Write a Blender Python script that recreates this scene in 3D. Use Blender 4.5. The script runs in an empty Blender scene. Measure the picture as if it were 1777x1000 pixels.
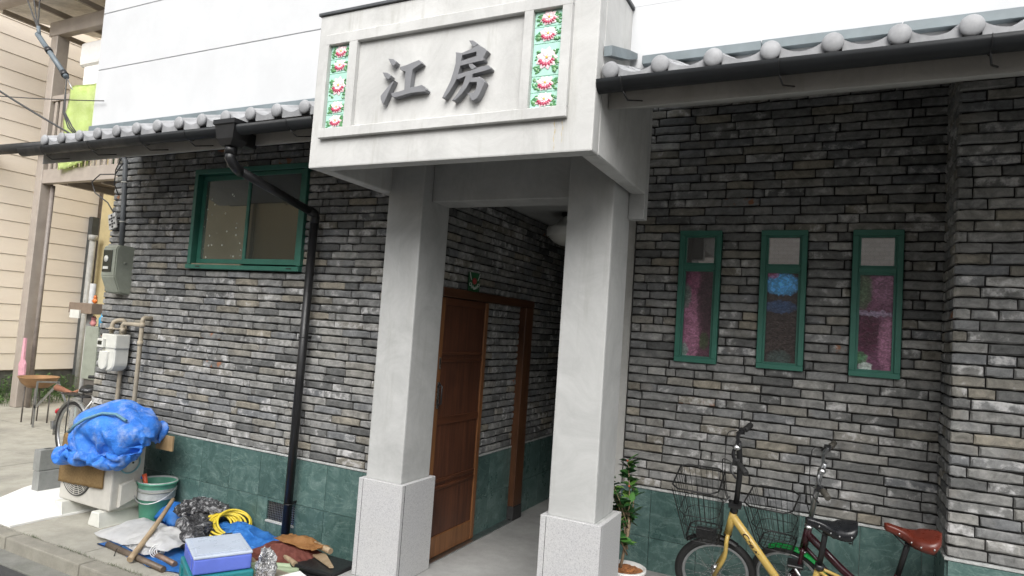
import bpy, bmesh, math, random
from mathutils import Vector, Matrix, noise, Euler
random.seed(11)
R = math.radians
S = bpy.context.scene
COL = S.collection

# ------------------------------------------------------------------ camera
H = 1.79
def cam_axes(a, p, r):
    fw = Vector((math.sin(a)*math.cos(p), math.cos(a)*math.cos(p), math.sin(p)))
    rt = Vector((math.cos(a), -math.sin(a), 0)); up = rt.cross(fw)
    return rt*math.cos(r)+up*math.sin(r), -rt*math.sin(r)+up*math.cos(r), fw
RT, UP, FW = cam_axes(R(-26.583), R(3.589), R(3.951))
cd = bpy.data.cameras.new('camera'); cam = bpy.data.objects.new('camera', cd); COL.objects.link(cam)
cd.sensor_width = 36; cd.lens = 36*1139.76/1777; cd.clip_start = .05; cd.clip_end = 400
cam.matrix_world = Matrix(((RT.x, UP.x, -FW.x, 0), (RT.y, UP.y, -FW.y, 0), (RT.z, UP.z, -FW.z, H), (0, 0, 0, 1)))
S.camera = cam
# ------------------------------------------------------------------ light
w = bpy.data.worlds.new('World'); S.world = w; w.use_nodes = True
nt = w.node_tree; bg = nt.nodes['Background']
sky = nt.nodes.new('ShaderNodeTexSky'); sky.sky_type = 'NISHITA'; sky.sun_disc = False
SE, SR = R(44), R(160)
sky.sun_elevation = SE; sky.sun_rotation = SR; sky.air_density = 1.0; sky.dust_density = 3.0
hs = nt.nodes.new('ShaderNodeHueSaturation'); hs.inputs['Saturation'].default_value = .22
nt.links.new(sky.outputs[0], hs.inputs['Color']); nt.links.new(hs.outputs[0], bg.inputs[0])
bg.inputs[1].default_value = .105
sd = bpy.data.lights.new('sun', 'SUN'); sd.energy = 1.5; sd.angle = R(50); sd.color = (1, .98, .95)
sun = bpy.data.objects.new('sun', sd); COL.objects.link(sun)
sv = Vector((math.sin(SR)*math.cos(SE), math.cos(SR)*math.cos(SE), math.sin(SE)))
sun.rotation_euler = sv.to_track_quat('Z', 'Y').to_euler()
S.view_settings.view_transform = 'Standard'; S.view_settings.look = 'None'
S.view_settings.exposure = 1.15; S.view_settings.gamma = 1; S.view_settings.use_curve_mapping = False

# ------------------------------------------------------------------ helpers
def tag(o, label=None, cat=None, group=None, kind=None):
    if label: o['label'] = label
    if cat: o['category'] = cat
    if group: o['group'] = group
    if kind: o['kind'] = kind
    return o
def thing(name, label, cat, loc=(0, 0, 0), rz=0, group=None):
    o = bpy.data.objects.new(name, None); COL.objects.link(o); o.location = loc; o.rotation_euler = (0, 0, rz)
    o.empty_display_size = .1
    return tag(o, label, cat, group)
class MB:
    """collects shapes in world or local coordinates, builds ONE mesh object"""
    def __init__(s): s.bm = bmesh.new()
    def add(s, vs, fs):
        v = [s.bm.verts.new(p) for p in vs]; out = []
        for f in fs:
            try: out.append(s.bm.faces.new([v[i] for i in f]))
            except ValueError: pass
        return v, out
    def box(s, x0, x1, y0, y1, z0, z1, bev=0, seg=1):
        x0, x1 = min(x0, x1), max(x0, x1); y0, y1 = min(y0, y1), max(y0, y1); z0, z1 = min(z0, z1), max(z0, z1)
        v, f = s.add([(x, y, z) for x in (x0, x1) for y in (y0, y1) for z in (z0, z1)],
            [(0,1,3,2), (4,6,7,5), (0,4,5,1), (2,3,7,6), (0,2,6,4), (1,5,7,3)])
        if bev:
            es = list({e for q in f for e in q.edges})
            bmesh.ops.bevel(s.bm, geom=es, offset=bev, segments=seg, affect='EDGES', profile=.6)
        return s
    def obox(s, c, ax, ay, az, sx, sy, sz):
        c = Vector(c); ax, ay, az = (Vector(a).normalized() for a in (ax, ay, az))
        v = [c+ax*(i*sx/2)+ay*(j*sy/2)+az*(k*sz/2) for i in (-1, 1) for j in (-1, 1) for k in (-1, 1)]
        s.add(v, [(0,1,3,2), (4,6,7,5), (0,4,5,1), (2,3,7,6), (0,2,6,4), (1,5,7,3)]); return s
    def ring(s, c, ax, u, r, n):
        vv = ax.cross(u); return [s.bm.verts.new(c+(u*math.cos(t)+vv*math.sin(t))*r) for t in [2*math.pi*i/n for i in range(n)]]
    def tube(s, pts, r, n=8, cap=True, closed=False):
        pts = [Vector(p) for p in pts]; rs = r if isinstance(r, (list, tuple)) else [r]*len(pts)
        rings = []; u = None; m = len(pts)
        for i, p in enumerate(pts):
            if closed: d = pts[(i+1) % m]-pts[i-1]
            else: d = pts[min(i+1, m-1)]-pts[max(i-1, 0)]
            d.normalize()
            if u is None:
                u = d.orthogonal().normalized()
            u = (u-d*u.dot(d)); u = u.normalized() if u.length > 1e-6 else d.orthogonal().normalized()
            rings.append(s.ring(p, d, u, rs[i], n))
        pairs = list(zip(rings, rings[1:]))+([(rings[-1], rings[0])] if closed else [])
        for a, b in pairs:
            for i in range(n):
                try: f = s.bm.faces.new((a[i], a[(i+1) % n], b[(i+1) % n], b[i])); f.smooth = n > 5
                except ValueError: pass
        if cap and not closed:
            for q in (rings[0][::-1], rings[-1]):
                try: s.bm.faces.new(q)
                except ValueError: pass
        return s
    def lathe(s, prof, c, axis=(0, 0, 1), n=24, smooth=True):
        c = Vector(c); ax = Vector(axis).normalized(); u = ax.orthogonal().normalized()
        rings = [s.ring(c+ax*h, ax, u, max(r, 1e-4), n) for r, h in prof]
        for a, b in zip(rings, rings[1:]):
            for i in range(n):
                f = s.bm.faces.new((a[i], a[(i+1) % n], b[(i+1) % n], b[i])); f.smooth = smooth
        return s
    def torus(s, c, axis, Rr, r, n=32, m=8, a0=0, a1=360, u=None, sq=1.0):
        c = Vector(c); ax = Vector(axis).normalized(); u = Vector(u).normalized() if u else ax.orthogonal().normalized(); v = ax.cross(u)
        full = abs(a1-a0) >= 359.9; k = n if full else n+1; rings = []
        for i in range(k):
            t = R(a0+(a1-a0)*i/n); d = u*math.cos(t)+v*math.sin(t)
            rings.append([s.bm.verts.new(c+d*(Rr+r*math.cos(q))+ax*(r*sq*math.sin(q))) for q in [2*math.pi*j/m for j in range(m)]])
        for i in range(n):
            a, b = rings[i], rings[(i+1) % k]
            for j in range(m):
                f = s.bm.faces.new((a[j], a[(j+1) % m], b[(j+1) % m], b[j])); f.smooth = True
        if not full:
            s.bm.faces.new(rings[0]); s.bm.faces.new(rings[-1][::-1])
        return s
    def prism(s, poly, to3, d0, d1, bev=0):
        """poly: 2-D outline, to3(u,v,d) gives the 3-D point"""
        n = len(poly)
        a = [s.bm.verts.new(to3(u, v, d0)) for u, v in poly]; b = [s.bm.verts.new(to3(u, v, d1)) for u, v in poly]
        fs = [s.bm.faces.new(a[::-1]), s.bm.faces.new(b)]
        for i in range(n): fs.append(s.bm.faces.new((a[i], a[(i+1) % n], b[(i+1) % n], b[i])))
        if bev: bmesh.ops.bevel(s.bm, geom=[e for e in fs[1].edges], offset=bev, segments=1, affect='EDGES')
        return s
    def sphere(s, c, r, sx=1, sy=1, sz=1, u=16, v=10):
        m = Matrix.Translation(c) @ Matrix.Diagonal((sx, sy, sz, 1))
        q = bmesh.ops.create_uvsphere(s.bm, u_segments=u, v_segments=v, radius=r, matrix=m)
        for vv in q['verts']:
            for f in vv.link_faces: f.smooth = True
        return s
    def mesh(s, name, m):
        bmesh.ops.recalc_face_normals(s.bm, faces=s.bm.faces[:])
        me = bpy.data.meshes.new(name); s.bm.to_mesh(me); s.bm.free()
        if m: me.materials.append(m)
        return me
    def build(s, name, m, parent=None, loc=None):
        me = s.mesh(name, m); o = bpy.data.objects.new(name, me); COL.objects.link(o)
        if parent is not None:
            o.parent = parent
            o.matrix_parent_inverse = parent.matrix_basis.inverted() if loc is None else Matrix()
        if loc: o.location = loc
        return o
def inst(name, me, parent=None, M=None):
    o = bpy.data.objects.new(name, me); COL.objects.link(o)
    if parent is not None:
        o.parent = parent; o.matrix_parent_inverse = parent.matrix_basis.inverted()
    if M is not None: o.matrix_basis = M
    return o
def copy_tree(o, parent=None):
    c = o.copy(); COL.objects.link(c); c.parent = parent
    for ch in list(o.children): copy_tree(ch, c)
    return c
def frame_u(Y):   # facade plane facing -Y
    return lambda u, v, d: (u, Y-d, v)

# ------------------------------------------------------------------ materials
def lin(c):
    if isinstance(c, str):
        c = c.lstrip('#'); c = [int(c[i:i+2], 16)/255 for i in (0, 2, 4)]
        c = [x/12.92 if x <= .04045 else ((x+.055)/1.055)**2.4 for x in c]
    return (*c, 1)
class N:
    def __init__(s, name):
        s.m = bpy.data.materials.new(name); s.m.use_nodes = True; s.t = s.m.node_tree
        s.b = s.t.nodes['Principled BSDF']
    def n(s, typ, **k):
        q = s.t.nodes.new(typ)
        for a, v in k.items(): setattr(q, a, v)
        return q
    def l(s, a, b): s.t.links.new(a, b)
    def pos(s, obj=False):
        if obj: return s.n('ShaderNodeTexCoord').outputs['Object']
        return s.n('ShaderNodeNewGeometry').outputs['Position']
    def noise(s, scale, detail=4, rough=.6, vec=None, dist=0):
        q = s.n('ShaderNodeTexNoise'); q.inputs['Scale'].default_value = scale; q.inputs['Detail'].default_value = detail
        q.inputs['Roughness'].default_value = rough; q.inputs['Distortion'].default_value = dist
        s.l(vec if vec is not None else s.pos(), q.inputs['Vector']); return q.outputs['Fac']
    def ramp(s, f, stops, interp='LINEAR'):
        q = s.n('ShaderNodeValToRGB'); r = q.color_ramp; r.interpolation = interp
        while len(r.elements) < len(stops): r.elements.new(.5)
        for e, (p, c) in zip(r.elements, stops):
            e.position = p; e.color = lin(c) if not isinstance(c, (int, float)) else (c, c, c, 1)
        s.l(f, q.inputs[0]); return q.outputs[0]
    def mix(s, f, a, b, mode='MIX'):
        q = s.n('ShaderNodeMix', data_type='RGBA', blend_type=mode)
        for i, v in ((0, f), (6, a), (7, b)):
            if hasattr(v, 'is_linked'): s.l(v, q.inputs[i])
            elif i == 0: q.inputs[0].default_value = v
            else: q.inputs[i].default_value = lin(v)
        return q.outputs[2]
    def math(s, op, a, b=0, clamp=False):
        q = s.n('ShaderNodeMath', operation=op, use_clamp=clamp)
        for i, v in enumerate((a, b)):
            if hasattr(v, 'is_linked'): s.l(v, q.inputs[i])
            else: q.inputs[i].default_value = v
        return q.outputs[0]
    def bump(s, h, strength=.3, dist=.01):
        q = s.n('ShaderNodeBump'); q.inputs['Strength'].default_value = strength; q.inputs['Distance'].default_value = dist
        s.l(h, q.inputs['Height']); s.l(q.outputs[0], s.b.inputs['Normal']); return q
    def stretch(s, sx, sy, sz, vec=None):
        q = s.n('ShaderNodeMapping'); q.inputs['Scale'].default_value = (sx, sy, sz)
        s.l(vec if vec is not None else s.pos(), q.inputs[0]); return q.outputs[0]
    def fin(s, col, rough=.6, metal=0, spec=None):
        if hasattr(col, 'is_linked'): s.l(col, s.b.inputs['Base Color'])
        else: s.b.inputs['Base Color'].default_value = lin(col)
        if hasattr(rough, 'is_linked'): s.l(rough, s.b.inputs['Roughness'])
        else: s.b.inputs['Roughness'].default_value = rough
        s.b.inputs['Metallic'].default_value = metal
        if spec is not None: s.b.inputs['Specular IOR Level'].default_value = spec
        return s.m
def simple(name, c, rough=.5, metal=0, var=.25, scale=9, bump=.12, c2=None, spec=None, bscale=60, bd=.004):
    """colour with dirt-like variation and a fine relief"""
    q = N(name); c = lin(c)[:3]
    a = tuple(x*(1-var) for x in c); b = tuple(min(1, x*(1+var*.6)) for x in c)
    if c2: a = lin(c2)[:3]
    col = q.ramp(q.noise(scale, 5, .65), [(.3, a), (.68, b)])
    if bump: q.bump(q.noise(bscale, 4), bump, bd)
    r = q.ramp(q.noise(scale*2.3, 4), [(.3, max(rough-.08, .02)), (.7, min(rough+.1, 1))])
    return q.fin(col, r, metal, spec)

def brick_mat():
    q = N('old_grey_brick')
    oi = q.n('ShaderNodeObjectInfo').outputs['Random']; g = q.n('ShaderNodeNewGeometry')
    rnd = q.math('FRACT', q.math('ADD', oi, g.outputs['Random Per Island']))
    base = q.ramp(rnd, [(0, (.105,.107,.106)), (.2, (.178,.179,.174)), (.40, (.232,.231,.222)), (.58, (.158,.164,.170)), (.76, (.275,.273,.262)), (.93, (.19,.18,.155)), (.995, (.26,.238,.195))], 'LINEAR')
    comb = q.n('ShaderNodeCombineXYZ'); q.l(rnd, comb.inputs[0]); q.l(q.math('MULTIPLY', rnd, 7.3), comb.inputs[1])
    sc = q.n('ShaderNodeVectorMath', operation='SCALE'); q.l(comb.outputs[0], sc.inputs[0]); sc.inputs['Scale'].default_value = 31.7
    ad = q.n('ShaderNodeVectorMath', operation='ADD'); q.l(sc.outputs[0], ad.inputs[0]); q.l(g.outputs['Position'], ad.inputs[1])
    V = ad.outputs[0]
    tone = q.ramp(q.noise(13, 7, .75, V, .5), [(.28, (.48,.48,.47)), (.5, (1.0,1.0,1.0)), (.72, (1.6,1.58,1.54))])
    base = q.mix(1, base, tone, 'MULTIPLY')
    warm = q.ramp(q.noise(5, 3, .5, V), [(.60, 0.), (.75, .35)])
    base = q.mix(warm, base, (.21,.185,.15))
    rust = q.math('MULTIPLY', q.ramp(q.noise(16, 2, .5, V), [(.55, 0.), (.62, 1.)]), q.math('GREATER_THAN', q.math('FRACT', q.math('MULTIPLY', rnd, 57.3)), .990))
    base = q.mix(rust, base, (.27,.13,.075))
    # lime and mortar smears, more of them on some bricks
    amount = q.math('FRACT', q.math('MULTIPLY', rnd, 13.7))
    thr = q.math('SUBTRACT', .68, q.math('MULTIPLY', q.math('POWER', amount, 1.6), .22))
    lime = q.math('MULTIPLY', q.math('SUBTRACT', q.noise(13, 6, .66, V, .1), thr), 8, True)
    lime = q.math('MULTIPLY', lime, q.ramp(q.noise(60, 3, .6, V), [(.30, .35), (.55, .9)]))
    base = q.mix(lime, base, (.52,.515,.51))
    dk = q.ramp(q.noise(23, 5, .7, V), [(.22, .85), (.36, 0.)])
    base = q.mix(dk, base, (.05,.05,.05))
    h = q.math('ADD', q.noise(45, 6, .75, V), q.math('MULTIPLY', q.noise(160, 4, .7, V), .5))
    q.bump(h, .5, .006)
    return q.fin(base, .9, 0, .3)
BRICK = brick_mat()
def marble_mat():
    q = N('green_marble')
    g = q.n('ShaderNodeNewGeometry'); oi = q.n('ShaderNodeObjectInfo').outputs['Random']
    comb = q.n('ShaderNodeCombineXYZ'); q.l(oi, comb.inputs[0]); q.l(oi, comb.inputs[2])
    sc = q.n('ShaderNodeVectorMath', operation='SCALE'); q.l(comb.outputs[0], sc.inputs[0]); sc.inputs['Scale'].default_value = 23
    ad = q.n('ShaderNodeVectorMath', operation='ADD'); q.l(sc.outputs[0], ad.inputs[0]); q.l(g.outputs['Position'], ad.inputs[1]); V = ad.outputs[0]
    base = q.ramp(q.noise(7, 8, .7, V, 1.2), [(.25, (.036,.072,.066)), (.5, (.066,.124,.113)), (.78, (.15,.22,.205))])
    ton = q.ramp(oi, [(0, (.72,.76,.76)), (1, (1.2,1.15,1.15))]); base = q.mix(1, base, ton, 'MULTIPLY')
    n1 = q.noise(3.2, 6, .6, q.stretch(1, 1, 2.1, V), 1.6); v1 = q.math('ABSOLUTE', q.math('SUBTRACT', n1, .5))
    vein = q.ramp(v1, [(0., .30), (.006, .08), (.03, 0.)])
    n2 = q.noise(9, 6, .7, q.stretch(1.6, 1.6, .7, V), 2.2); v2 = q.math('ABSOLUTE', q.math('SUBTRACT', n2, .52))
    vein2 = q.ramp(v2, [(0., .12), (.015, .04), (.05, 0.)])
    base = q.mix(vein, base, (.36,.48,.44)); base = q.mix(vein2, base, (.26,.38,.34))
    q.bump(q.noise(30, 3), .04, .004)
    return q.fin(base, q.ramp(q.noise(6, 4), [(.3, .22), (.7, .42)]), 0, .5)
MARBLE = marble_mat()
def plaster(name, c, stain=.12, dirt=(.42,.42,.40), z0=None):
    q = N(name)
    c = lin(c)[:3]
    a = q.ramp(q.noise(3.1, 8, .75, None, .8), [(.3, tuple(x*.80 for x in c)), (.66, tuple(x*1.04 for x in c))])
    a = q.mix(q.ramp(q.noise(18, 6, .8, q.stretch(1, 1, .6)), [(.6, 0.), (.8, stain)]), a, dirt)
    st = q.ramp(q.noise(4, 6, .7, q.stretch(3.2, 3.2, .35)), [(.54, 0.), (.8, stain*3)])
    a = q.mix(st, a, dirt)
    q.bump(q.math('ADD', q.noise(9, 5), q.math('MULTIPLY', q.noise(110, 4), .25)), .22, .008)
    return q.fin(a, .78, 0, .3)
PLASTER = plaster('trowelled_white_plaster', (.55,.55,.535), .27, (.35,.345,.31))
PLASTER2 = plaster('pillar_cement_plaster', (.46,.465,.455), .22, (.32,.32,.30))
SOFFIT = plaster('soffit_plaster', (.5,.495,.47), .18, (.3,.29,.25))
def granite():
    q = N('speckled_granite')
    v = q.noise(150, 3, .85); a = q.ramp(v, [(.33, (.24,.24,.25)), (.42, (.44,.44,.45)), (.6, (.54,.54,.54))])
    a = q.mix(q.ramp(q.noise(330, 2), [(.60, 0.), (.68, .5)]), a, (.2,.2,.21))
    a = q.mix(q.ramp(q.noise(2.5, 3), [(.4, 0.), (.8, .3)]), a, (.55,.54,.5))
    q.bump(q.noise(180, 2), .12, .002); return q.fin(a, .5)
GRANITE = granite()
def concrete(name, c, scale=3, stain=(.2,.19,.17), amt=.5, crack=True):
    q = N(name); c = lin(c)[:3]
    a = q.ramp(q.noise(scale, 8, .72), [(.28, tuple(x*.68 for x in c)), (.66, tuple(x*1.12 for x in c))])
    a = q.mix(q.ramp(q.noise(scale*.45, 5, .6), [(.45, 0.), (.75, amt)]), a, stain)
    a = q.mix(q.ramp(q.noise(140, 3, .7), [(.3, .35), (.45, 0.)]), a, tuple(x*.4 for x in c))
    q.bump(q.math('ADD', q.noise(150, 4, .7), q.math('MULTIPLY', q.noise(12, 4), .8)), .35, .006)
    return q.fin(a, .88, 0, .3)
HOUSEWHITE = simple('white_wall_paint', (.545,.555,.565), .75, 0, .06, 2.2, .1, bscale=25)
PAVE = concrete('pale_concrete', (.40,.385,.33)); KERB = concrete('kerb_concrete', (.30,.285,.24), 6)
APRON = concrete('gutter_concrete', (.22,.22,.20), 5, (.1,.12,.07), .6)
ASPH = concrete('asphalt', (.075,.075,.075), 8, (.05,.05,.05), .4)
FLOORC = concrete('smooth_floor_concrete', (.33,.33,.32), 2, (.22,.22,.21), .35)
BLOCKM = concrete('block_concrete', (.27,.275,.265), 5, (.16,.17,.15), .5)
MORTAR = simple('dark_mortar', (.022,.021,.02), .95, 0, .5, 20, .5)
GROUT = simple('pale_grout', (.4,.42,.40), .9, 0, .25, 30)
TRIM = simple('stone_trim', (.42,.43,.42), .7, 0, .3, 30)
def green_paint():
    q = N('green_window_paint')
    a = q.ramp(q.noise(12, 5), [(.3, (.026,.125,.09)), (.7, (.038,.16,.118))])
    q.bump(q.noise(50, 3), .05, .002); return q.fin(a, .42)
GREENP = green_paint()
BLACKP = simple('black_pvc', (.013,.013,.014), .38, 0, .3, 6, .05)
GUTTERM = simple('dark_gutter_pvc', (.014,.015,.016), .5, 0, .35, 5, .06, c2=(.022,.024,.026), spec=.3)
BLACKR = simple('black_rubber', (.014,.014,.014), .65, 0, .3, 30, .2)
BLACKPL = simple('black_plastic', (.015,.015,.016), .35, 0, .25, 20, .08)
CHROME = simple('worn_chrome', (.62,.62,.62), .25, 1, .2, 30, .05)
ALU = simple('aluminium', (.5,.51,.52), .38, 1, .2, 20, .06)
WIRE = simple('black_wire', (.012,.012,.012), .45, 0, .2, 20, 0)
TILE = simple('silver_grey_roof_tile', (.31,.315,.325), .52, 0, .3, 9, .18, spec=.35)
FLASH = simple('grey_blue_flashing', (.17,.205,.22), .55, 0, .2, 5, .05)
LETTER = simple('grey_letter_paint', (.20,.203,.213), .5, 0, .12, 12, .05)
METERG = simple('meter_grey_green', (.27,.29,.24), .45, 0, .18, 8, .05)
BEIGEPIPE = simple('beige_pipe', (.38,.33,.25), .55, 0, .25, 12, .08)
WHITEPL = simple('off_white_plastic', (.62,.62,.57), .4, 0, .12, 8, .04)
def cloth_mat(name, c, c2, rough=.55, scale=14, weave=True, spec=.4, mid=.5):
    q = N(name)
    a = q.ramp(q.noise(scale, 6, .7), [(.36, c), (mid+.14, c2)])
    h = q.noise(22, 5, .6)
    if weave: h = q.math('ADD', h, q.math('MULTIPLY', q.noise(400, 2), .2))
    q.bump(h, .35, .012); return q.fin(a, rough, 0, spec)
TARP = cloth_mat('blue_tarpaulin', (.012,.10,.46), (.06,.25,.72), .42, 8)
TARP2 = cloth_mat('light_blue_sheet', (.03,.20,.62), (.09,.34,.80), .42, 8)

# ------------------------------------------------------------------ brick walls
def brick_mesh(L, h=.052, t=.022):
    b = bmesh.new(); j = lambda a: random.uniform(-a, a); r = random.uniform(.005, .010)
    xs = [-L/2+r]+[(-.5+i/4)*L for i in (1, 2, 3)]+[L/2-r]
    low = [j(.0028) for _ in xs]; hi = [j(.0028) for _ in xs]
    cf = random.uniform(0, .006) if random.random() < .5 else 0
    fb = [b.verts.new((x, -t+j(.0018)+(cf if i in (0, 4) else 0), -h/2+r+low[i])) for i, x in enumerate(xs)]
    ft = [b.verts.new((x, -t+j(.0018)+(cf if i in (0, 4) else 0), h/2-r+hi[i])) for i, x in enumerate(xs)]
    for i in range(4): b.faces.new((fb[i], fb[i+1], ft[i+1], ft[i]))
    loop = fb+ft[::-1]; outer = []; back = []
    for v in loop:
        x, y, z = v.co; ox = x+(r if x > L/2-r-1e-5 else -r if x < -L/2+r+1e-5 else 0)
        oz = z+(r if z > 0 else -r)
        end = abs(ox) > L/2-1e-4
        ox += j(.0015); oz *= (1-random.uniform(.02, .16)) if end else 1+j(.03)
        outer.append(b.verts.new((ox, -t+r+.001, oz))); back.append(b.verts.new((ox, .003, oz)))
    n = len(loop)
    for i in range(n):
        k = (i+1) % n
        b.faces.new((loop[k], loop[i], outer[i], outer[k])); b.faces.new((outer[k], outer[i], back[i], back[k]))
    me = bpy.data.meshes.new('brick'); bmesh.ops.recalc_face_normals(b, faces=b.faces[:]); b.to_mesh(me); b.free()
    me.materials.append(BRICK); return me
LEN = [.06, .10, .14, .185, .225, .262]
LIB = {L: [brick_mesh(L) for _ in range(7)] for L in LEN}
def seen(p):
    d = p-Vector((0, 0, H)); z = d.dot(FW)
    if z <= .1: return False
    return abs(d.dot(RT)/z) < .80 and abs(d.dot(UP)/z) < .46
def brickwork(root, org, ud, nd, u0, u1, z0, z1, course, blen, holes=(), gap=.0088, maxn=300, name='brick'):
    """lays bricks on the plane through org, running along ud, facing nd"""
    org, ud, nd = Vector(org), Vector(ud), Vector(nd); rows = int(round((z1-z0)/course)); course = (z1-z0)/rows
    items = []; h = course-gap
    for r in range(rows):
        zc = z0+(r+.5)*course
        spans = [(u0, u1)]
        for (a, b, c, d) in holes:
            if c < zc < d:
                ns = []
                for s in spans:
                    if b <= s[0] or a >= s[1]: ns.append(s); continue
                    if a-s[0] > .02: ns.append((s[0], a))
                    if s[1]-b > .02: ns.append((b, s[1]))
                spans = ns
        off = random.choice((0, .35, .5, .65))*blen+random.uniform(-.03, .03)
        cuts = [u0-blen+off]
        while cuts[-1] < u1: cuts.append(cuts[-1]+random.choices((1, .72, .5, .27), (12, 3, 3, 1))[0]*blen*random.uniform(.96, 1.04))
        for s in spans:
            ee = [s[0]]+[c for c in cuts if s[0]+.045 < c < s[1]-.045]+[s[1]]
            for a, b in zip(ee, ee[1:]): items.append(((a+b)/2, b-a-gap*random.uniform(.6, 1.1), zc))
    out = []
    for uc, L, zc in items:
        c = org+ud*uc+Vector((0, 0, zc))
        key = min(LEN, key=lambda q: abs(q-L)); me = random.choice(LIB[key])
        x = ud*(L/key); y = nd*-1; z = Vector((0, 0, 1))
        flip = random.choice((1, -1))
        tilt = random.uniform(-.006, .006)
        xx = (x+Vector((0, 0, tilt*L/key)))
        off = nd*random.uniform(-.004, .003)
        zs = h/.052*random.uniform(.96, 1.03)
        M = Matrix(((xx.x, y.x, 0, c.x+off.x), (xx.y, y.y, 0, c.y+off.y), (xx.z, y.z, zs, c.z), (0, 0, 0, 1)))
        out.append(((c-Vector((0, 0, H))).length+(0 if seen(c) else 100), me, M))
    out.sort(key=lambda q: q[0])
    for d, me, M in out[:maxn]: inst(name, me, root, M)
    if len(out) > maxn:
        vs, fs = [], []
        for d, me, M in out[maxn:]:
            k = len(vs); vs += [M @ v.co for v in me.vertices]; fs += [[i+k for i in p.vertices] for p in me.polygons]
        me = bpy.data.meshes.new('brick_courses'); me.from_pydata(vs, [], fs); me.materials.append(BRICK)
        o = inst('brick_courses', me, root); o['kind'] = 'stuff'

def marble(root, org, ud, nd, edges, rows, skip=()):
    org, ud, nd = Vector(org), Vector(ud), Vector(nd)
    for (za, zb) in rows:
        for a, b in zip(edges, edges[1:]):
            if any(a < s[1]-.01 and b > s[0]+.01 and za < s[3] and zb > s[2] for s in skip): continue
            q = MB(); c = org+ud*((a+b)/2)+nd*.010+Vector((0, 0, (za+zb)/2))
            q.obox(c, ud, nd, (0, 0, 1), abs(b-a)-.003, .016, zb-za-.003)
            q.build('marble_tile', MARBLE, root)

# ------------------------------------------------------------------ ground
def struct(name, mb, m):
    o = mb.build(name, m); o['kind'] = 'structure'; return o
struct('ground', MB().box(-60, 60, -60, 60, -.30, -.16), ASPH)
struct('road', MB().box(-40, 30, -3.6, 2.69, -.155, -.10), ASPH)
struct('gutter_apron', MB().box(-40, 30, 2.692, 2.87, -.15, -.088, .003), APRON)
struct('pavement_base', MB().box(-14.5, 12, 2.955, 12, -.14, -.012), MORTAR)
# pavement slabs with open joints
pv = thing('pavement', 'pale grey concrete pavement with narrow joints in front of the brick house', 'pavement')
pv['kind'] = 'structure'
xe = [-2.84, -3.75, -4.735, -5.75, -6.55, -7.75, -9.3, -11.0, -12.7, -14.3]; ye = [2.957, 4.35, 5.3, 6.9, 9, 12]
for i, (b, a) in enumerate(zip(xe, xe[1:])):
    for k, (c, d) in enumerate(zip(ye, ye[1:])):
        if a > -6 and k > 0: continue
        MB().box(a+.004, b-.004, c+.004, min(d, 3.87 if a > -6 else 99)-.004, -.012, random.uniform(-.002, .001)).build('concrete_slab', PAVE, pv)
kb = thing('kerb', 'worn concrete kerb stones along the pavement edge', 'kerb'); kb['kind'] = 'structure'
for i in range(22):
    a = -15.0+i*.905+.5
    if a < -1.6: MB().box(a+.004, a+.897, 2.835, 2.951, -.13, .002, .012, 2).build('kerb_stone', KERB, kb)
struct('raised_floor', MB().box(-2.84, 4, 3.2, 10, -.1, .13, .006).box(-2.84, 4, 2.957, 3.197, -.1, -.001), FLOORC)

# ------------------------------------------------------------------ left brick wall
LW = 3.9
def plinth_rows(): return [(.016, .351), (.351, .686)]
lw = thing('brick_wall', 'grey brick wall with the wide sliding window and green marble base', 'wall', (-4.4, LW+.1, 0))
MB().box(-6.30, -2.575, LW+.002, LW+.2, -.1, 2.13).box(-6.30, -2.575, LW+.0021, LW+.2, 2.99, 3.23).box(-6.30, -5.12, LW+.0022, LW+.2, 2.13, 2.99).box(-3.82, -2.575, LW+.0022, LW+.2, 2.13, 2.99).build('mortar_bed', MORTAR, lw)
brickwork(lw, (0, LW, 0), (1, 0, 0), (0, -1, 0), -6.305, -2.54, .702, 3.235, .0591, .265, [(-5.125, -3.81, 2.128, 2.995)])
brickwork(lw, (-6.30, 0, 0), (0, -1, 0), (-1, 0, 0), -4.6, -3.9, .702, 3.235, .0591, .265, maxn=0, name='side_brick')
MB().box(-6.285, -2.59, LW-.006, LW, -.05, .69).build('grout_bed', GROUT, lw)
ed = [-6.30, -6.06, -5.72, -5.39, -5.05, -4.72, -4.385, -4.05, -3.71, -3.37, -3.04, -2.70, -2.58]
vx0, vx1, vz0, vz1 = -3.94, -3.655, .185, .328
marble(lw, (0, LW-.006, 0), (1, 0, 0), (0, -1, 0), ed, plinth_rows(), [(-4.05, -3.38, .0, .34)])
for a, b, c, d in [(-4.05, vx0, .016, .351), (vx1, -3.37, .016, .351), (vx0, vx1, .016, vz0), (vx0, vx1, vz1, .351)]:
    MB().box(a+.0015, b-.0015, LW-.024, LW-.008, c+.0015, d-.0015).build('marble_tile', MARBLE, lw)
MB().box(-6.3, -2.575, LW-.026, LW-.003, .688, .702, .002).build('trim_strip', TRIM, lw)
vt = MB().box(vx0-.004, vx1+.004, LW-.0075, LW-.0065, vz0, vz1).build('vent', MORTAR, lw)
MB().box(vx0-.005, vx1+.005, LW-.030, LW-.008, vz0-.014, vz0-.001).build('sill', TRIM, vt)
g = MB()
for i in range(16): g.box(vx0+.012+i*.0175, vx0+.0145+i*.0175, LW-.012, LW-.009, vz0, vz1)
for i in range(8): g.box(vx0, vx1, LW-.0145, LW-.0125, vz0+.01+i*.0172, vz0+.0125+i*.0172)
g.build('grille', ALU, vt)

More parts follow.
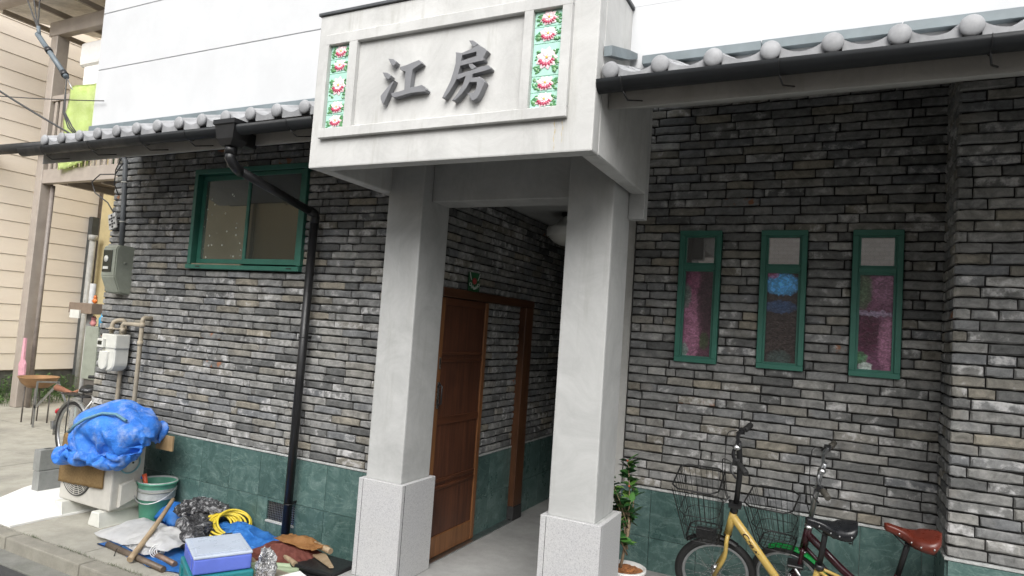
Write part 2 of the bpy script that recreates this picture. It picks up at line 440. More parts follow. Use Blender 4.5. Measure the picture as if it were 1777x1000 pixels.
# glass
def dark_glass(name, tint=(.012,.016,.015), dots=False, ior=2.3):
    q = N(name); col = q.ramp(q.noise(2.5, 3), [(.3, tint), (.7, tuple(x*2.2 for x in tint))])
    if dots:
        v = q.n('ShaderNodeTexVoronoi'); v.inputs['Scale'].default_value = 17; q.l(q.pos(), v.inputs['Vector'])
        col = q.mix(q.ramp(v.outputs['Distance'], [(.11, .9), (.16, 0.)]), col, (.62,.66,.60))
    q.b.inputs['Coat Weight'].default_value = 1; q.b.inputs['Coat Roughness'].default_value = .02; q.b.inputs['Coat IOR'].default_value = ior
    q.bump(q.noise(2.2, 2), .02, .02)
    return q.fin(col, .12, 0, .8)
GLASS = dark_glass('dark_window_glass', ior=1.75); GLASSD = dark_glass('dotted_window_glass', (.05,.055,.045), True)
# sliding window (part of the left wall)
wn = MB(); X0, X1, Z0, Z1 = -5.128, -3.808, 2.125, 3.0; f = .042
wn.box(X0, X0+f, LW-.045, LW+.05, Z0+f, Z1-f, .003).box(X1-f, X1, LW-.045, LW+.05, Z0+f, Z1-f, .003)
wn.box(X0, X1, LW-.048, LW+.05, Z1-f, Z1, .003).box(X0, X1, LW-.06, LW+.05, Z0, Z0+f*.9, .004)
win = wn.build('window', GREENP, lw)
def sash(name, x0, x1, z0, z1, y0, y1, fr, frb, gm):
    q = MB(); q.box(x0, x0+fr, y0, y1, z0+frb, z1-fr, .002).box(x1-fr, x1, y0, y1, z0+frb, z1-fr, .002)
    q.box(x0, x1, y0-.001, y1, z1-fr, z1, .002).box(x0, x1, y0-.001, y1, z0, z0+frb, .002)
    q.build(name, GREENP, win)
    MB().box(x0+fr-.003, x1-fr+.003, (y0+y1)/2-.003, (y0+y1)/2+.003, z0+frb-.003, z1-fr+.003).build('pane', gm, win)
sash('window_sash', X0+f+.004, -4.44, Z0+f+.014, Z1-f-.005, LW+.012, LW+.034, .045, .038, GLASSD)
sash('window_sash', -4.475, X1-f-.006, Z0+f+.01, Z1-f-.005, LW-.028, LW-.004, .032, .045, GLASS)
MB().box(X0+f, -4.48, LW-.03, LW+.008, Z0+f*.9, Z0+f*.9+.012).build('sill_track', simple('track_tan', (.25,.2,.14), .5), win)
for xx in (-4.99, -3.93): MB().box(xx, xx+.05, LW-.064, LW-.0605, Z0+.016, Z0+.024).build('drain_slot', BLACKP, win)
MB().box(X0+.004, X1-.004, LW+.10, LW+.12, Z0-.02, Z1+.02).build('window_back', MORTAR, win)

# ------------------------------------------------------------------ right recessed wall
RW = 4.85; RX0, RX1 = -1.40, .587
rw = thing('brick_wall', 'dark grey brick wall with three narrow windows behind the bicycles', 'wall', (-.4, RW+.1, 0))
WINS = [(-1.06, -.765), (-.50, -.205), (.066, .356)]; WZ0, WZ1 = 1.642, 2.595
MB().box(RX0, RX1+.3, RW+.002, RW+.2, .0, 3.62).build('mortar_bed', MORTAR, rw)
brickwork(rw, (0, RW, 0), (1, 0, 0), (0, -1, 0), RX0, RX1-.004, .716, 3.58, .0621, .262, [(a, b, WZ0-.005, WZ1+.005) for a, b in WINS])
MB().box(RX0, RX1-.002, RW-.006, RW, .0, .70).build('grout_bed', GROUT, rw)
ed = [-1.40, -1.175, -.84, -.505, -.17, .165, .50, .585]
marble(rw, (0, RW-.006, 0), (1, 0, 0), (0, -1, 0), ed, [(.13, .361), (.361, .698)])
MB().box(RX0, RX1-.002, RW-.028, RW-.003, .70, .715, .002).build('trim_strip', TRIM, rw)
def tex_glass(name, stops, seed, upper=False):
    """patterned glass with room colours and ripple brightness painted into its tint, rippled surface"""
    q = N(name)
    if upper:
        q.b.inputs['Coat Weight'].default_value = 1; q.b.inputs['Coat IOR'].default_value = 3.2; q.b.inputs['Coat Roughness'].default_value = .03
        q.bump(q.noise(60, 3), .05, .004); return q.fin(stops[1], .3, 0, .8)
    sx = q.n('ShaderNodeSeparateXYZ'); q.l(q.pos(), sx.inputs[0]); col = stops[0]
    w1 = q.math('MULTIPLY', q.math('SUBTRACT', q.noise(45, 2, .6), .5), .035); w2 = q.math('MULTIPLY', q.math('SUBTRACT', q.noise(38, 2, .6, q.stretch(1, 1, 1.3)), .5), .05)
    xw = q.math('ADD', sx.outputs[0], w1); zw = q.math('ADD', sx.outputs[2], w2)
    for (cx, cz, rx, rz, c, amt) in stops[1:]:
        a = q.math('POWER', q.math('DIVIDE', q.math('SUBTRACT', xw, cx), rx), 2); a = q.math('ABSOLUTE', a)
        dx = q.math('DIVIDE', q.math('SUBTRACT', xw, cx), rx); dz = q.math('DIVIDE', q.math('SUBTRACT', zw, cz), rz)
        d = q.math('ADD', q.math('MULTIPLY', dx, dx), q.math('MULTIPLY', dz, dz))
        m = q.ramp(d, [(.0, amt), (.55, amt*.8), (1., 0.)], 'EASE'); col = q.mix(m, col, c)
    h = q.noise(42, 1, .5, q.stretch(1, 1, 1.25), 1.2)
    lens = q.ramp(q.noise(42, 1, .6, q.stretch(1, 1, 1.3), 1.0), [(.34, (.85,.85,.85)), (.52, (1.25,1.25,1.25)), (.68, (1.9,1.9,1.9))]); col = q.mix(1, col, lens, 'MULTIPLY')  # brightness of light through the ripples, painted into the colour
    bn = q.n('ShaderNodeBump'); bn.inputs['Strength'].default_value = .42; bn.inputs['Distance'].default_value = .007
    q.l(h, bn.inputs['Height']); q.l(bn.outputs[0], q.b.inputs['Normal']); bn2 = q.n('ShaderNodeBump'); bn2.inputs['Strength'].default_value = .24; bn2.inputs['Distance'].default_value = .007; q.l(h, bn2.inputs['Height']); q.l(bn2.outputs[0], q.b.inputs['Coat Normal'])
    q.b.inputs['Coat Weight'].default_value = 1; q.b.inputs['Coat IOR'].default_value = 1.55; q.b.inputs['Coat Roughness'].default_value = .05
    return q.fin(col, .35, 0, .25)
lowers = [
 tex_glass('pink_ripple_glass', [(.085,.035,.055), (-.955, 1.90, .075, .30, (.28,.12,.19), .9), (-.95, 2.22, .06, .10, (.20,.06,.12), .8), (-.86, 2.10, .07, .30, (.03,.015,.02), .8), (-1.0, 2.12, .04, .10, (.09,.16,.13), .7), (-.86, 1.80, .04, .07, (.03,.06,.02), .8), (-1.0, 1.72, .035, .07, (.12,.25,.2), .7)], 1.7),
 tex_glass('smoky_ripple_glass', [(.035,.026,.024), (-.355, 2.225, .125, .085, (.08,.36,.72), 1.), (-.36, 2.07, .12, .05, (.03,.07,.16), .8), (-.42, 2.29, .05, .03, (.35,.08,.2), .7), (-.36, 1.72, .09, .06, (.045,.07,.065), .7)], 5.1),
 tex_glass('plum_ripple_glass', [(.12,.045,.085), (.13, 2.20, .07, .14, (.05,.12,.05), .8), (.26, 2.22, .09, .12, (.27,.13,.21), .7), (.17, 1.93, .09, .16, (.045,.006,.02), .9), (.28, 1.86, .06, .2, (.27,.12,.19), .9), (.12, 1.76, .06, .05, (.05,.16,.07), .9), (.16, 1.70, .045, .04, (.45,.52,.48), .9), (.20, 2.05, .13, .022, (.35,.3,.42), .6)], 8.3)]
UPG = tex_glass('clear_upper_glass', [0, (.05,.046,.042)], 0, True)
wl = ['leftmost green window, pink glass', 'middle green window, smoky glass with blue top', 'rightmost green window, plum and green glass']
for k, (a, b) in enumerate(WINS):
    q = MB(); f = .036; y0, y1 = RW-.046, RW+.03
    q.box(a, a+f, y0, y1, WZ0+f, WZ1-f, .003).box(b-f, b, y0, y1, WZ0+f, WZ1-f, .003).box(a, b, y0-.001, y1, WZ1-f, WZ1, .003).box(a, b, y0-.001, y1, WZ0, WZ0+f, .003)
    q.box(a+f, b-f, y0+.012, y1, 2.312, 2.350, .003)
    # inner sash bead
    for (c, d, e, g) in ((WZ0+f, 2.312, a+f, b-f), (2.350, WZ1-f, a+f, b-f)):
        q.box(e, e+.014, y0+.018, y1, c, d).box(g-.014, g, y0+.018, y1, c, d).box(e+.014, g-.014, y0+.019, y1, c, c+.012).box(e+.014, g-.014, y0+.019, y1, d-.012, d)
    wo = q.build('window', GREENP, rw); wo['label'] = wl[k]
    yg = RW-.008
    MB().box(a+f+.01, b-f-.01, yg, yg+.004, WZ0+f+.01, 2.302).build('pane', lowers[k], wo)
    MB().box(a+f+.01, b-f-.01, yg, yg+.004, 2.360, WZ1-f-.01).build('pane', UPG, wo)

# pilaster at far right, nearer than the recessed wall
PY = 4.40
pl = thing('brick_pilaster', 'projecting grey brick pier at the right edge beside the windows', 'wall', (.9, PY+.2, 0))
MB().box(RX1+.004, 3.0, PY+.002, RW+.19, 0, 3.49).build('mortar_bed', MORTAR, pl)
brickwork(pl, (0, PY, 0), (1, 0, 0), (0, -1, 0), RX1-.018, 1.7, .716, 3.44, .0618, .262)
brickwork(pl, (RX1+.002, 0, 0), (0, -1, 0), (-1, 0, 0), -RW+.026, -PY-.004, .716, 3.5, .0621, .27, name='return_brick')
MB().box(RX1-.006, 3.0, PY-.006, RW-.01, 0, .70).build('grout_bed', GROUT, pl)
marble(pl, (0, PY-.006, 0), (1, 0, 0), (0, -1, 0), [.575, .91, 1.245, 1.58, 1.9], [(.13, .361), (.361, .698)])
marble(pl, (RX1-.006, 0, 0), (0, 1, 0), (-1, 0, 0), [PY-.006, PY+.16, RW-.03], [(.13, .361), (.361, .698)])
MB().box(RX1-.03, 3.0, PY-.028, RW-.03, .70, .715, .002).build('trim_strip', TRIM, pl)

# ------------------------------------------------------------------ passage
PXL = -2.56
pw = thing('brick_wall', 'dim brick side wall inside the entrance passage, behind the sliding door', 'wall', (PXL-.1, 5.4, 0))
MB().box(PXL-.2, PXL-.002, LW+.205, 8, 0, 2.83).build('mortar_bed', MORTAR, pw)
MB().box(PXL-.018, PXL-.002, LW-.02, LW+.204, 0, 3.2).build('mortar_edge', MORTAR, pw)
brickwork(pw, (PXL, 0, 0), (0, 1, 0), (1, 0, 0), LW-.022, 7.9, .772, 2.815, .0585, .26)
MB().box(PXL, PXL+.006, LW-.02, 7.9, 0, .76).build('grout_bed', GROUT, pw)
marble(pw, (PXL+.006, 0, 0), (0, 1, 0), (1, 0, 0), [3.88]+[4.2+.34*i for i in range(11)], [(.13, .42), (.42, .757)])
MB().box(PXL, PXL+.026, LW-.02, 7.9, .758, .771).build('trim_strip', TRIM, pw)
rp = thing('passage_wall', 'dark plaster wall closing the right side and back of the passage', 'wall', (-1.4, 6, 0))
MB().box(-1.50, -1.41, 4.86, 8.1, .0, 3.6).build('side_panel', SOFFIT, rp)
MB().box(-1.409, -1.345, 3.90, 4.845, 2.83, 3.6).build('upper_panel', SOFFIT, rp)
MB().box(-2.8, -1.3, 8.0, 8.1, 0, 3.0).build('end_panel', SOFFIT, rp)
struct('passage_ceiling', MB().box(-2.8, -1.42, 3.92, 8.0, 2.82, 2.9), plaster('ceiling_plaster', (.42,.43,.42), .1))
# sliding door on its rail
def wood(name, c1, c2, axis='z', sc=1.0, rough=.45):
    q = N(name); st = {'z': (22, 22, 1.1), 'y': (22, 1.1, 22), 'x': (1.1, 22, 22)}[axis]
    n = q.noise(1.6*sc, 6, .65, q.stretch(*st), .6)
    a = q.ramp(n, [(.3, c1), (.68, c2)])
    a = q.mix(q.ramp(q.noise(2.5, 3), [(.42, 0.), (.75, .5)]), a, tuple(x*.5 for x in lin(c1)[:3]))
    q.bump(n, .15, .003); return q.fin(a, rough)
DOORW = wood('dark_red_door_wood', (.040,.014,.008), (.115,.042,.020)); STILE = wood('orange_brown_wood', (.12,.046,.016), (.24,.105,.038))
RAILW = wood('door_rail_wood', (.05,.017,.008), (.11,.038,.016), 'y')
dr = thing('sliding_door', 'brown panelled wooden sliding door hung on a rail in the passage', 'door', (-2.5, 4.5, .13))
DX = -2.505
MB().box(DX-.045, DX-.012, 3.96, 4.59, .16, 1.97).build('door_panel', DOORW, dr)
MB().box(DX-.05, DX+.0, 3.925, 3.975, .145, 1.985, .003).build('stile', STILE, dr)
MB().box(DX-.05, DX+.0, 4.575, 4.625, .145, 1.985, .003).build('stile', STILE, dr)
for z0, z1, m in ((.145, .29, STILE), (1.93, 1.985, RAILW), (1.52, 1.545, RAILW), (1.57, 1.595, RAILW), (1.075, 1.13, RAILW), (.615, .64, RAILW), (.665, .69, RAILW)):
    MB().box(DX-.05, DX-.003, 3.976, 4.574, z0, z1, .003).build('door_rail', m, dr)
hd = MB().box(DX+.001, DX+.010, 3.937, 3.962, 1.20, 1.385, .003, 2).build('lock_plate', CHROME, dr)
MB().tube([(DX+.012, 3.950, 1.225), (DX+.035, 3.950, 1.235), (DX+.035, 3.950, 1.355), (DX+.012, 3.950, 1.37)], .006, 8).build('pull_handle', BLACKPL, hd)
MB().box(DX+.001, DX+.008, 3.938, 3.958, 1.475, 1.557, .003, 2).build('latch', CHROME, dr)
fr = thing('door_frame', 'brown wooden door rail and post fixed to the passage bricks', 'door frame', (-2.5, 4.7, .13))
MB().box(-2.555, -2.485, 3.90, 5.45, 1.99, 2.055, .004).build('head_rail', wood('head_wood', (.04,.014,.006), (.1,.04,.016), 'y'), fr)
MB().box(-2.555, -2.48, 5.27, 5.43, .25, 1.99, .004).build('post', wood('post_wood', (.06,.022,.009), (.13,.055,.022)), fr)
MB().box(-2.56, -2.475, 5.265, 5.435, .13, .25, .003).build('post_foot', simple('dark_metal_foot', (.03,.03,.03), .6), fr)
MB().box(-2.54, -2.47, 3.93, 5.26, .131, .139).build('floor_track', ALU, fr)
# small green plate above the door
gp = thing('door_plate', 'small dark green plate with white mark and red disc above the sliding door', 'sign', (-2.535, 4.41, 2.06))
MB().box(-2.535, -2.525, 4.315, 4.495, 2.06, 2.262, .002).build('plate', simple('dark_green_enamel', (.015,.10,.035), .35), gp)
MB().lathe([(.001, 0), (.036, 0), (.034, .004), (.001, .005)], (-2.524, 4.405, 2.17), (1, 0, 0), 20).build('red_disc', simple('red_mark', (.40,.05,.05), .4), gp)
q = MB(); cy, cz = 4.405, 2.20
for i in range(5):
    t = R(-145+i*27.5); yy, zz = cy+.082*math.cos(t), cz-.02+.085*math.sin(t)
    if i in (0, 4): q.torus((-2.523, yy, zz), (1, 0, 0), .017, .0035, 14, 5)
    elif i == 2: q.tube([(-2.523, yy-.02, zz+.016), (-2.523, yy-.01, zz-.016), (-2.523, yy, zz+.012), (-2.523, yy+.01, zz-.016), (-2.523, yy+.02, zz+.016)], .0032, 5)
    else: q.tube([(-2.523, yy-.014, zz-.017), (-2.523, yy-.008, zz+.017), (-2.523, yy+.008, zz-.012), (-2.523, yy+.014, zz+.017)], .0032, 5)
q.tube([(-2.523, cy-.088, cz+.055), (-2.523, cy-.07, cz+.01), (-2.523, cy-.055, cz-.02)], .0035, 5).tube([(-2.523, cy+.085, cz+.055), (-2.523, cy+.07, cz+.01), (-2.523, cy+.055, cz-.02)], .0035, 5)
q.build('white_mark', simple('white_mark_paint', (.6,.65,.6), .4), gp)
gp.location.y -= .02; gp.location.x += .004; gp.scale = (1, .90, .72)
# pendant lamp
lp = thing('ceiling_lamp', 'white round enamel lamp under the passage ceiling', 'lamp', (-2.10, 5.2, 2.82))
LAMPM = simple('lamp_enamel', (.6,.6,.57), .35, 0, .1)
MB().lathe([(.0, 0), (.065, 0), (.065, -.03), (.05, -.035)], (-2.10, 5.2, 2.818), (0, 0, 1), 24).build('mount', BLACKPL, lp)
MB().lathe([(.04, -.035), (.075, -.07), (.135, -.125), (.18, -.135), (.185, -.15), (.185, -.205), (.175, -.215)], (-2.10, 5.2, 2.82), (0, 0, 1), 32).build('lamp_shade', LAMPM, lp)
MB().lathe([(.172, -.2), (.16, -.225), (.12, -.26), (.06, -.285), (.001, -.292)], (-2.10, 5.2, 2.82), (0, 0, 1), 32).build('globe', simple('lamp_glass', (.6,.6,.56), .2, 0, .08), lp)

# ------------------------------------------------------------------ pillars
def pillar(x0, x1, gx0, gx1, label):
    t = thing('pillar', label, 'pillar', ((x0+x1)/2, 3.7, .13), group='entrance pillars')
    q = MB().box(x0, x1, 3.548, 3.88, .745, 2.94, .010, 2); q.build('shaft', PLASTER2, t)
    b = MB(); th = .028
    b.box(gx0+.0, gx1, 3.518, 3.518+th, .131, .752, .002)
    b.box(gx0, gx0+th, 3.518+th+.001, 3.90, .131, .752, .002).box(gx1-th, gx1, 3.518+th+.001, 3.90, .131, .752, .002)
    b.box(gx0+th+.001, gx1-th-.001, 3.87, 3.90, .131, .751)
    b.build('granite_base', GRANITE, t)
    MB().box(gx0+.035, gx0+.0375, 3.5172, 3.519, .132, .748).build('joint', MORTAR, t)
    MB().box(gx0+th+.001, gx1-th-.001, 3.518+th+.001, 3.869, .735, .7495).build('cap', TRIM, t)
    if x0 < -2: MB().box(gx1-.001, gx1+.0006, 3.548, 3.551, .132, .748).build('joint', MORTAR, t)
    return t
pillar(-2.754, -2.473, -2.786, -2.437, 'left plastered square pillar on a granite base, nearer the window with the drainpipe')
pillar(-1.449, -1.167, -1.481, -1.120, 'right plastered square pillar on a granite base, beside the potted plant')

# ------------------------------------------------------------------ entrance canopy (sign box)
cx0, cx1, cyf, cyb, cz0, cz1 = -2.828, -1.064, 2.863, 3.826, 2.652, 3.572
cn = thing('entrance_canopy', 'white plaster box canopy with two grey Chinese characters over the entrance', 'canopy', (-1.95, 3.4, 2.65))
lip = .088
MB().box(cx0, cx1, cyf, cyf+lip, cz0, cz1, .008, 2).build('front_panel', PLASTER, cn)
MB().box(cx0, cx0+lip, cyf+lip+.0, cyb, cz0+.0015, cz1, .006).build('side_panel', PLASTER, cn)
MB().box(cx1-lip, cx1, cyf+lip+.0, cyb, cz0+.0015, cz1, .006).build('side_panel', PLASTER, cn)
MB().box(cx0+.03, cx1-.03, cyf+.03, cyb, cz1-.04, cz1-.002).build('top_slab', PLASTER, cn)
MB().box(cx0+lip+.001, cx1-lip-.001, cyf+lip+.001, cyb, 2.94, 3.0).build('soffit', PLASTER2, cn)
MB().box(-2.472, -1.45, 3.65, 3.86, 2.604, 2.94, .006).build('lintel', PLASTER2, cn)
MB().box(-2.83, -2.755, 3.827, 3.875, 2.604, 3.2, .004).build('lintel', PLASTER2, cn)
MB().box(-1.166, -1.066, 3.827, 3.90, 2.503, 3.6, .004).build('lintel', PLASTER2, cn)
MB().box(cx0-.012, cx1+.012, cyf-.012, 3.37, cz1, cz1+.018, .002).build('metal_cap', simple('cap_metal', (.1,.105,.11), .45, .5), cn)
# raised moulding frame: bars butt end to end
fm = MB(); P = .030; y0, y1 = cyf-P, cyf+.001
fm.box(-2.75, -1.197, y0, y1, 2.818, 2.876, .004)          # bottom
fm.box(-2.75, -1.197, y0, y1, 3.371, 3.435, .004)          # top
for a, b in ((-2.75, -2.722), (-2.568, -2.510), (-1.452, -1.404), (-1.248, -1.197)):
    fm.box(a, b, y0+.001, y1, 2.870, 3.378)
fm.build('moulding', PLASTER, cn)
STAINM = simple('rust_run', (.48,.41,.27), .8, 0, .15, 40, 0)
sm = MB()
for xx, z0, z1, wd in ((-1.262, 2.665, 2.812, .007), (-1.222, 2.70, 2.812, .005)):
    n = 14
    for i in range(n):
        a = z0+(z1-z0)*i/n; b = z0+(z1-z0)*(i+1)/n; o = .003*math.sin(i*.9)
        ww = wd*(.6+.4*math.sin(i*1.7))*(.5+.5*i/n if i < 6 else 1)
        sm.box(xx-ww/2+o, xx+ww/2+o, cyf-.0006, cyf+.001, a, b)
sm.build('water_stain', STAINM, cn)
# flower tiles
def leafshape(q, c, ang, L, W, lift):
    pts = []
    for i in range(7):
        t = i/6; pts.append((t*L, W*math.sin(math.pi*t**.8)))
    ca, sa = math.cos(ang), math.sin(ang)
    out = [(c[0]+x*ca-y*sa, c[1]+x*sa+y*ca) for x, y in pts]+[(c[0]+x*ca+y*sa, c[1]+x*sa-y*ca) for x, y in pts[-2:0:-1]]
    mid = Vector((c[0]+L*.5*ca, c[2]-lift-.003, c[1]+L*.5*sa))
    vs = [Vector((x, c[2]-lift, z)) for x, z in out]+[mid]; n = len(out)
    q.add(vs, [(i, (i+1) % n, n) for i in range(n)])
TMINT = simple('mint_glaze', (.42,.70,.58), .12, 0, .12, 12, .02); LEAFG = simple('green_glaze', (.05,.21,.09), .15, 0, .5, 50, .05, c2=(.16,.32,.13))
PETW = simple('white_petal_glaze', (.84,.74,.74), .15, 0, .12, 60, .05, c2=(.80,.50,.56)); PETR = simple('crimson_petal_glaze', (.50,.07,.13), .15, 0, .5, 60, .05); YELC = simple('yellow_glaze', (.75,.5,.08), .2)
rr = random.Random(5)
def flower_tile(x0, x1, z0, z1, big, lab):
    y = cyf-.004
    t = MB().box(x0+.0012, x1-.0012, y, cyf+.0005, z0+.001, z1-.001, .0012).build('flower_tile', TMINT, cn)
    c = ((x0+x1)/2, (z0+z1)/2); W = x1-x0; Hh = z1-z0
    q = MB()
    for k in range(46 if big else 36):
        sd = rr.choice((-1, 1)); a = (0 if sd > 0 else math.pi)+rr.uniform(-.9, .9)
        px = c[0]+sd*W*rr.uniform(.16, .36); pz = c[1]+Hh*rr.uniform(-.40, .26)
        L = rr.uniform(.016, .028)
        ex, ez = px+L*math.cos(a), pz+L*math.sin(a)
        if x0+.004 < ex < x1-.004 and z0+.004 < ez < z1-.004: leafshape(q, (px, pz, y), a, L, L*.27, .0006+.0001*k)
    q.build('leaves', LEAFG, t)
    s = W*.28*(1.15 if big else 1); FZ = .62 if not big else .95; q = MB(); zf = c[1]+Hh*.03
    for ring, (rad, m) in enumerate(((1.0, 9), (.62, 7), (.3, 5))):
        for k in range(m):
            a = 2*math.pi*k/m+ring*.4
            leafshape(q, (c[0]+.25*s*math.cos(a)*rad, zf+.25*s*FZ*math.sin(a)*rad, y), a, s*rad*(FZ+(.95-FZ)*abs(math.cos(a))), s*.34*rad, .0026+.0012*ring+.0001*k)
    q.build('petals', PETW, t)
    q = MB()
    for k in range(7):
        a = R(200+k*23)
        leafshape(q, (c[0]+s*.5*math.cos(a), zf+s*.38*FZ*math.sin(a), y), a, s*.5, s*.17, .006+.0001*k)
    q.build('red_petals', PETR, t)
    MB().sphere((c[0], y-.006, zf+s*.1), s*.15, 1, .3, 1, 8, 5).build('flower_centre', YELC, t)
for (a, b) in ((-2.722, -2.568), (-1.404, -1.248)):
    zs = [2.8765, 2.958, 3.04, 3.205, 3.29, 3.3705]
    for k, (c, d) in enumerate(zip(zs, zs[1:])): flower_tile(a, b, c, d, k == 2, '')
# characters, each a child of the canopy, each stroke extruded to its own depth
def char_pts(pts, mat2):
    return [(mat2[0]*x+mat2[1]*y+mat2[2]+(mat2[6]*x*y), mat2[3]*x+mat2[4]*y+mat2[5]+mat2[7]*x*y) for x, y in pts]
CH1 = [[(-2.2741, 3.2321), (-2.2426, 3.2271), (-2.217, 3.206), (-2.2231, 3.1943), (-2.2341, 3.1842), (-2.244, 3.189), (-2.2587, 3.2076)], [(-2.3057, 3.1583), (-2.2717, 3.1518), (-2.2459, 3.131), (-2.25, 3.1197), (-2.2612, 3.1113), (-2.2724, 3.1161), (-2.2901, 3.1324)], [(-2.221, 3.1033), (-2.2371, 3.0933), (-2.2748, 3.0539), (-2.3066, 3.0249), (-2.3015, 3.0047), (-2.294, 2.9862), (-2.2819, 2.9733), (-2.2676, 3.0032), (-2.2516, 3.0372), (-2.2411, 3.0611), (-2.2267, 3.0879)], [(-2.1927, 3.1746), (-2.1693, 3.1729), (-2.1445, 3.1759), (-2.1041, 3.1886), (-2.0659, 3.1989), (-2.0538, 3.1883), (-2.0445, 3.176), (-2.0611, 3.1693), (-2.1008, 3.1541), (-2.105, 3.1466), (-2.1122, 3.0475), (-2.0746, 3.0512), (-2.0344, 3.0584), (-2.0125, 3.0405), (-2.0, 3.0271), (-2.0083, 3.0166), (-2.0553, 3.0207), (-2.1048, 3.0223), (-2.158, 3.0119), (-2.2056, 3.0036), (-2.2255, 3.0105), (-2.2361, 3.0321), (-2.1813, 3.0354), (-2.1438, 3.0386), (-2.1458, 3.1461), (-2.169, 3.1481), (-2.1848, 3.1584)]]
CH2 = [[(-1.762, 3.2652), (-1.7371, 3.2617), (-1.716, 3.2477), (-1.7093, 3.2369), (-1.7187, 3.2274), (-1.7317, 3.2228), (-1.7442, 3.2396)], [(-1.8376, 3.2121), (-1.8018, 3.2034), (-1.7973, 3.1877), (-1.7994, 3.16), (-1.8024, 3.1316), (-1.8124, 3.0889), (-1.8152, 3.0693), (-1.835, 3.0356), (-1.8592, 2.9982), (-1.8821, 2.9705), (-1.9009, 2.9735), (-1.8789, 3.0122), (-1.8553, 3.0578), (-1.8371, 3.1118), (-1.8314, 3.1511), (-1.8306, 3.1951)], [(-1.8018, 3.2034), (-1.7682, 3.2062), (-1.742, 3.2135), (-1.7079, 3.2307), (-1.6899, 3.2259), (-1.6622, 3.2088), (-1.6457, 3.1929), (-1.6598, 3.1791), (-1.6675, 3.1663), (-1.6668, 3.1584), (-1.6839, 3.1527), (-1.7101, 3.1501), (-1.7085, 3.1735), (-1.7072, 3.2006), (-1.7973, 3.1877)], [(-1.7994, 3.16), (-1.7085, 3.1735), (-1.6857, 3.1746), (-1.6644, 3.155), (-1.6596, 3.1497), (-1.6656, 3.1438), (-1.7007, 3.143), (-1.7359, 3.1402), (-1.8034, 3.1317)], [(-1.7535, 3.1376), (-1.7311, 3.1369), (-1.7132, 3.124), (-1.707, 3.113), (-1.7238, 3.1024), (-1.7329, 3.1047), (-1.7455, 3.1228)], [(-1.8211, 3.074), (-1.8124, 3.0889), (-1.7766, 3.0928), (-1.7324, 3.0995), (-1.6806, 3.113), (-1.633, 3.1171), (-1.6165, 3.0995), (-1.6202, 3.0922), (-1.6611, 3.088), (-1.722, 3.0805), (-1.7594, 3.0749), (-1.8099, 3.06), (-1.8149, 3.0653)], [(-1.7621, 3.0812), (-1.7225, 3.0865), (-1.7248, 3.0612), (-1.7383, 3.0371), (-1.7538, 3.0091), (-1.7803, 2.9783), (-1.8175, 2.9486), (-1.836, 2.952), (-1.7991, 2.9881), (-1.7714, 3.0327)], [(-1.7383, 3.0371), (-1.7292, 3.0605), (-1.7026, 3.0599), (-1.6808, 3.0621), (-1.6578, 3.0478), (-1.6454, 3.0289), (-1.6546, 3.0085), (-1.6655, 2.9823), (-1.6749, 2.9638), (-1.6846, 2.9492), (-1.6994, 2.942), (-1.7144, 2.9376), (-1.7273, 2.9592), (-1.7496, 2.9862), (-1.7266, 2.9768), (-1.7046, 2.9785), (-1.6937, 2.995), (-1.689, 3.0121), (-1.6893, 3.0372)]]
for nm, strokes in (('character_river', CH1), ('character_room', CH2)):
    q = MB()
    for k, s in enumerate(strokes): q.prism(s, frame_u(cyf), .002,   .038+.0007*k, .0025)
    q.build(nm, LETTER, cn)

# ------------------------------------------------------------------ upper white walls
uw = thing('upper_wall', 'white upper storey wall with thin horizontal grooves above the left eave', 'wall', (-4.4, 3.6, 3.2))
for a, b in ((3.20, 3.797), (3.802, 4.308), (4.313, 4.82), (4.825, 5.33), (5.335, 5.84), (5.845, 6.35)):
    MB().box(-5.89, cx0-.002, 3.37, 3.5, a, b, .003).build('wall_board', HOUSEWHITE, uw)
    MB().box(-5.889, -5.76, 3.503, 9.0, a, b).build('side_board', HOUSEWHITE, uw)
MB().box(-5.87, cx0-.004, 3.386, 3.52, 3.21, 6.34).build('backing', simple('groove_backing_grey', (.2,.2,.2), .9), uw)  # grey backing visible in the joints between the boards
uw2 = thing('upper_wall', 'plain bright white upper wall above the right eave', 'wall', (.5, 3.6, 3.2))
MB().box(cx0, 4.0, 3.37, 3.5, 3.59, 6.35).build('wall_panel', HOUSEWHITE, uw2)
MB().box(cx1-.001, 4.0, 3.371, 3.5, 3.16, 3.59).build('wall_panel', HOUSEWHITE, uw2)

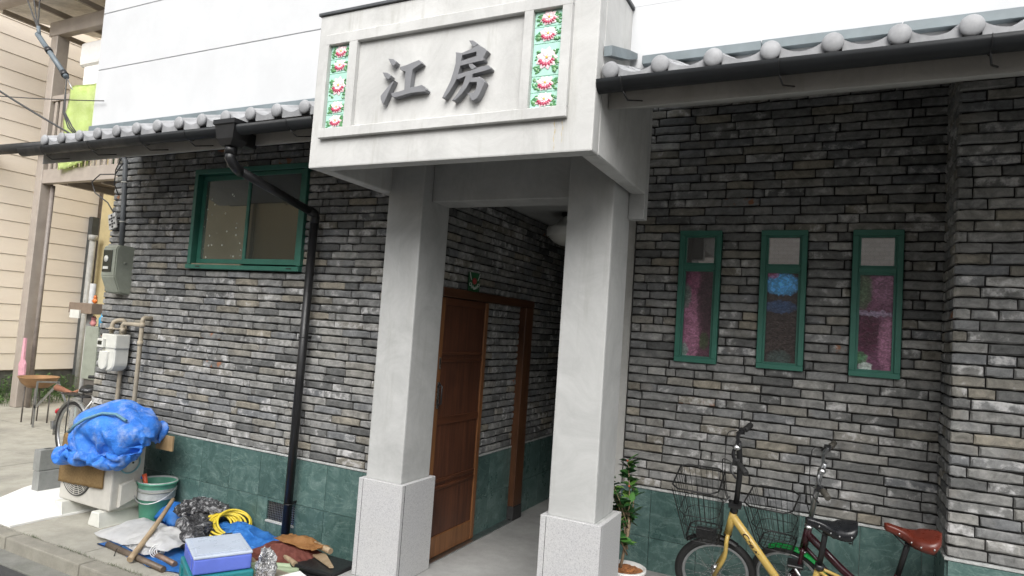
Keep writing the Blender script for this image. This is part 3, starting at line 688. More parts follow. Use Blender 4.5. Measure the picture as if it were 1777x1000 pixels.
# ------------------------------------------------------------------ tiled eaves
SL = .348; ang = math.atan(SL)
def eave(x0, x1, xb0, pitch, nb, zb, label, zf):
    e = thing('tiled_eave', label, 'roof', ((x0+x1)/2, 3.2, zf))
    # one pantile profile, ball end on a barrel
    def tile(first):
        q = MB(); L = .235; th = .016; n = 10
        prof = []
        for i in range(n+1):
            t = i/n; xx = .035+t*(pitch-.064); prof.append((xx, .030-.034*math.sin(math.pi*t)**.85))
        row = [[(x, 0, z) for x, z in prof], [(x, L, z+SL*L) for x, z in prof]]
        top = [q.bm.verts.new(p) for p in row[0]]; topb = [q.bm.verts.new(p) for p in row[1]]
        bot = [q.bm.verts.new((x, .004, min(z-.012, -.034))) for x, y, z in row[0]]; botb = [q.bm.verts.new((x, y, SL*L-.036)) for x, y, z in row[1]]
        for i in range(n):
            for f in ((top[i], top[i+1], topb[i+1], topb[i]), (bot[i], botb[i], botb[i+1], bot[i+1]), (top[i], bot[i], bot[i+1], top[i+1])):
                ff = q.bm.faces.new(f); ff.smooth = f[0] is top[i] and f[1] is top[i+1] and f[2] is topb[i+1]
        q.tube([(0, -.008, .012), (0, L, .010+SL*L)], .036 if first else .031, 14)
        if first: q.sphere((0, -.012, .012), .0435, .98, .42, 1, 20, 12)
        return q.mesh('roof_tile', TILE)
    m1, m2 = tile(True), tile(False)
    for i in range(nb):
        X = xb0+pitch*i+random.uniform(-.002, .002)
        if X > x1+.01: break
        inst('roof_tile', m1, e, Matrix.Translation((X, 2.925, zb[0]+(zb[1]-zb[0])*i/(nb-1)-.006)) @ Matrix.Rotation(random.uniform(-.015, .015), 4, 'Y'))
        inst('roof_tile', m2, e, Matrix.Translation((X, 3.15, zb[0]+(zb[1]-zb[0])*i/(nb-1)+.225*SL-.002)))
    # bedding, fascia and sloping soffit
    q = MB(); q.add([(x0, 2.96, zf+.075), (x1, 2.96, zf+.075), (x1, 3.38, zf+.075+.42*SL), (x0, 3.38, zf+.075+.42*SL),
        (x0, 2.96, zf+.05), (x1, 2.96, zf+.05), (x1, 3.38, zf+.05+.42*SL), (x0, 3.38, zf+.05+.42*SL)],
        [(0,1,2,3), (4,7,6,5), (0,4,5,1), (1,5,6,2), (2,6,7,3), (3,7,4,0)]); q.build('roof_bed', simple('bedding_mortar', (.33,.28,.23), .9, 0, .4, 25, .5), e)
    yb = 3.88 if x1 < -2 else 4.84
    q = MB(); za, zc = zf, zf+(yb-3.05)*SL
    q.add([(x0, 3.05, za), (x1, 3.05, za), (x1, yb, zc), (x0, yb, zc), (x0, 3.05, za+.10), (x1, 3.05, za+.10), (x1, yb, zc+.05), (x0, yb, zc+.05)],
        [(0,3,2,1), (4,5,6,7), (0,1,5,4), (1,2,6,5), (2,3,7,6), (3,0,4,7)]); q.build('fascia', SOFFIT, e)
    return e
def gutter(x0, x1, z, e, hooks):
    q = MB(); n = 10; ro, ri = .047, .043; c = 2.902; prof = []
    for i in range(n+1):
        t = math.pi+math.pi*i/n; prof.append((c+ro*math.cos(t), z+ro*1.1*math.sin(t)))
    for i in range(n, -1, -1):
        t = math.pi+math.pi*i/n; prof.append((c+ri*math.cos(t), z+ri*1.1*math.sin(t)+.001))
    prof[0] = (prof[0][0]-.004, prof[0][1]+.002)
    a = [q.bm.verts.new((x0, y, zz)) for y, zz in prof]; b = [q.bm.verts.new((x1, y, zz)) for y, zz in prof]; m = len(prof)
    for i in range(m):
        f = q.bm.faces.new((a[i], a[(i+1) % m], b[(i+1) % m], b[i])); f.smooth = i not in (n, m-1)
    q.bm.faces.new(a); q.bm.faces.new(b[::-1])
    # closed ends
    for X, s in ((x0, 1), (x1, -1)):
        vs = [q.bm.verts.new((X+.001*s, c+ro*math.cos(math.pi+math.pi*i/n)*.99, z+ro*1.09*math.sin(math.pi+math.pi*i/n))) for i in range(n+1)]; q.bm.faces.new(vs)
    g = q.build('gutter', GUTTERM, e)
    for X in hooks:
        q = MB(); q.tube([(X, c-ro-.004, z+.004)]+[(X, c+(ro+.005)*math.cos(math.pi+math.pi*i/8), z+(ro+.005)*1.1*math.sin(math.pi+math.pi*i/8)) for i in range(9)], .0022, 6)
        q.tube([(X, c-.01, z-ro*1.1-.004), (X+.012, c+.035, z-ro*1.1-.032), (X+.05, 3.048, z-ro*1.1+.0)], .004, 6)
        q.build('gutter_bracket', BLACKP, g)
e1 = eave(-5.95, cx0-.003, -5.695, .2284, 13, (3.026, 3.046), 'grey tiled eave with black gutter over the sliding window', 2.886)
gutter(-5.955, cx0-.004, 2.962, e1, (-5.62, -5.02, -4.42, -3.95, -3.03))
e2 = eave(cx1+.003, 3.2, -1.016, .2385, 18, (3.046, 3.066), 'grey tiled eave with ball ends over the three narrow windows', 2.912)
gutter(cx1+.002, 3.2, 2.99, e2, (-.94, -.26, .47, 1.2))
MB().box(-5.87, -2.92, 3.335, 3.368, 3.228, 3.290, .003).build('flashing', FLASH, e1)
MB().box(-2.92, cx0-.004, 3.20, 3.368, 3.25, 3.315, .003).build('flashing', FLASH, e1)
q = MB()
for i in range(8):
    a = -.985+i*.6; q.box(a, a+.597, 3.325, 3.3685, 3.243+i*.002, 3.292+i*.002, .003)
q.build('flashing', FLASH, e2)
q = MB(); q.prism([(2.935, 3.135), (3.20, 3.222), (3.36, 3.29), (3.36, 3.32), (3.20, 3.275), (2.935, 3.185)], lambda u, v, d: (cx1+.004+d, u, v), 0, .04); q.build('corner_flashing', FLASH, e2)

# ------------------------------------------------------------------ drainpipe with hopper
dp = thing('drainpipe', 'black downpipe with square hopper running from the left gutter to the ground', 'drainpipe', (-3.68, 3.8, 0))
q = MB(); hx, hy = -3.547, 2.905
sec = [(3.0, .098, .075), (2.972, .098, .075), (2.965, .088, .066), (2.88, .075, .058), (2.838, .045, .045)]
prev = None
for z, a, b in sec:
    r = [q.bm.verts.new((hx+sx*a, hy+sy*b, z)) for sx, sy in ((-1, -1), (1, -1), (1, 1), (-1, 1))]
    if prev:
        for i in range(4): q.bm.faces.new((prev[i], prev[(i+1) % 4], r[(i+1) % 4], r[i]))
    prev = r
q.bm.faces.new(prev)
q.box(hx-.090, hx+.090, hy-.067, hy+.067, 2.985, 2.992)
q.box(hx-.03, hx+.05, hy+.0, hy+.16, 2.86, 2.955, .01, 2)
q.build('hopper', BLACKP, dp)
q = MB(); q.tube([(hx, hy, 2.845), (hx, hy, 2.79)], .038, 16)
q.tube([(hx, hy, 2.80), (hx, hy, 2.765), (hx+.004, hy+.02, 2.735), (hx-.002, hy+.06, 2.712), (hx-.02, hy+.11, 2.70)], .034, 16)
q.build('elbow', BLACKP, dp)
MB().tube([(hx-.008, hy+.06, 2.712), (-3.625, 3.76, 2.572)], .031, 16).build('offset_pipe', BLACKP, dp)
MB().tube([(-3.617, 3.70, 2.583), (-3.628, 3.775, 2.572), (-3.636, 3.80, 2.55), (-3.64, 3.80, 2.50)], .035, 16).build('elbow', BLACKP, dp)
MB().tube([(-3.64, 3.80, 2.55), (-3.655, 3.80, .0)], .032, 18).build('downpipe', BLACKP, dp)
for z in (1.62, .37):
    q = MB(); q.torus((-3.648, 3.80, z), (0, 0, 1), .034, .004, 20, 6); q.box(-3.653, -3.643, 3.83, 3.90, z-.01, z+.01); q.build('pipe_clip', BLACKP, dp)

# ------------------------------------------------------------------ meters and pipes on the left wall
em = thing('electricity_meter', 'grey green meter box with dark window at the left wall corner', 'meter box', (-5.98, 3.8, 2.1))
q = MB(); a, b = -6.10, -5.90
poly = [(3.90, 2.31), (3.74, 2.31), (3.715, 2.28), (3.715, 2.02), (3.78, 1.87), (3.90, 1.86)]
q.prism(poly, lambda u, v, d: (d, u, v), a, b, 0)
bmesh.ops.bevel(q.bm, geom=q.bm.edges[:], offset=.010, segments=2, affect='EDGES'); q.build('case', METERG, em)
MB().box(a+.02, b-.05, 3.709, 3.714, 2.06, 2.26, .001).build('meter_window', GLASS, em)
MB().lathe([(.001, 0), (.03, 0), (.03, .004), (.001, .005)], (-6.03, 3.7085, 2.18), (0, -1, 0), 20).build('dial', WHITEPL, em); MB().box(-6.065, -5.99, 3.706, 3.7085, 2.085, 2.11).build('counter', WHITEPL, em)
MB().lathe([(.001, .0), (.010, .0), (.010, .010), (.001, .012)], (b, 3.80, 2.15), (1, 0, 0), 12).build('latch', METERG, em)
cdm = simple('grey_conduit', (.12,.13,.14), .5)
cd_ = thing('conduit', 'grey electric conduit curving down the wall corner to the meter box', 'pipe', (-6.2, 3.87, 3.1))
MB().tube([(-6.30, 3.84, 3.20), (-6.22, 3.86, 3.19), (-6.16, 3.868, 3.14), (-6.14, 3.868, 3.05), (-6.10, 3.868, 2.6), (-6.08, 3.868, 2.31)], .024, 12).build('conduit_pipe', cdm, cd_)
for z in (2.93, 2.55): MB().torus((-6.135+(2.93-z)*.1, 3.868, z), (0, 0, 1), .026, .006, 16, 6).build('clip', WHITEPL, cd_)
tg = thing('wall_tag', 'small printed white tag hanging beside the meter conduit', 'tag', (-6.2, 3.83, 2.52))
MB().obox((-6.19, 3.83, 2.55), (1, 0, .28), (0, 1, 0), (-.28, 0, 1), .11, .012, .15).build('tag_plate', simple('tag_plate_white', (.5,.5,.48), .5), tg)
q = MB()
for i in range(5):
    for k in range(3):
        if (i+k) % 2 or k == 1: q.obox((-6.19+(k-1)*.03-.28*(i-2)*.026, 3.8215, 2.55+(i-2)*.026+(k-1)*.03*.28), (1, 0, .28), (0, 1, 0), (-.28, 0, 1), .02, .004, .016)
q.build('print', BLACKPL, tg)
gm = thing('gas_meter', 'white gas meter with looped beige inlet pipes on the brick wall', 'gas meter', (-5.85, 3.75, 1.35))
q = MB(); q.box(-5.965, -5.755, 3.70, 3.84, 1.37, 1.50, .014, 3); q.build('upper_case', WHITEPL, gm)
q = MB(); pr_ = [(-.095, .06)]+[(-.095*math.cos(math.pi*i/10), -.10-.075*math.sin(math.pi*i/10)) for i in range(11)]+[(.095, .06)]
q.prism([(-5.865+u, 1.34+v) for u, v in pr_], frame_u(3.84), .0, .13, .012); q.build('lower_case', WHITEPL, gm)
q = MB(); q.prism([(-5.90+u*.6, 1.30+v*.7) for u, v in pr_], frame_u(3.71), .0, .022, .006); q.build('bellows_cover', WHITEPL, gm)
MB().box(-5.975, -5.89, 3.672, 3.70, 1.375, 1.455, .004).build('index_box', WHITEPL, gm)
MB().box(-5.962, -5.905, 3.669, 3.672, 1.40, 1.435).build('counter_window', GLASS, gm)
gp_ = thing('gas_pipe', 'beige steel gas pipe bent over and down beside the gas meter', 'pipe', (-5.55, 3.83, 0))
def bend(pts, r=.05, k=5):
    pts = [Vector(p) for p in pts]; out = [pts[0]]
    for a, b, c in zip(pts, pts[1:], pts[2:]):
        d1 = (a-b); d2 = (c-b); rr_ = min(r, d1.length*.45, d2.length*.45); s, e = b+d1.normalized()*rr_, b+d2.normalized()*rr_
        for i in range(k+1):
            t = i/k; out.append(s*(1-t)**2+b*2*t*(1-t)+e*t*t)
    return out+[pts[-1]]
MB().tube(bend([(-5.545, 3.88, 1.665), (-5.545, 3.79, 1.665), (-5.545, 3.79, .0)], .03), .0185, 12).build('riser', BEIGEPIPE, gp_)
MB().tube(bend([(-5.56, 3.79, 1.60), (-5.72, 3.79, 1.60), (-5.785, 3.77, 1.60), (-5.785, 3.77, 1.50)], .04), .0185, 12).build('outlet', BEIGEPIPE, gp_)
MB().tube(bend([(-5.935, 3.77, 1.50), (-5.935, 3.77, 1.615), (-5.86, 3.84, 1.635), (-5.86, 3.84, 0.0)], .045), .0185, 12).build('inlet', BEIGEPIPE, gp_)
for x_, y_, z_ in ((-5.545, 3.79, 1.60), (-5.545, 3.79, 1.44), (-5.785, 3.77, 1.54), (-5.935, 3.77, 1.54)):
    MB().lathe([(.0, -.02), (.025, -.02), (.025, .02), (.0, .02)], (x_, y_, z_), (0, 0, 1), 12).build('pipe_fitting', BEIGEPIPE, gp_)
MB().lathe([(.001, 0), (.09, 0), (.09, .006), (.001, .006)], (-5.86, 3.77, 1.545), (0, 0, 1), 20).build('flange', BEIGEPIPE, gp_)
# ------------------------------------------------------------------ crumpled things
def ridged(p, s, seed):
    q = Vector(p)*s+Vector((seed, seed*1.7, -seed)); a = 0; w_ = 1
    for k in range(4):
        a += w_*(1-abs(noise.noise(q)*2)); q = q*2.03+Vector((3.1, 1.7, .3)); w_ *= .5
    return a/1.9
def blob(name, mat, c, rx, ry, rz, amp, freq, seed, parent=None, sub=5, flat=0, ang_=0, crease=1.0, zmin=None):
    """a crumpled bundle: an icosphere pushed in and out along creases"""
    bm = bmesh.new(); bmesh.ops.create_icosphere(bm, subdivisions=sub, radius=1)
    for v in bm.verts:
        d = v.co.normalized(); n1 = noise.noise(d*1.6+Vector((seed, 0, 0)))*.22
        r = 1+n1+amp*(ridged(d, freq, seed)-.55)*crease+amp*.35*(ridged(d, freq*2.7, seed+9)-.5)
        p = Vector((d.x*rx*r, d.y*ry*r, d.z*rz*r))
        if flat and p.z < -rz*flat: p.z = -rz*flat
        v.co = p
    for f in bm.faces: f.smooth = crease < 1
    bmesh.ops.rotate(bm, verts=bm.verts, cent=(0, 0, 0), matrix=Matrix.Rotation(ang_, 3, 'Z'))
    for v in bm.verts:
        v.co += Vector(c)
        if zmin is not None and v.co.z < zmin: v.co.z = zmin+random.uniform(0, .002)
    me = bpy.data.meshes.new(name); bm.to_mesh(me); bm.free(); me.materials.append(mat)
    return inst(name, me, parent)
def sheet(name, mat, corners, z0, amp, freq, seed, parent=None, nu=40, nv=26, edge=.03, th=.006, bulge=0, fold=None, smooth=True):
    """a cloth or sheet lying on something: bilinear patch with creases and a wavy outline"""
    A, B, C_, D = [Vector(c) for c in corners]; bm = bmesh.new(); g = []
    for j in range(nv+1):
        row = []
        for i in range(nu+1):
            u, v = i/nu, j/nv
            p = (A*(1-u)+B*u)*(1-v)+(D*(1-u)+C_*u)*v
            e = noise.noise(Vector((u*4, v*4, seed)))*edge
            p = p+Vector((e, noise.noise(Vector((u*4+9, v*4, seed)))*edge, 0))
            b = math.sin(math.pi*u)*math.sin(math.pi*v)
            h = amp*(ridged((p.x, p.y, seed), freq, seed)-.35)*(.35+.65*min(1, b*2.2))+bulge*b**.6
            if fold: h += fold(u, v)
            p.z = max(p.z+z0+h, .003)
            row.append(bm.verts.new(p))
        g.append(row)
    for j in range(nv):
        for i in range(nu):
            f = bm.faces.new((g[j][i], g[j][i+1], g[j+1][i+1], g[j+1][i])); f.smooth = smooth
    r = bmesh.ops.solidify(bm, geom=bm.faces[:], thickness=th)
    me = bpy.data.meshes.new(name); bmesh.ops.recalc_face_normals(bm, faces=bm.faces[:]); bm.to_mesh(me); bm.free(); me.materials.append(mat)
    return inst(name, me, parent)

# ------------------------------------------------------------------ air conditioner unit
ac = thing('air_conditioner', 'beige outdoor air conditioner unit on two plastic feet by the wall', 'air conditioner', (-5.48, 3.52, 0))
ACM = simple('ac_beige_enamel', (.50,.485,.44), .42, 0, .14, 6, .04)
fcx, fcz, fr_ = -5.60, .375, .205
q = MB(); q.box(-5.83, -5.14, 3.40, 3.66, .115, .665, .018, 3); q.build('cabinet', ACM, ac)
MB().box(-5.255, -5.128, 3.388, 3.655, .13, .655, .012, 2).build('side_cover', ACM, ac)
q = MB(); q.prism([(3.45, .33), (3.56, .36), (3.60, .30), (3.60, .20), (3.45, .15)], lambda u, v, d: (-5.128+d, u, v), -.01, .028, .008); q.build('valve_cover', ACM, ac)
MB().lathe([(fr_, 0), (fr_-.004, .012), (fr_-.015, .012), (fr_-.02, .0015), (.001, .0015)], (fcx, 3.399, fcz), (0, -1, 0), 40).build('fan_opening', simple('fan_dark', (.06,.06,.055), .7), ac)
q = MB()
for k in range(1, 13): q.torus((fcx, 3.390, fcz), (0, 1, 0), fr_*k/13, .0034, 36, 5)
for k in range(16):
    a = math.pi*2*k/16; q.tube([(fcx+.03*math.cos(a), 3.388, fcz+.03*math.sin(a)), (fcx+(fr_-.012)*math.cos(a+.35), 3.388, fcz+(fr_-.012)*math.sin(a+.35))], .0025, 4)
q.lathe([(.001, 0), (.035, 0), (.035, .005), (.001, .006)], (fcx, 3.387, fcz), (0, -1, 0), 16)
q.build('fan_grille', ACM, ac)
for x_ in (-5.735, -5.235):
    q = MB(); pf = [(-.075, 0), (.075, 0), (.07, .012), (.048, .112), (-.048, .112), (-.07, .012)]
    q.prism([(x_+u, v+.001) for u, v in pf], frame_u(3.345), -.36, 0, .006); q.build('foot', WHITEPL, ac)
q = MB(); q.box(-5.139, -5.126, 3.50, 3.60, .42, .55, .003); q.build('label_plate', WHITEPL, ac)
q = MB()
for yy, zz in ((3.52, .51), (3.55, .49), (3.575, .515)): q.lathe([(.001, 0), (.008, 0), (.008, .004), (.001, .004)], (-5.126, yy, zz), (1, 0, 0), 10)
q.build('switch', BLACKPL, ac)
hz = thing('thin_hose', 'pale blue thin hose looped on the side of the air conditioner', 'hose', (-5.11, 3.5, .5))
q = MB(); q.torus((-5.112, 3.515, .50), (1, .05, 0), .085, .007, 30, 7, 150, 400, u=(0, 1, 0)); q.build('loop', simple('pale_blue_tube', (.2,.38,.42), .4), hz)
# brown coarse mat hanging over the front
def mat_brown():
    q = N('coconut_mat'); a = q.ramp(q.noise(60, 5, .8), [(.3, (.46,.30,.14)), (.7, (.68,.49,.26))]); a = q.mix(q.ramp(q.noise(260, 2, .7, q.stretch(1, 1, 3)), [(.4, .5), (.6, 0.)]), a, (.30,.19,.09))
    q.bump(q.noise(220, 3, .8, q.stretch(.6, 1, 3)), .9, .006); return q.fin(a, .95, 0, .1)
def hang(name, mat, pts, x0, x1, th, seed, jag=.012, nu=30, nv=22):
    """a sheet following a profile (y,z) and spanning x0..x1"""
    bm = bmesh.new(); g = []; P_ = [Vector((0, a, b)) for a, b in pts]; Ls = [0]
    for a, b in zip(P_, P_[1:]): Ls.append(Ls[-1]+(b-a).length)
    for j in range(nv+1):
        t = j/nv*Ls[-1]; k = max(i for i in range(len(Ls)) if Ls[i] <= t+1e-9); k = min(k, len(P_)-2)
        p0 = P_[k].lerp(P_[k+1], (t-Ls[k])/(Ls[k+1]-Ls[k])); row = []
        for i in range(nu+1):
            u = i/nu; x = x0+(x1-x0)*u
            o = .008*noise.noise(Vector((x*6, p0.z*5, seed)))
            dz = (jag*noise.noise(Vector((x*17, 3, seed)))-.05*u*0)*(j/nv)**6
            ex = .008*noise.noise(Vector((p0.z*12, seed, 1)))*(1 if i in (0, nu) else 0)
            row.append(bm.verts.new((x+ex, p0.y-abs(o), p0.z+dz-.03*(1-u)*(j/nv))))
        g.append(row)
    for j in range(nv):
        for i in range(nu):
            f = bm.faces.new((g[j][i], g[j][i+1], g[j+1][i+1], g[j+1][i])); f.smooth = True
    bmesh.ops.solidify(bm, geom=bm.faces[:], thickness=th)
    me = bpy.data.meshes.new(name); bmesh.ops.recalc_face_normals(bm, faces=bm.faces[:]); bm.to_mesh(me); bm.free(); me.materials.append(mat)
    return inst(name, me)
tag(hang('mat', mat_brown(), [(3.60, .677), (3.42, .677), (3.385, .66), (3.380, .56), (3.378, .29)], -5.82, -5.22, .008, 3), 'coarse brown mat draped over the front of the air conditioner', 'mat')
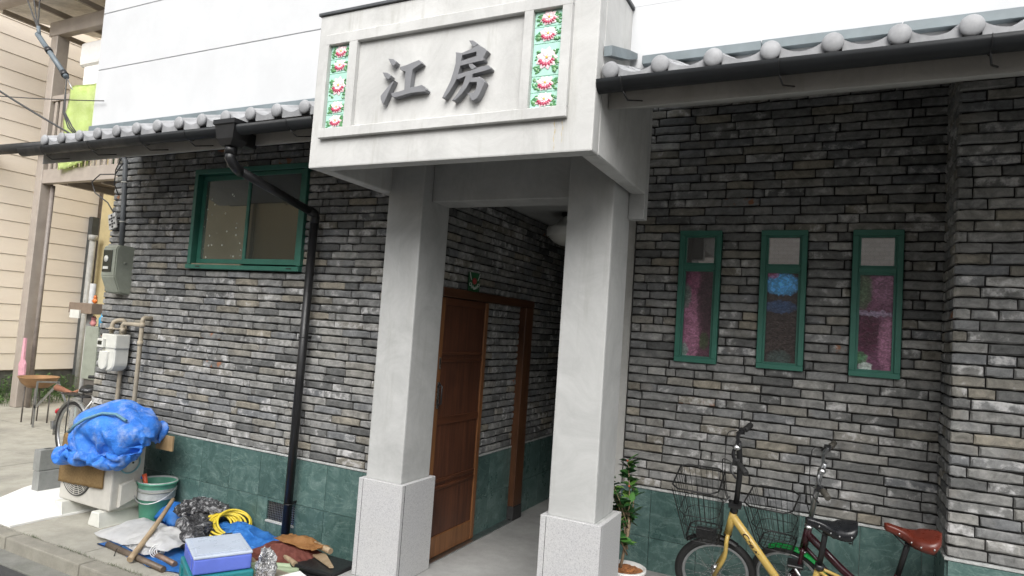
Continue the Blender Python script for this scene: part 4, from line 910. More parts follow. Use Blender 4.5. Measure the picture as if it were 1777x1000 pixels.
# blue tarpaulin bundle
# folds of the gathered tarpaulin: a draped cloth grid, 53 x 53 points, x y z in millimetres from the corner below
TARP_CORNER = [-5.926, 3.179, 0.347]
TARP_POINTS = [
 228, 129, 132, 230, 123, 132, 231, 115, 131, 233, 108, 130, 237, 102, 129, 243, 96, 130, 251, 91, 130, 263, 88, 132, 279, 89, 134, 297, 91, 138, 313, 92, 142, 327, 90, 147, 340, 88, 152, 352, 84, 157, 360, 75, 161,
 366, 62, 164, 377, 52, 164, 392, 48, 164, 410, 47, 164, 430, 51, 164, 450, 56, 165, 469, 59, 167, 487, 62, 171, 504, 61, 174, 521, 54, 179, 538, 47, 182, 556, 41, 185, 575, 33, 191, 595, 28, 196, 614, 33, 197,
 631, 42, 196, 648, 47, 194, 665, 50, 192, 679, 58, 190, 692, 66, 187, 707, 70, 184, 722, 72, 181, 737, 75, 179, 748, 80, 179, 759, 86, 179, 769, 91, 181, 781, 95, 183, 795, 96, 185, 811, 95, 186, 826, 94, 187,
 840, 96, 187, 849, 99, 186, 858, 104, 185, 867, 107, 184, 876, 110, 182, 886, 113, 181, 897, 114, 180, 907, 116, 178, 224, 134, 133, 218, 110, 154, 205, 111, 124, 227, 131, 115, 226, 100, 103, 256, 91, 106, 243, 117, 120,
 272, 109, 115, 278, 78, 108, 285, 107, 119, 309, 91, 113, 340, 99, 122, 318, 79, 135, 332, 64, 160, 357, 48, 173, 386, 40, 163, 391, 66, 144, 409, 39, 144, 403, 70, 150, 423, 47, 138, 433, 33, 163, 464, 31, 172,
 493, 36, 159, 492, 67, 149, 506, 39, 158, 533, 24, 166, 563, 17, 170, 590, 37, 167, 585, 8, 177, 605, 32, 169, 622, 15, 191, 653, 20, 185, 642, 48, 173, 672, 51, 162, 698, 70, 158, 690, 46, 180, 721, 44, 189,
 752, 52, 189, 751, 61, 158, 779, 66, 173, 761, 85, 154, 766, 114, 167, 792, 124, 182, 800, 101, 163, 829, 101, 159, 849, 118, 173, 858, 118, 206, 833, 99, 199, 861, 103, 212, 877, 130, 204, 873, 137, 173, 895, 124, 152,
 916, 119, 178, 219, 138, 133, 199, 111, 133, 214, 139, 121, 208, 113, 105, 232, 128, 97, 235, 98, 87, 245, 129, 93, 273, 117, 89, 264, 87, 86, 290, 86, 100, 314, 104, 87, 319, 82, 110, 331, 57, 124, 323, 38, 149,
 351, 25, 158, 377, 29, 140, 378, 56, 123, 406, 44, 115, 405, 76, 121, 416, 72, 151, 441, 53, 143, 453, 24, 147, 483, 27, 134, 489, 57, 122, 512, 36, 130, 535, 15, 138, 566, 7, 144, 588, 29, 140, 580, 0, 150,
 609, 5, 157, 625, 31, 168, 644, 6, 161, 659, 34, 154, 661, 61, 137, 685, 45, 152, 708, 28, 166, 716, 60, 166, 741, 40, 165, 771, 40, 151, 761, 70, 151, 784, 88, 137, 777, 119, 140, 781, 101, 166, 795, 127, 153,
 810, 113, 177, 833, 132, 190, 866, 125, 179, 848, 97, 173, 872, 88, 191, 895, 106, 198, 891, 140, 194, 891, 117, 180, 923, 123, 177, 214, 143, 134, 210, 120, 157, 191, 122, 130, 205, 141, 108, 213, 131, 78, 210, 102, 92,
 232, 114, 71, 253, 98, 88, 271, 110, 69, 279, 79, 75, 309, 82, 67, 301, 67, 95, 306, 45, 117, 326, 21, 126, 358, 21, 130, 365, 52, 128, 378, 33, 104, 402, 48, 88, 422, 55, 111, 439, 71, 135, 428, 46, 119,
 442, 17, 121, 472, 19, 108, 487, 45, 96, 511, 24, 104, 542, 22, 111, 566, 2, 116, 560, 24, 139, 584, 9, 122, 614, 12, 131, 626, 40, 140, 630, 8, 135, 659, 18, 129, 680, 40, 139, 705, 61, 137, 698, 29, 139,
 716, 56, 136, 746, 59, 144, 759, 35, 125, 754, 68, 123, 766, 97, 116, 797, 103, 125, 800, 83, 151, 807, 111, 134, 806, 133, 157, 829, 151, 169, 847, 128, 155, 863, 100, 149, 884, 81, 165, 906, 102, 172, 905, 113, 202,
 901, 140, 182, 929, 128, 177, 207, 147, 133, 190, 124, 140, 200, 145, 123, 178, 133, 105, 197, 111, 94, 193, 93, 69, 222, 89, 82, 248, 74, 73, 246, 105, 62, 270, 88, 50, 291, 65, 53, 284, 49, 80, 298, 26, 97,
 330, 23, 97, 362, 29, 103, 340, 43, 120, 360, 55, 99, 386, 72, 92, 417, 80, 98, 447, 83, 111, 444, 53, 97, 431, 24, 96, 459, 15, 83, 490, 21, 80, 518, 38, 80, 541, 16, 83, 571, 22, 95, 553, 40, 115,
 578, 36, 132, 599, 25, 110, 598, 38, 140, 621, 30, 118, 651, 36, 108, 682, 34, 112, 700, 61, 109, 694, 29, 111, 722, 42, 112, 738, 69, 118, 735, 38, 110, 747, 64, 96, 774, 69, 112, 801, 75, 128, 828, 80, 144,
 834, 111, 145, 818, 136, 131, 844, 149, 144, 871, 141, 160, 884, 117, 142, 905, 96, 153, 925, 85, 176, 931, 111, 194, 919, 140, 204, 936, 133, 177, 198, 150, 133, 206, 135, 159, 177, 140, 143, 171, 115, 126, 188, 91, 112,
 182, 72, 86, 212, 67, 99, 220, 73, 68, 227, 93, 43, 250, 71, 38, 272, 47, 41, 276, 26, 64, 300, 45, 76, 332, 38, 73, 359, 50, 84, 330, 56, 97, 348, 77, 112, 380, 80, 119, 407, 97, 119, 426, 92, 93,
 425, 64, 79, 422, 33, 70, 453, 31, 60, 484, 30, 53, 516, 32, 51, 542, 41, 69, 573, 44, 77, 563, 63, 101, 582, 63, 125, 594, 50, 98, 596, 64, 127, 623, 53, 136, 653, 58, 126, 684, 61, 117, 684, 63, 85,
 692, 33, 82, 719, 49, 84, 711, 66, 111, 730, 56, 88, 761, 47, 77, 789, 56, 91, 816, 66, 105, 843, 77, 119, 818, 97, 127, 837, 121, 117, 859, 144, 120, 882, 157, 139, 906, 135, 135, 926, 110, 141, 947, 94, 160,
 944, 124, 172, 938, 118, 204, 944, 137, 178, 183, 152, 132, 189, 155, 164, 195, 124, 161, 185, 98, 145, 177, 71, 129, 172, 52, 104, 196, 52, 81, 192, 79, 63, 207, 74, 35, 229, 51, 40, 251, 28, 46, 282, 35, 38,
 301, 58, 50, 332, 56, 50, 356, 73, 66, 325, 75, 76, 354, 87, 86, 365, 103, 112, 393, 115, 102, 405, 101, 76, 399, 70, 69, 417, 53, 49, 449, 54, 43, 481, 56, 41, 514, 59, 41, 544, 63, 50, 575, 67, 59,
 583, 78, 89, 595, 88, 117, 598, 76, 87, 608, 87, 116, 635, 76, 126, 644, 60, 99, 661, 78, 120, 658, 55, 98, 679, 57, 73, 708, 71, 69, 710, 90, 95, 738, 82, 81, 762, 71, 61, 793, 76, 70, 817, 89, 87,
 848, 91, 95, 830, 114, 107, 860, 104, 117, 880, 128, 108, 903, 147, 122, 926, 154, 144, 946, 130, 135, 965, 104, 139, 963, 102, 171, 966, 119, 199, 952, 142, 181, 167, 153, 131, 161, 148, 162, 169, 117, 167, 161, 111, 137,
 151, 83, 125, 163, 78, 95, 167, 49, 81, 168, 67, 54, 193, 49, 42, 214, 32, 24, 241, 48, 28, 271, 53, 18, 301, 67, 22, 322, 82, 42, 352, 94, 47, 322, 98, 58, 327, 98, 90, 353, 118, 91, 380, 132, 83,
 382, 109, 61, 384, 80, 47, 415, 80, 38, 447, 81, 34, 479, 84, 33, 511, 87, 36, 542, 91, 44, 574, 95, 50, 575, 104, 81, 583, 112, 111, 590, 104, 80, 619, 94, 90, 642, 99, 111, 639, 83, 83, 661, 98, 99,
 680, 74, 93, 667, 82, 65, 695, 95, 57, 709, 114, 79, 734, 103, 61, 763, 97, 48, 795, 97, 50, 822, 107, 65, 854, 107, 71, 843, 132, 88, 871, 116, 93, 901, 110, 103, 923, 134, 105, 946, 142, 127, 967, 142, 152,
 988, 120, 140, 992, 104, 168, 964, 120, 169, 958, 148, 183, 153, 156, 129, 148, 128, 146, 141, 113, 173, 137, 99, 144, 128, 96, 113, 136, 67, 101, 139, 45, 77, 154, 42, 49, 172, 45, 22, 201, 55, 12, 231, 67, 8,
 261, 79, 9, 290, 92, 14, 313, 107, 31, 344, 118, 33, 326, 127, 58, 328, 126, 90, 343, 118, 65, 368, 138, 61, 353, 110, 54, 385, 109, 47, 412, 107, 31, 444, 109, 26, 476, 112, 28, 508, 116, 31, 540, 119, 37,
 572, 122, 42, 577, 131, 73, 585, 140, 101, 599, 130, 73, 627, 114, 74, 648, 122, 97, 643, 109, 67, 673, 108, 75, 673, 98, 106, 685, 102, 76, 682, 119, 49, 707, 137, 61, 733, 127, 45, 764, 124, 37, 796, 121, 35,
 828, 123, 41, 859, 125, 50, 856, 150, 71, 882, 130, 70, 912, 121, 78, 942, 119, 90, 965, 128, 111, 970, 156, 127, 981, 144, 155, 1003, 130, 175, 976, 128, 194, 960, 156, 186, 145, 162, 128, 132, 150, 156, 121, 119, 155,
 110, 88, 153, 110, 76, 124, 109, 61, 95, 116, 56, 63, 138, 64, 40, 162, 72, 21, 191, 82, 9, 220, 93, 2, 248, 104, 13, 277, 117, 21, 306, 131, 16, 320, 129, 45, 335, 154, 55, 313, 148, 77, 344, 146, 64,
 360, 140, 87, 353, 141, 53, 380, 136, 37, 409, 135, 24, 441, 137, 29, 472, 139, 36, 504, 141, 44, 535, 143, 51, 566, 146, 58, 597, 151, 66, 592, 166, 94, 611, 156, 69, 606, 129, 86, 623, 114, 107, 639, 134, 84,
 671, 135, 84, 679, 124, 113, 700, 124, 88, 686, 143, 66, 702, 157, 41, 734, 154, 36, 766, 152, 31, 797, 150, 37, 829, 150, 30, 845, 150, 58, 872, 167, 53, 892, 143, 46, 920, 145, 64, 940, 148, 89, 972, 151, 94,
 996, 154, 115, 1005, 158, 146, 995, 158, 177, 983, 153, 207, 959, 165, 188, 134, 167, 126, 115, 143, 134, 93, 131, 156, 83, 99, 150, 83, 87, 119, 86, 78, 87, 109, 83, 64, 133, 92, 45, 157, 100, 25, 180, 108, 4,
 210, 119, 0, 241, 129, 1, 271, 139, 3, 292, 154, 25, 301, 148, 55, 319, 172, 43, 336, 162, 68, 346, 139, 90, 357, 166, 89, 358, 168, 56, 388, 160, 52, 405, 132, 52, 436, 124, 54, 468, 124, 61, 499, 125, 67,
 530, 128, 75, 562, 131, 82, 575, 160, 81, 586, 190, 80, 609, 171, 93, 598, 145, 108, 622, 136, 125, 637, 154, 103, 667, 162, 94, 685, 151, 119, 711, 147, 99, 690, 166, 82, 708, 180, 59, 739, 171, 59, 766, 178, 43,
 798, 179, 36, 830, 179, 32, 853, 177, 54, 866, 170, 25, 893, 172, 43, 919, 174, 61, 938, 177, 88, 970, 179, 93, 996, 182, 111, 982, 174, 139, 969, 167, 168, 990, 177, 191, 958, 174, 190, 121, 172, 125, 91, 156, 125,
 88, 120, 129, 107, 97, 130, 92, 112, 107, 82, 105, 78, 89, 98, 48, 115, 108, 30, 141, 123, 18, 171, 134, 14, 201, 145, 11, 233, 153, 15, 264, 158, 24, 278, 140, 46, 284, 171, 55, 308, 190, 63, 311, 164, 81,
 322, 146, 106, 331, 174, 89, 363, 178, 83, 388, 158, 82, 403, 129, 80, 431, 113, 80, 462, 114, 87, 494, 116, 94, 525, 116, 101, 549, 137, 107, 560, 167, 105, 578, 194, 107, 607, 187, 118, 588, 162, 128, 617, 159, 140,
 636, 177, 121, 662, 156, 122, 681, 176, 105, 697, 155, 124, 715, 162, 98, 711, 191, 85, 740, 197, 72, 769, 202, 59, 800, 203, 52, 831, 193, 57, 860, 205, 50, 868, 199, 20, 893, 201, 40, 919, 203, 59, 935, 205, 87,
 967, 208, 92, 978, 202, 122, 993, 198, 151, 963, 195, 164, 981, 204, 190, 957, 183, 192, 113, 178, 126, 102, 158, 150, 113, 128, 145, 131, 108, 129, 119, 111, 97, 104, 123, 75, 116, 108, 53, 107, 135, 41, 134, 148, 29,
 163, 160, 22, 194, 170, 23, 225, 174, 32, 255, 176, 45, 264, 154, 67, 292, 162, 81, 297, 193, 89, 323, 179, 102, 305, 162, 122, 335, 158, 112, 363, 175, 112, 389, 157, 110, 407, 130, 109, 425, 104, 107, 456, 107, 114,
 488, 107, 121, 518, 116, 129, 533, 144, 130, 548, 173, 131, 572, 195, 135, 603, 201, 143, 579, 180, 150, 610, 187, 142, 642, 185, 148, 670, 169, 147, 678, 194, 127, 705, 179, 136, 731, 172, 119, 721, 201, 111, 751, 201, 98,
 774, 186, 82, 806, 191, 77, 825, 217, 73, 832, 209, 43, 858, 224, 32, 887, 229, 45, 914, 231, 63, 940, 233, 82, 956, 228, 110, 987, 229, 121, 991, 227, 153, 991, 201, 171, 961, 214, 170, 957, 191, 193, 116, 189, 128,
 128, 161, 140, 130, 132, 128, 109, 120, 113, 128, 139, 102, 122, 146, 74, 136, 119, 68, 135, 140, 43, 129, 172, 46, 155, 186, 33, 186, 193, 39, 216, 193, 53, 245, 193, 66, 257, 172, 88, 280, 159, 107, 294, 186, 117,
 323, 199, 123, 313, 177, 145, 337, 156, 141, 363, 174, 141, 386, 151, 139, 396, 121, 134, 419, 98, 135, 450, 100, 142, 482, 102, 149, 508, 120, 155, 521, 150, 156, 540, 175, 159, 566, 195, 164, 596, 203, 170, 594, 172, 174,
 615, 161, 153, 636, 172, 173, 656, 192, 157, 686, 203, 154, 717, 203, 145, 715, 172, 143, 732, 199, 137, 753, 182, 120, 780, 197, 109, 807, 212, 99, 820, 188, 80, 845, 206, 69, 871, 221, 58, 877, 253, 59, 901, 250, 81,
 925, 247, 102, 953, 256, 117, 975, 245, 140, 963, 218, 152, 988, 228, 170, 967, 229, 194, 961, 199, 195, 125, 201, 131, 114, 171, 115, 138, 154, 109, 112, 140, 122, 105, 154, 94, 93, 134, 73, 119, 139, 54, 148, 144, 69,
 157, 170, 52, 158, 202, 57, 179, 178, 63, 204, 191, 79, 233, 194, 92, 262, 194, 106, 269, 173, 130, 299, 174, 143, 312, 203, 150, 335, 184, 162, 339, 153, 170, 365, 173, 170, 381, 145, 166, 388, 114, 160, 413, 94, 163,
 445, 95, 170, 475, 101, 177, 497, 125, 182, 517, 150, 184, 533, 178, 186, 565, 179, 188, 596, 187, 194, 621, 169, 183, 622, 140, 170, 653, 150, 167, 664, 177, 180, 692, 192, 179, 722, 202, 173, 726, 171, 170, 747, 193, 161,
 772, 187, 141, 797, 177, 122, 819, 200, 122, 836, 180, 103, 862, 193, 89, 881, 218, 85, 882, 251, 87, 898, 278, 86, 915, 271, 114, 937, 271, 136, 948, 242, 129, 955, 244, 161, 971, 241, 189, 987, 225, 213, 970, 205, 196,
 125, 210, 135, 138, 182, 121, 119, 172, 97, 94, 160, 110, 80, 139, 91, 77, 151, 61, 105, 155, 74, 133, 169, 64, 161, 166, 81, 157, 198, 85, 189, 192, 86, 204, 163, 88, 227, 172, 109, 250, 182, 130, 273, 195, 148,
 287, 174, 169, 303, 201, 177, 313, 171, 176, 334, 159, 198, 365, 168, 198, 370, 137, 192, 380, 107, 187, 407, 90, 191, 438, 92, 198, 468, 104, 204, 484, 132, 206, 509, 152, 212, 532, 174, 215, 563, 167, 214, 595, 170, 217,
 624, 159, 209, 628, 129, 196, 659, 136, 192, 672, 163, 204, 702, 174, 200, 722, 200, 202, 736, 171, 197, 763, 182, 183, 777, 165, 159, 807, 168, 148, 832, 188, 145, 852, 171, 125, 878, 184, 112, 883, 216, 114, 888, 248, 115,
 899, 279, 116, 926, 297, 114, 956, 284, 118, 947, 266, 145, 977, 263, 155, 995, 239, 173, 1010, 223, 195, 981, 211, 197, 115, 217, 139, 104, 187, 136, 101, 187, 103, 73, 175, 98, 53, 150, 94, 65, 174, 75, 95, 179, 84,
 125, 191, 81, 140, 170, 100, 157, 194, 114, 189, 191, 115, 189, 160, 112, 207, 180, 128, 230, 191, 148, 253, 202, 168, 270, 185, 190, 296, 197, 205, 303, 166, 202, 328, 181, 215, 352, 161, 223, 362, 131, 219, 372, 100, 214,
 401, 86, 219, 432, 92, 226, 460, 107, 232, 475, 136, 234, 499, 157, 238, 531, 157, 239, 563, 162, 242, 588, 145, 230, 620, 147, 235, 634, 120, 223, 665, 122, 216, 681, 148, 227, 703, 172, 228, 724, 196, 230, 751, 182, 219,
 761, 159, 199, 787, 171, 185, 817, 162, 175, 845, 176, 168, 867, 163, 148, 892, 181, 137, 899, 212, 137, 897, 244, 142, 902, 276, 144, 933, 283, 138, 955, 308, 134, 947, 289, 160, 959, 264, 177, 981, 249, 197, 1007, 242, 215,
 995, 217, 200, 109, 225, 143, 79, 201, 126, 82, 171, 127, 56, 182, 119, 34, 171, 105, 52, 196, 92, 84, 207, 92, 116, 205, 104, 144, 195, 117, 159, 171, 131, 188, 182, 143, 171, 158, 134, 196, 167, 151, 214, 183, 171,
 235, 198, 191, 260, 203, 211, 283, 193, 231, 291, 161, 229, 316, 177, 242, 336, 152, 246, 344, 121, 239, 371, 104, 243, 395, 83, 247, 425, 94, 254, 452, 110, 260, 467, 139, 261, 499, 137, 259, 530, 146, 265, 562, 143, 264,
 586, 126, 251, 616, 134, 261, 645, 130, 248, 672, 112, 243, 697, 132, 244, 717, 157, 248, 730, 185, 257, 742, 162, 238, 770, 169, 225, 799, 176, 211, 829, 170, 199, 849, 152, 183, 876, 169, 175, 904, 178, 163, 907, 210, 165,
 918, 240, 161, 908, 269, 171, 933, 289, 166, 947, 319, 160, 974, 299, 157, 986, 272, 172, 991, 272, 204, 1007, 251, 187, 1014, 223, 204, 112, 235, 147, 75, 202, 139, 61, 189, 127, 45, 178, 148, 27, 190, 126, 56, 211, 126,
 93, 197, 114, 110, 191, 133, 141, 205, 145, 146, 175, 155, 174, 184, 168, 155, 159, 158, 181, 171, 174, 205, 168, 194, 223, 185, 214, 241, 203, 234, 261, 181, 245, 280, 157, 256, 308, 168, 268, 315, 137, 259, 336, 115, 266,
 367, 106, 272, 389, 82, 275, 415, 100, 280, 444, 113, 287, 468, 134, 289, 498, 123, 284, 529, 132, 290, 560, 124, 286, 586, 109, 275, 618, 109, 275, 647, 124, 276, 674, 107, 271, 701, 124, 272, 725, 146, 274, 741, 173, 280,
 761, 159, 259, 782, 146, 238, 807, 166, 237, 832, 152, 221, 861, 144, 208, 889, 155, 197, 914, 175, 190, 924, 205, 187, 933, 237, 186, 922, 265, 196, 931, 296, 194, 951, 322, 188, 983, 316, 179, 1004, 294, 167, 1010, 265, 183,
 1016, 256, 212, 1033, 230, 209, 116, 245, 150, 65, 229, 156, 56, 201, 156, 38, 201, 168, 26, 212, 144, 69, 207, 148, 78, 190, 154, 108, 177, 156, 120, 202, 165, 134, 180, 181, 163, 181, 195, 145, 155, 185, 174, 157, 198,
 190, 179, 216, 213, 169, 236, 235, 184, 255, 261, 193, 272, 266, 163, 281, 296, 157, 293, 307, 128, 286, 339, 126, 293, 353, 97, 296, 382, 84, 304, 407, 105, 308, 434, 121, 312, 466, 116, 312, 497, 109, 310, 528, 116, 315,
 554, 101, 304, 586, 106, 304, 619, 105, 303, 648, 118, 304, 676, 102, 300, 705, 117, 299, 712, 148, 300, 744, 150, 297, 760, 135, 274, 791, 135, 263, 817, 155, 262, 841, 139, 245, 868, 153, 234, 899, 152, 224, 921, 175, 218,
 936, 203, 214, 948, 233, 211, 937, 262, 221, 952, 290, 214, 959, 322, 216, 979, 299, 203, 1002, 281, 191, 1032, 286, 183, 1036, 254, 190, 1044, 238, 217, 111, 254, 154, 84, 240, 176, 47, 240, 160, 30, 230, 170, 23, 238, 142,
 52, 223, 127, 78, 217, 162, 86, 191, 175, 105, 203, 191, 135, 199, 202, 151, 179, 221, 133, 152, 211, 163, 155, 225, 192, 160, 238, 200, 184, 258, 223, 173, 279, 245, 188, 296, 270, 172, 308, 278, 141, 309, 301, 119, 313,
 332, 125, 322, 345, 96, 324, 375, 87, 332, 399, 108, 335, 431, 105, 336, 463, 97, 333, 493, 106, 338, 523, 94, 333, 554, 102, 333, 587, 101, 332, 619, 101, 332, 649, 112, 333, 678, 98, 328, 705, 116, 328, 720, 145, 327,
 739, 125, 310, 769, 122, 298, 800, 125, 289, 827, 143, 286, 853, 134, 271, 877, 154, 262, 908, 150, 251, 927, 175, 246, 935, 207, 243, 959, 228, 237, 953, 259, 244, 972, 284, 234, 969, 315, 242, 994, 310, 222, 1016, 297, 203,
 1032, 267, 201, 1062, 259, 202, 1042, 249, 225, 105, 263, 157, 79, 270, 182, 57, 267, 156, 32, 259, 159, 43, 252, 129, 71, 237, 142, 65, 230, 173, 80, 214, 190, 95, 199, 216, 115, 178, 204, 128, 191, 232, 122, 159, 238,
 152, 166, 249, 181, 180, 256, 199, 161, 276, 206, 179, 301, 231, 183, 321, 252, 159, 327, 279, 144, 338, 293, 115, 341, 323, 124, 350, 337, 95, 352, 368, 104, 354, 397, 90, 358, 429, 89, 360, 460, 99, 362, 491, 89, 362,
 523, 93, 362, 555, 100, 362, 587, 97, 361, 619, 99, 361, 651, 106, 361, 681, 94, 357, 690, 125, 351, 722, 127, 350, 750, 119, 336, 778, 109, 323, 808, 115, 314, 836, 131, 311, 866, 131, 297, 887, 155, 289, 917, 149, 279,
 925, 180, 274, 951, 194, 263, 959, 226, 266, 979, 249, 253, 975, 280, 262, 985, 311, 265, 996, 289, 242, 1008, 274, 216, 1034, 295, 209, 1060, 275, 225, 1032, 260, 233, 104, 272, 160, 68, 279, 173, 38, 275, 161, 39, 267, 131,
 69, 256, 136, 65, 247, 171, 72, 237, 189, 55, 223, 203, 75, 200, 193, 88, 180, 216, 102, 190, 245, 115, 167, 265, 141, 187, 266, 170, 192, 280, 192, 179, 298, 203, 156, 319, 216, 173, 343, 240, 155, 353, 267, 141, 364,
 286, 115, 369, 315, 123, 377, 334, 98, 381, 365, 108, 383, 395, 96, 387, 427, 91, 389, 459, 96, 391, 491, 89, 390, 523, 94, 390, 555, 97, 390, 587, 94, 390, 618, 102, 389, 649, 94, 387, 681, 99, 385, 700, 124, 378,
 724, 105, 369, 755, 101, 359, 786, 107, 350, 816, 112, 342, 847, 117, 334, 874, 133, 324, 896, 156, 316, 926, 150, 306, 936, 180, 301, 964, 189, 288, 983, 211, 273, 987, 242, 280, 1001, 271, 272, 1004, 299, 285, 1016, 279, 264,
 1027, 259, 241, 1026, 270, 214, 1034, 289, 226, 1019, 271, 239, 98, 282, 165, 79, 292, 154, 47, 290, 151, 46, 289, 117, 70, 285, 133, 73, 272, 162, 56, 255, 181, 78, 243, 201, 63, 214, 214, 83, 204, 232, 75, 184, 256,
 102, 191, 273, 129, 201, 288, 157, 202, 304, 182, 192, 322, 202, 176, 340, 208, 151, 359, 231, 158, 381, 250, 132, 385, 277, 119, 396, 307, 122, 405, 332, 101, 410, 362, 111, 411, 393, 103, 415, 425, 97, 418, 458, 94, 419,
 490, 97, 418, 523, 95, 419, 555, 95, 419, 587, 102, 418, 618, 95, 417, 650, 98, 416, 675, 117, 406, 707, 120, 406, 733, 103, 396, 759, 117, 383, 790, 122, 375, 821, 126, 367, 851, 132, 358, 883, 134, 352, 905, 156, 344,
 935, 151, 333, 955, 174, 322, 973, 200, 314, 999, 204, 296, 1012, 233, 291, 995, 260, 297, 1020, 278, 294, 1041, 281, 273, 1054, 267, 248, 1035, 291, 237, 1013, 309, 229, 1011, 282, 245, 86, 291, 170, 76, 320, 165, 65, 307, 146,
 64, 316, 112, 74, 311, 130, 68, 300, 143, 62, 279, 183, 52, 254, 193, 66, 243, 221, 75, 227, 247, 81, 207, 272, 88, 188, 298, 114, 200, 313, 142, 204, 328, 169, 202, 346, 190, 187, 364, 208, 168, 383, 217, 143, 401,
 246, 135, 414, 278, 137, 418, 299, 117, 432, 331, 119, 433, 361, 110, 440, 393, 113, 442, 424, 105, 445, 457, 104, 446, 490, 104, 446, 522, 104, 446, 554, 105, 446, 587, 102, 447, 619, 105, 445, 650, 111, 442, 680, 122, 435,
 709, 108, 432, 733, 123, 417, 764, 129, 408, 795, 132, 401, 826, 135, 393, 856, 144, 384, 888, 139, 380, 914, 156, 371, 945, 156, 360, 970, 171, 347, 989, 196, 337, 1016, 201, 320, 1022, 233, 318, 1012, 264, 320, 1028, 251, 295,
 1048, 256, 270, 1063, 286, 267, 1032, 289, 258, 1035, 312, 240, 1012, 291, 249, 83, 301, 176, 59, 316, 168, 40, 309, 143, 48, 335, 131, 61, 325, 155, 64, 291, 184, 36, 289, 189, 29, 262, 209, 43, 251, 237, 54, 238, 264,
 66, 223, 290, 79, 209, 316, 101, 199, 338, 127, 213, 351, 151, 203, 369, 175, 196, 388, 191, 174, 406, 211, 158, 426, 242, 155, 435, 271, 148, 444, 297, 133, 457, 329, 134, 458, 361, 128, 463, 391, 120, 470, 424, 120, 470,
 456, 118, 471, 489, 116, 473, 522, 115, 473, 554, 114, 474, 587, 114, 472, 617, 122, 468, 649, 128, 464, 679, 117, 463, 707, 129, 451, 738, 134, 443, 769, 138, 435, 800, 142, 427, 831, 147, 419, 862, 152, 411, 893, 155, 403,
 925, 153, 398, 951, 168, 385, 980, 173, 373, 1006, 187, 359, 1030, 202, 345, 1011, 229, 345, 1031, 253, 338, 1047, 264, 312, 1066, 248, 291, 1047, 274, 288, 1030, 303, 283, 1052, 299, 260, 1021, 301, 251, 82, 311, 170, 57, 305, 181,
 36, 318, 161, 32, 342, 148, 39, 334, 170, 51, 315, 202, 63, 286, 199, 56, 266, 223, 43, 277, 251, 51, 262, 278, 66, 249, 304, 77, 235, 330, 94, 222, 355, 115, 212, 378, 143, 220, 392, 160, 201, 413, 183, 188, 431,
 212, 182, 444, 236, 167, 461, 266, 160, 470, 296, 153, 478, 328, 149, 482, 360, 145, 487, 391, 139, 492, 423, 137, 494, 456, 135, 495, 489, 133, 496, 522, 132, 497, 554, 133, 494, 586, 130, 497, 618, 130, 495, 651, 130, 493,
 682, 134, 486, 713, 138, 478, 744, 142, 470, 775, 146, 462, 806, 150, 455, 837, 153, 447, 869, 157, 439, 900, 161, 431, 931, 165, 423, 961, 173, 413, 987, 185, 399, 1012, 200, 384, 1038, 214, 370, 1032, 241, 360, 1050, 231, 340,
 1066, 258, 333, 1085, 262, 307, 1072, 288, 294, 1042, 281, 301, 1041, 310, 285, 1034, 311, 253, 71, 321, 178, 43, 324, 178, 7, 314, 171, 4, 345, 155, 24, 344, 181, 31, 315, 190, 37, 294, 210, 45, 286, 240, 70, 285, 260,
 58, 288, 290, 61, 273, 319, 79, 261, 343, 98, 249, 367, 112, 236, 393, 130, 225, 418, 159, 224, 432, 180, 210, 452, 207, 200, 467, 234, 190, 480, 265, 183, 489, 297, 176, 496, 328, 170, 503, 360, 165, 508, 392, 161, 511,
 424, 158, 513, 456, 155, 516, 489, 153, 518, 522, 153, 517, 555, 152, 516, 587, 153, 513, 619, 155, 510, 651, 155, 508, 681, 161, 498, 712, 165, 489, 743, 169, 480, 775, 173, 473, 806, 176, 466, 838, 178, 461, 870, 180, 456,
 902, 180, 452, 934, 183, 446, 965, 189, 436, 993, 199, 424, 1019, 212, 409, 1042, 228, 393, 1050, 254, 376, 1064, 228, 365, 1086, 243, 347, 1080, 272, 333, 1055, 284, 317, 1048, 308, 296, 1067, 302, 272, 1046, 321, 255, 65, 332, 188,
 33, 334, 189, 0, 333, 196, 6, 360, 180, 38, 355, 167, 39, 348, 194, 44, 319, 224, 35, 310, 253, 58, 307, 275, 78, 305, 299, 78, 293, 329, 74, 284, 360, 99, 275, 379, 114, 263, 406, 129, 251, 432, 151, 242, 454,
 177, 233, 471, 205, 224, 485, 235, 215, 496, 265, 206, 507, 296, 199, 514, 328, 193, 520, 360, 187, 526, 392, 183, 529, 425, 180, 532, 457, 178, 533, 490, 176, 535, 523, 175, 535, 555, 176, 532, 587, 177, 529, 619, 179, 525,
 652, 180, 523, 683, 183, 516, 713, 188, 506, 745, 192, 498, 777, 193, 493, 809, 193, 489, 841, 194, 485, 873, 197, 479, 904, 201, 472, 935, 206, 463, 967, 210, 456, 997, 217, 446, 1027, 224, 434, 1055, 234, 419, 1040, 240, 401,
 1065, 251, 385, 1091, 261, 369, 1068, 282, 358, 1053, 302, 339, 1071, 304, 312, 1069, 326, 286, 1052, 332, 259, 64, 342, 197, 34, 341, 215, 10, 352, 215, 31, 371, 196, 54, 369, 176, 54, 358, 200, 53, 344, 234, 45, 335, 264,
 44, 324, 294, 71, 330, 309, 73, 318, 340, 92, 306, 364, 91, 298, 396, 110, 289, 421, 131, 279, 444, 156, 270, 463, 180, 260, 482, 207, 250, 498, 237, 242, 509, 267, 233, 519, 298, 225, 528, 330, 219, 533, 362, 214, 539,
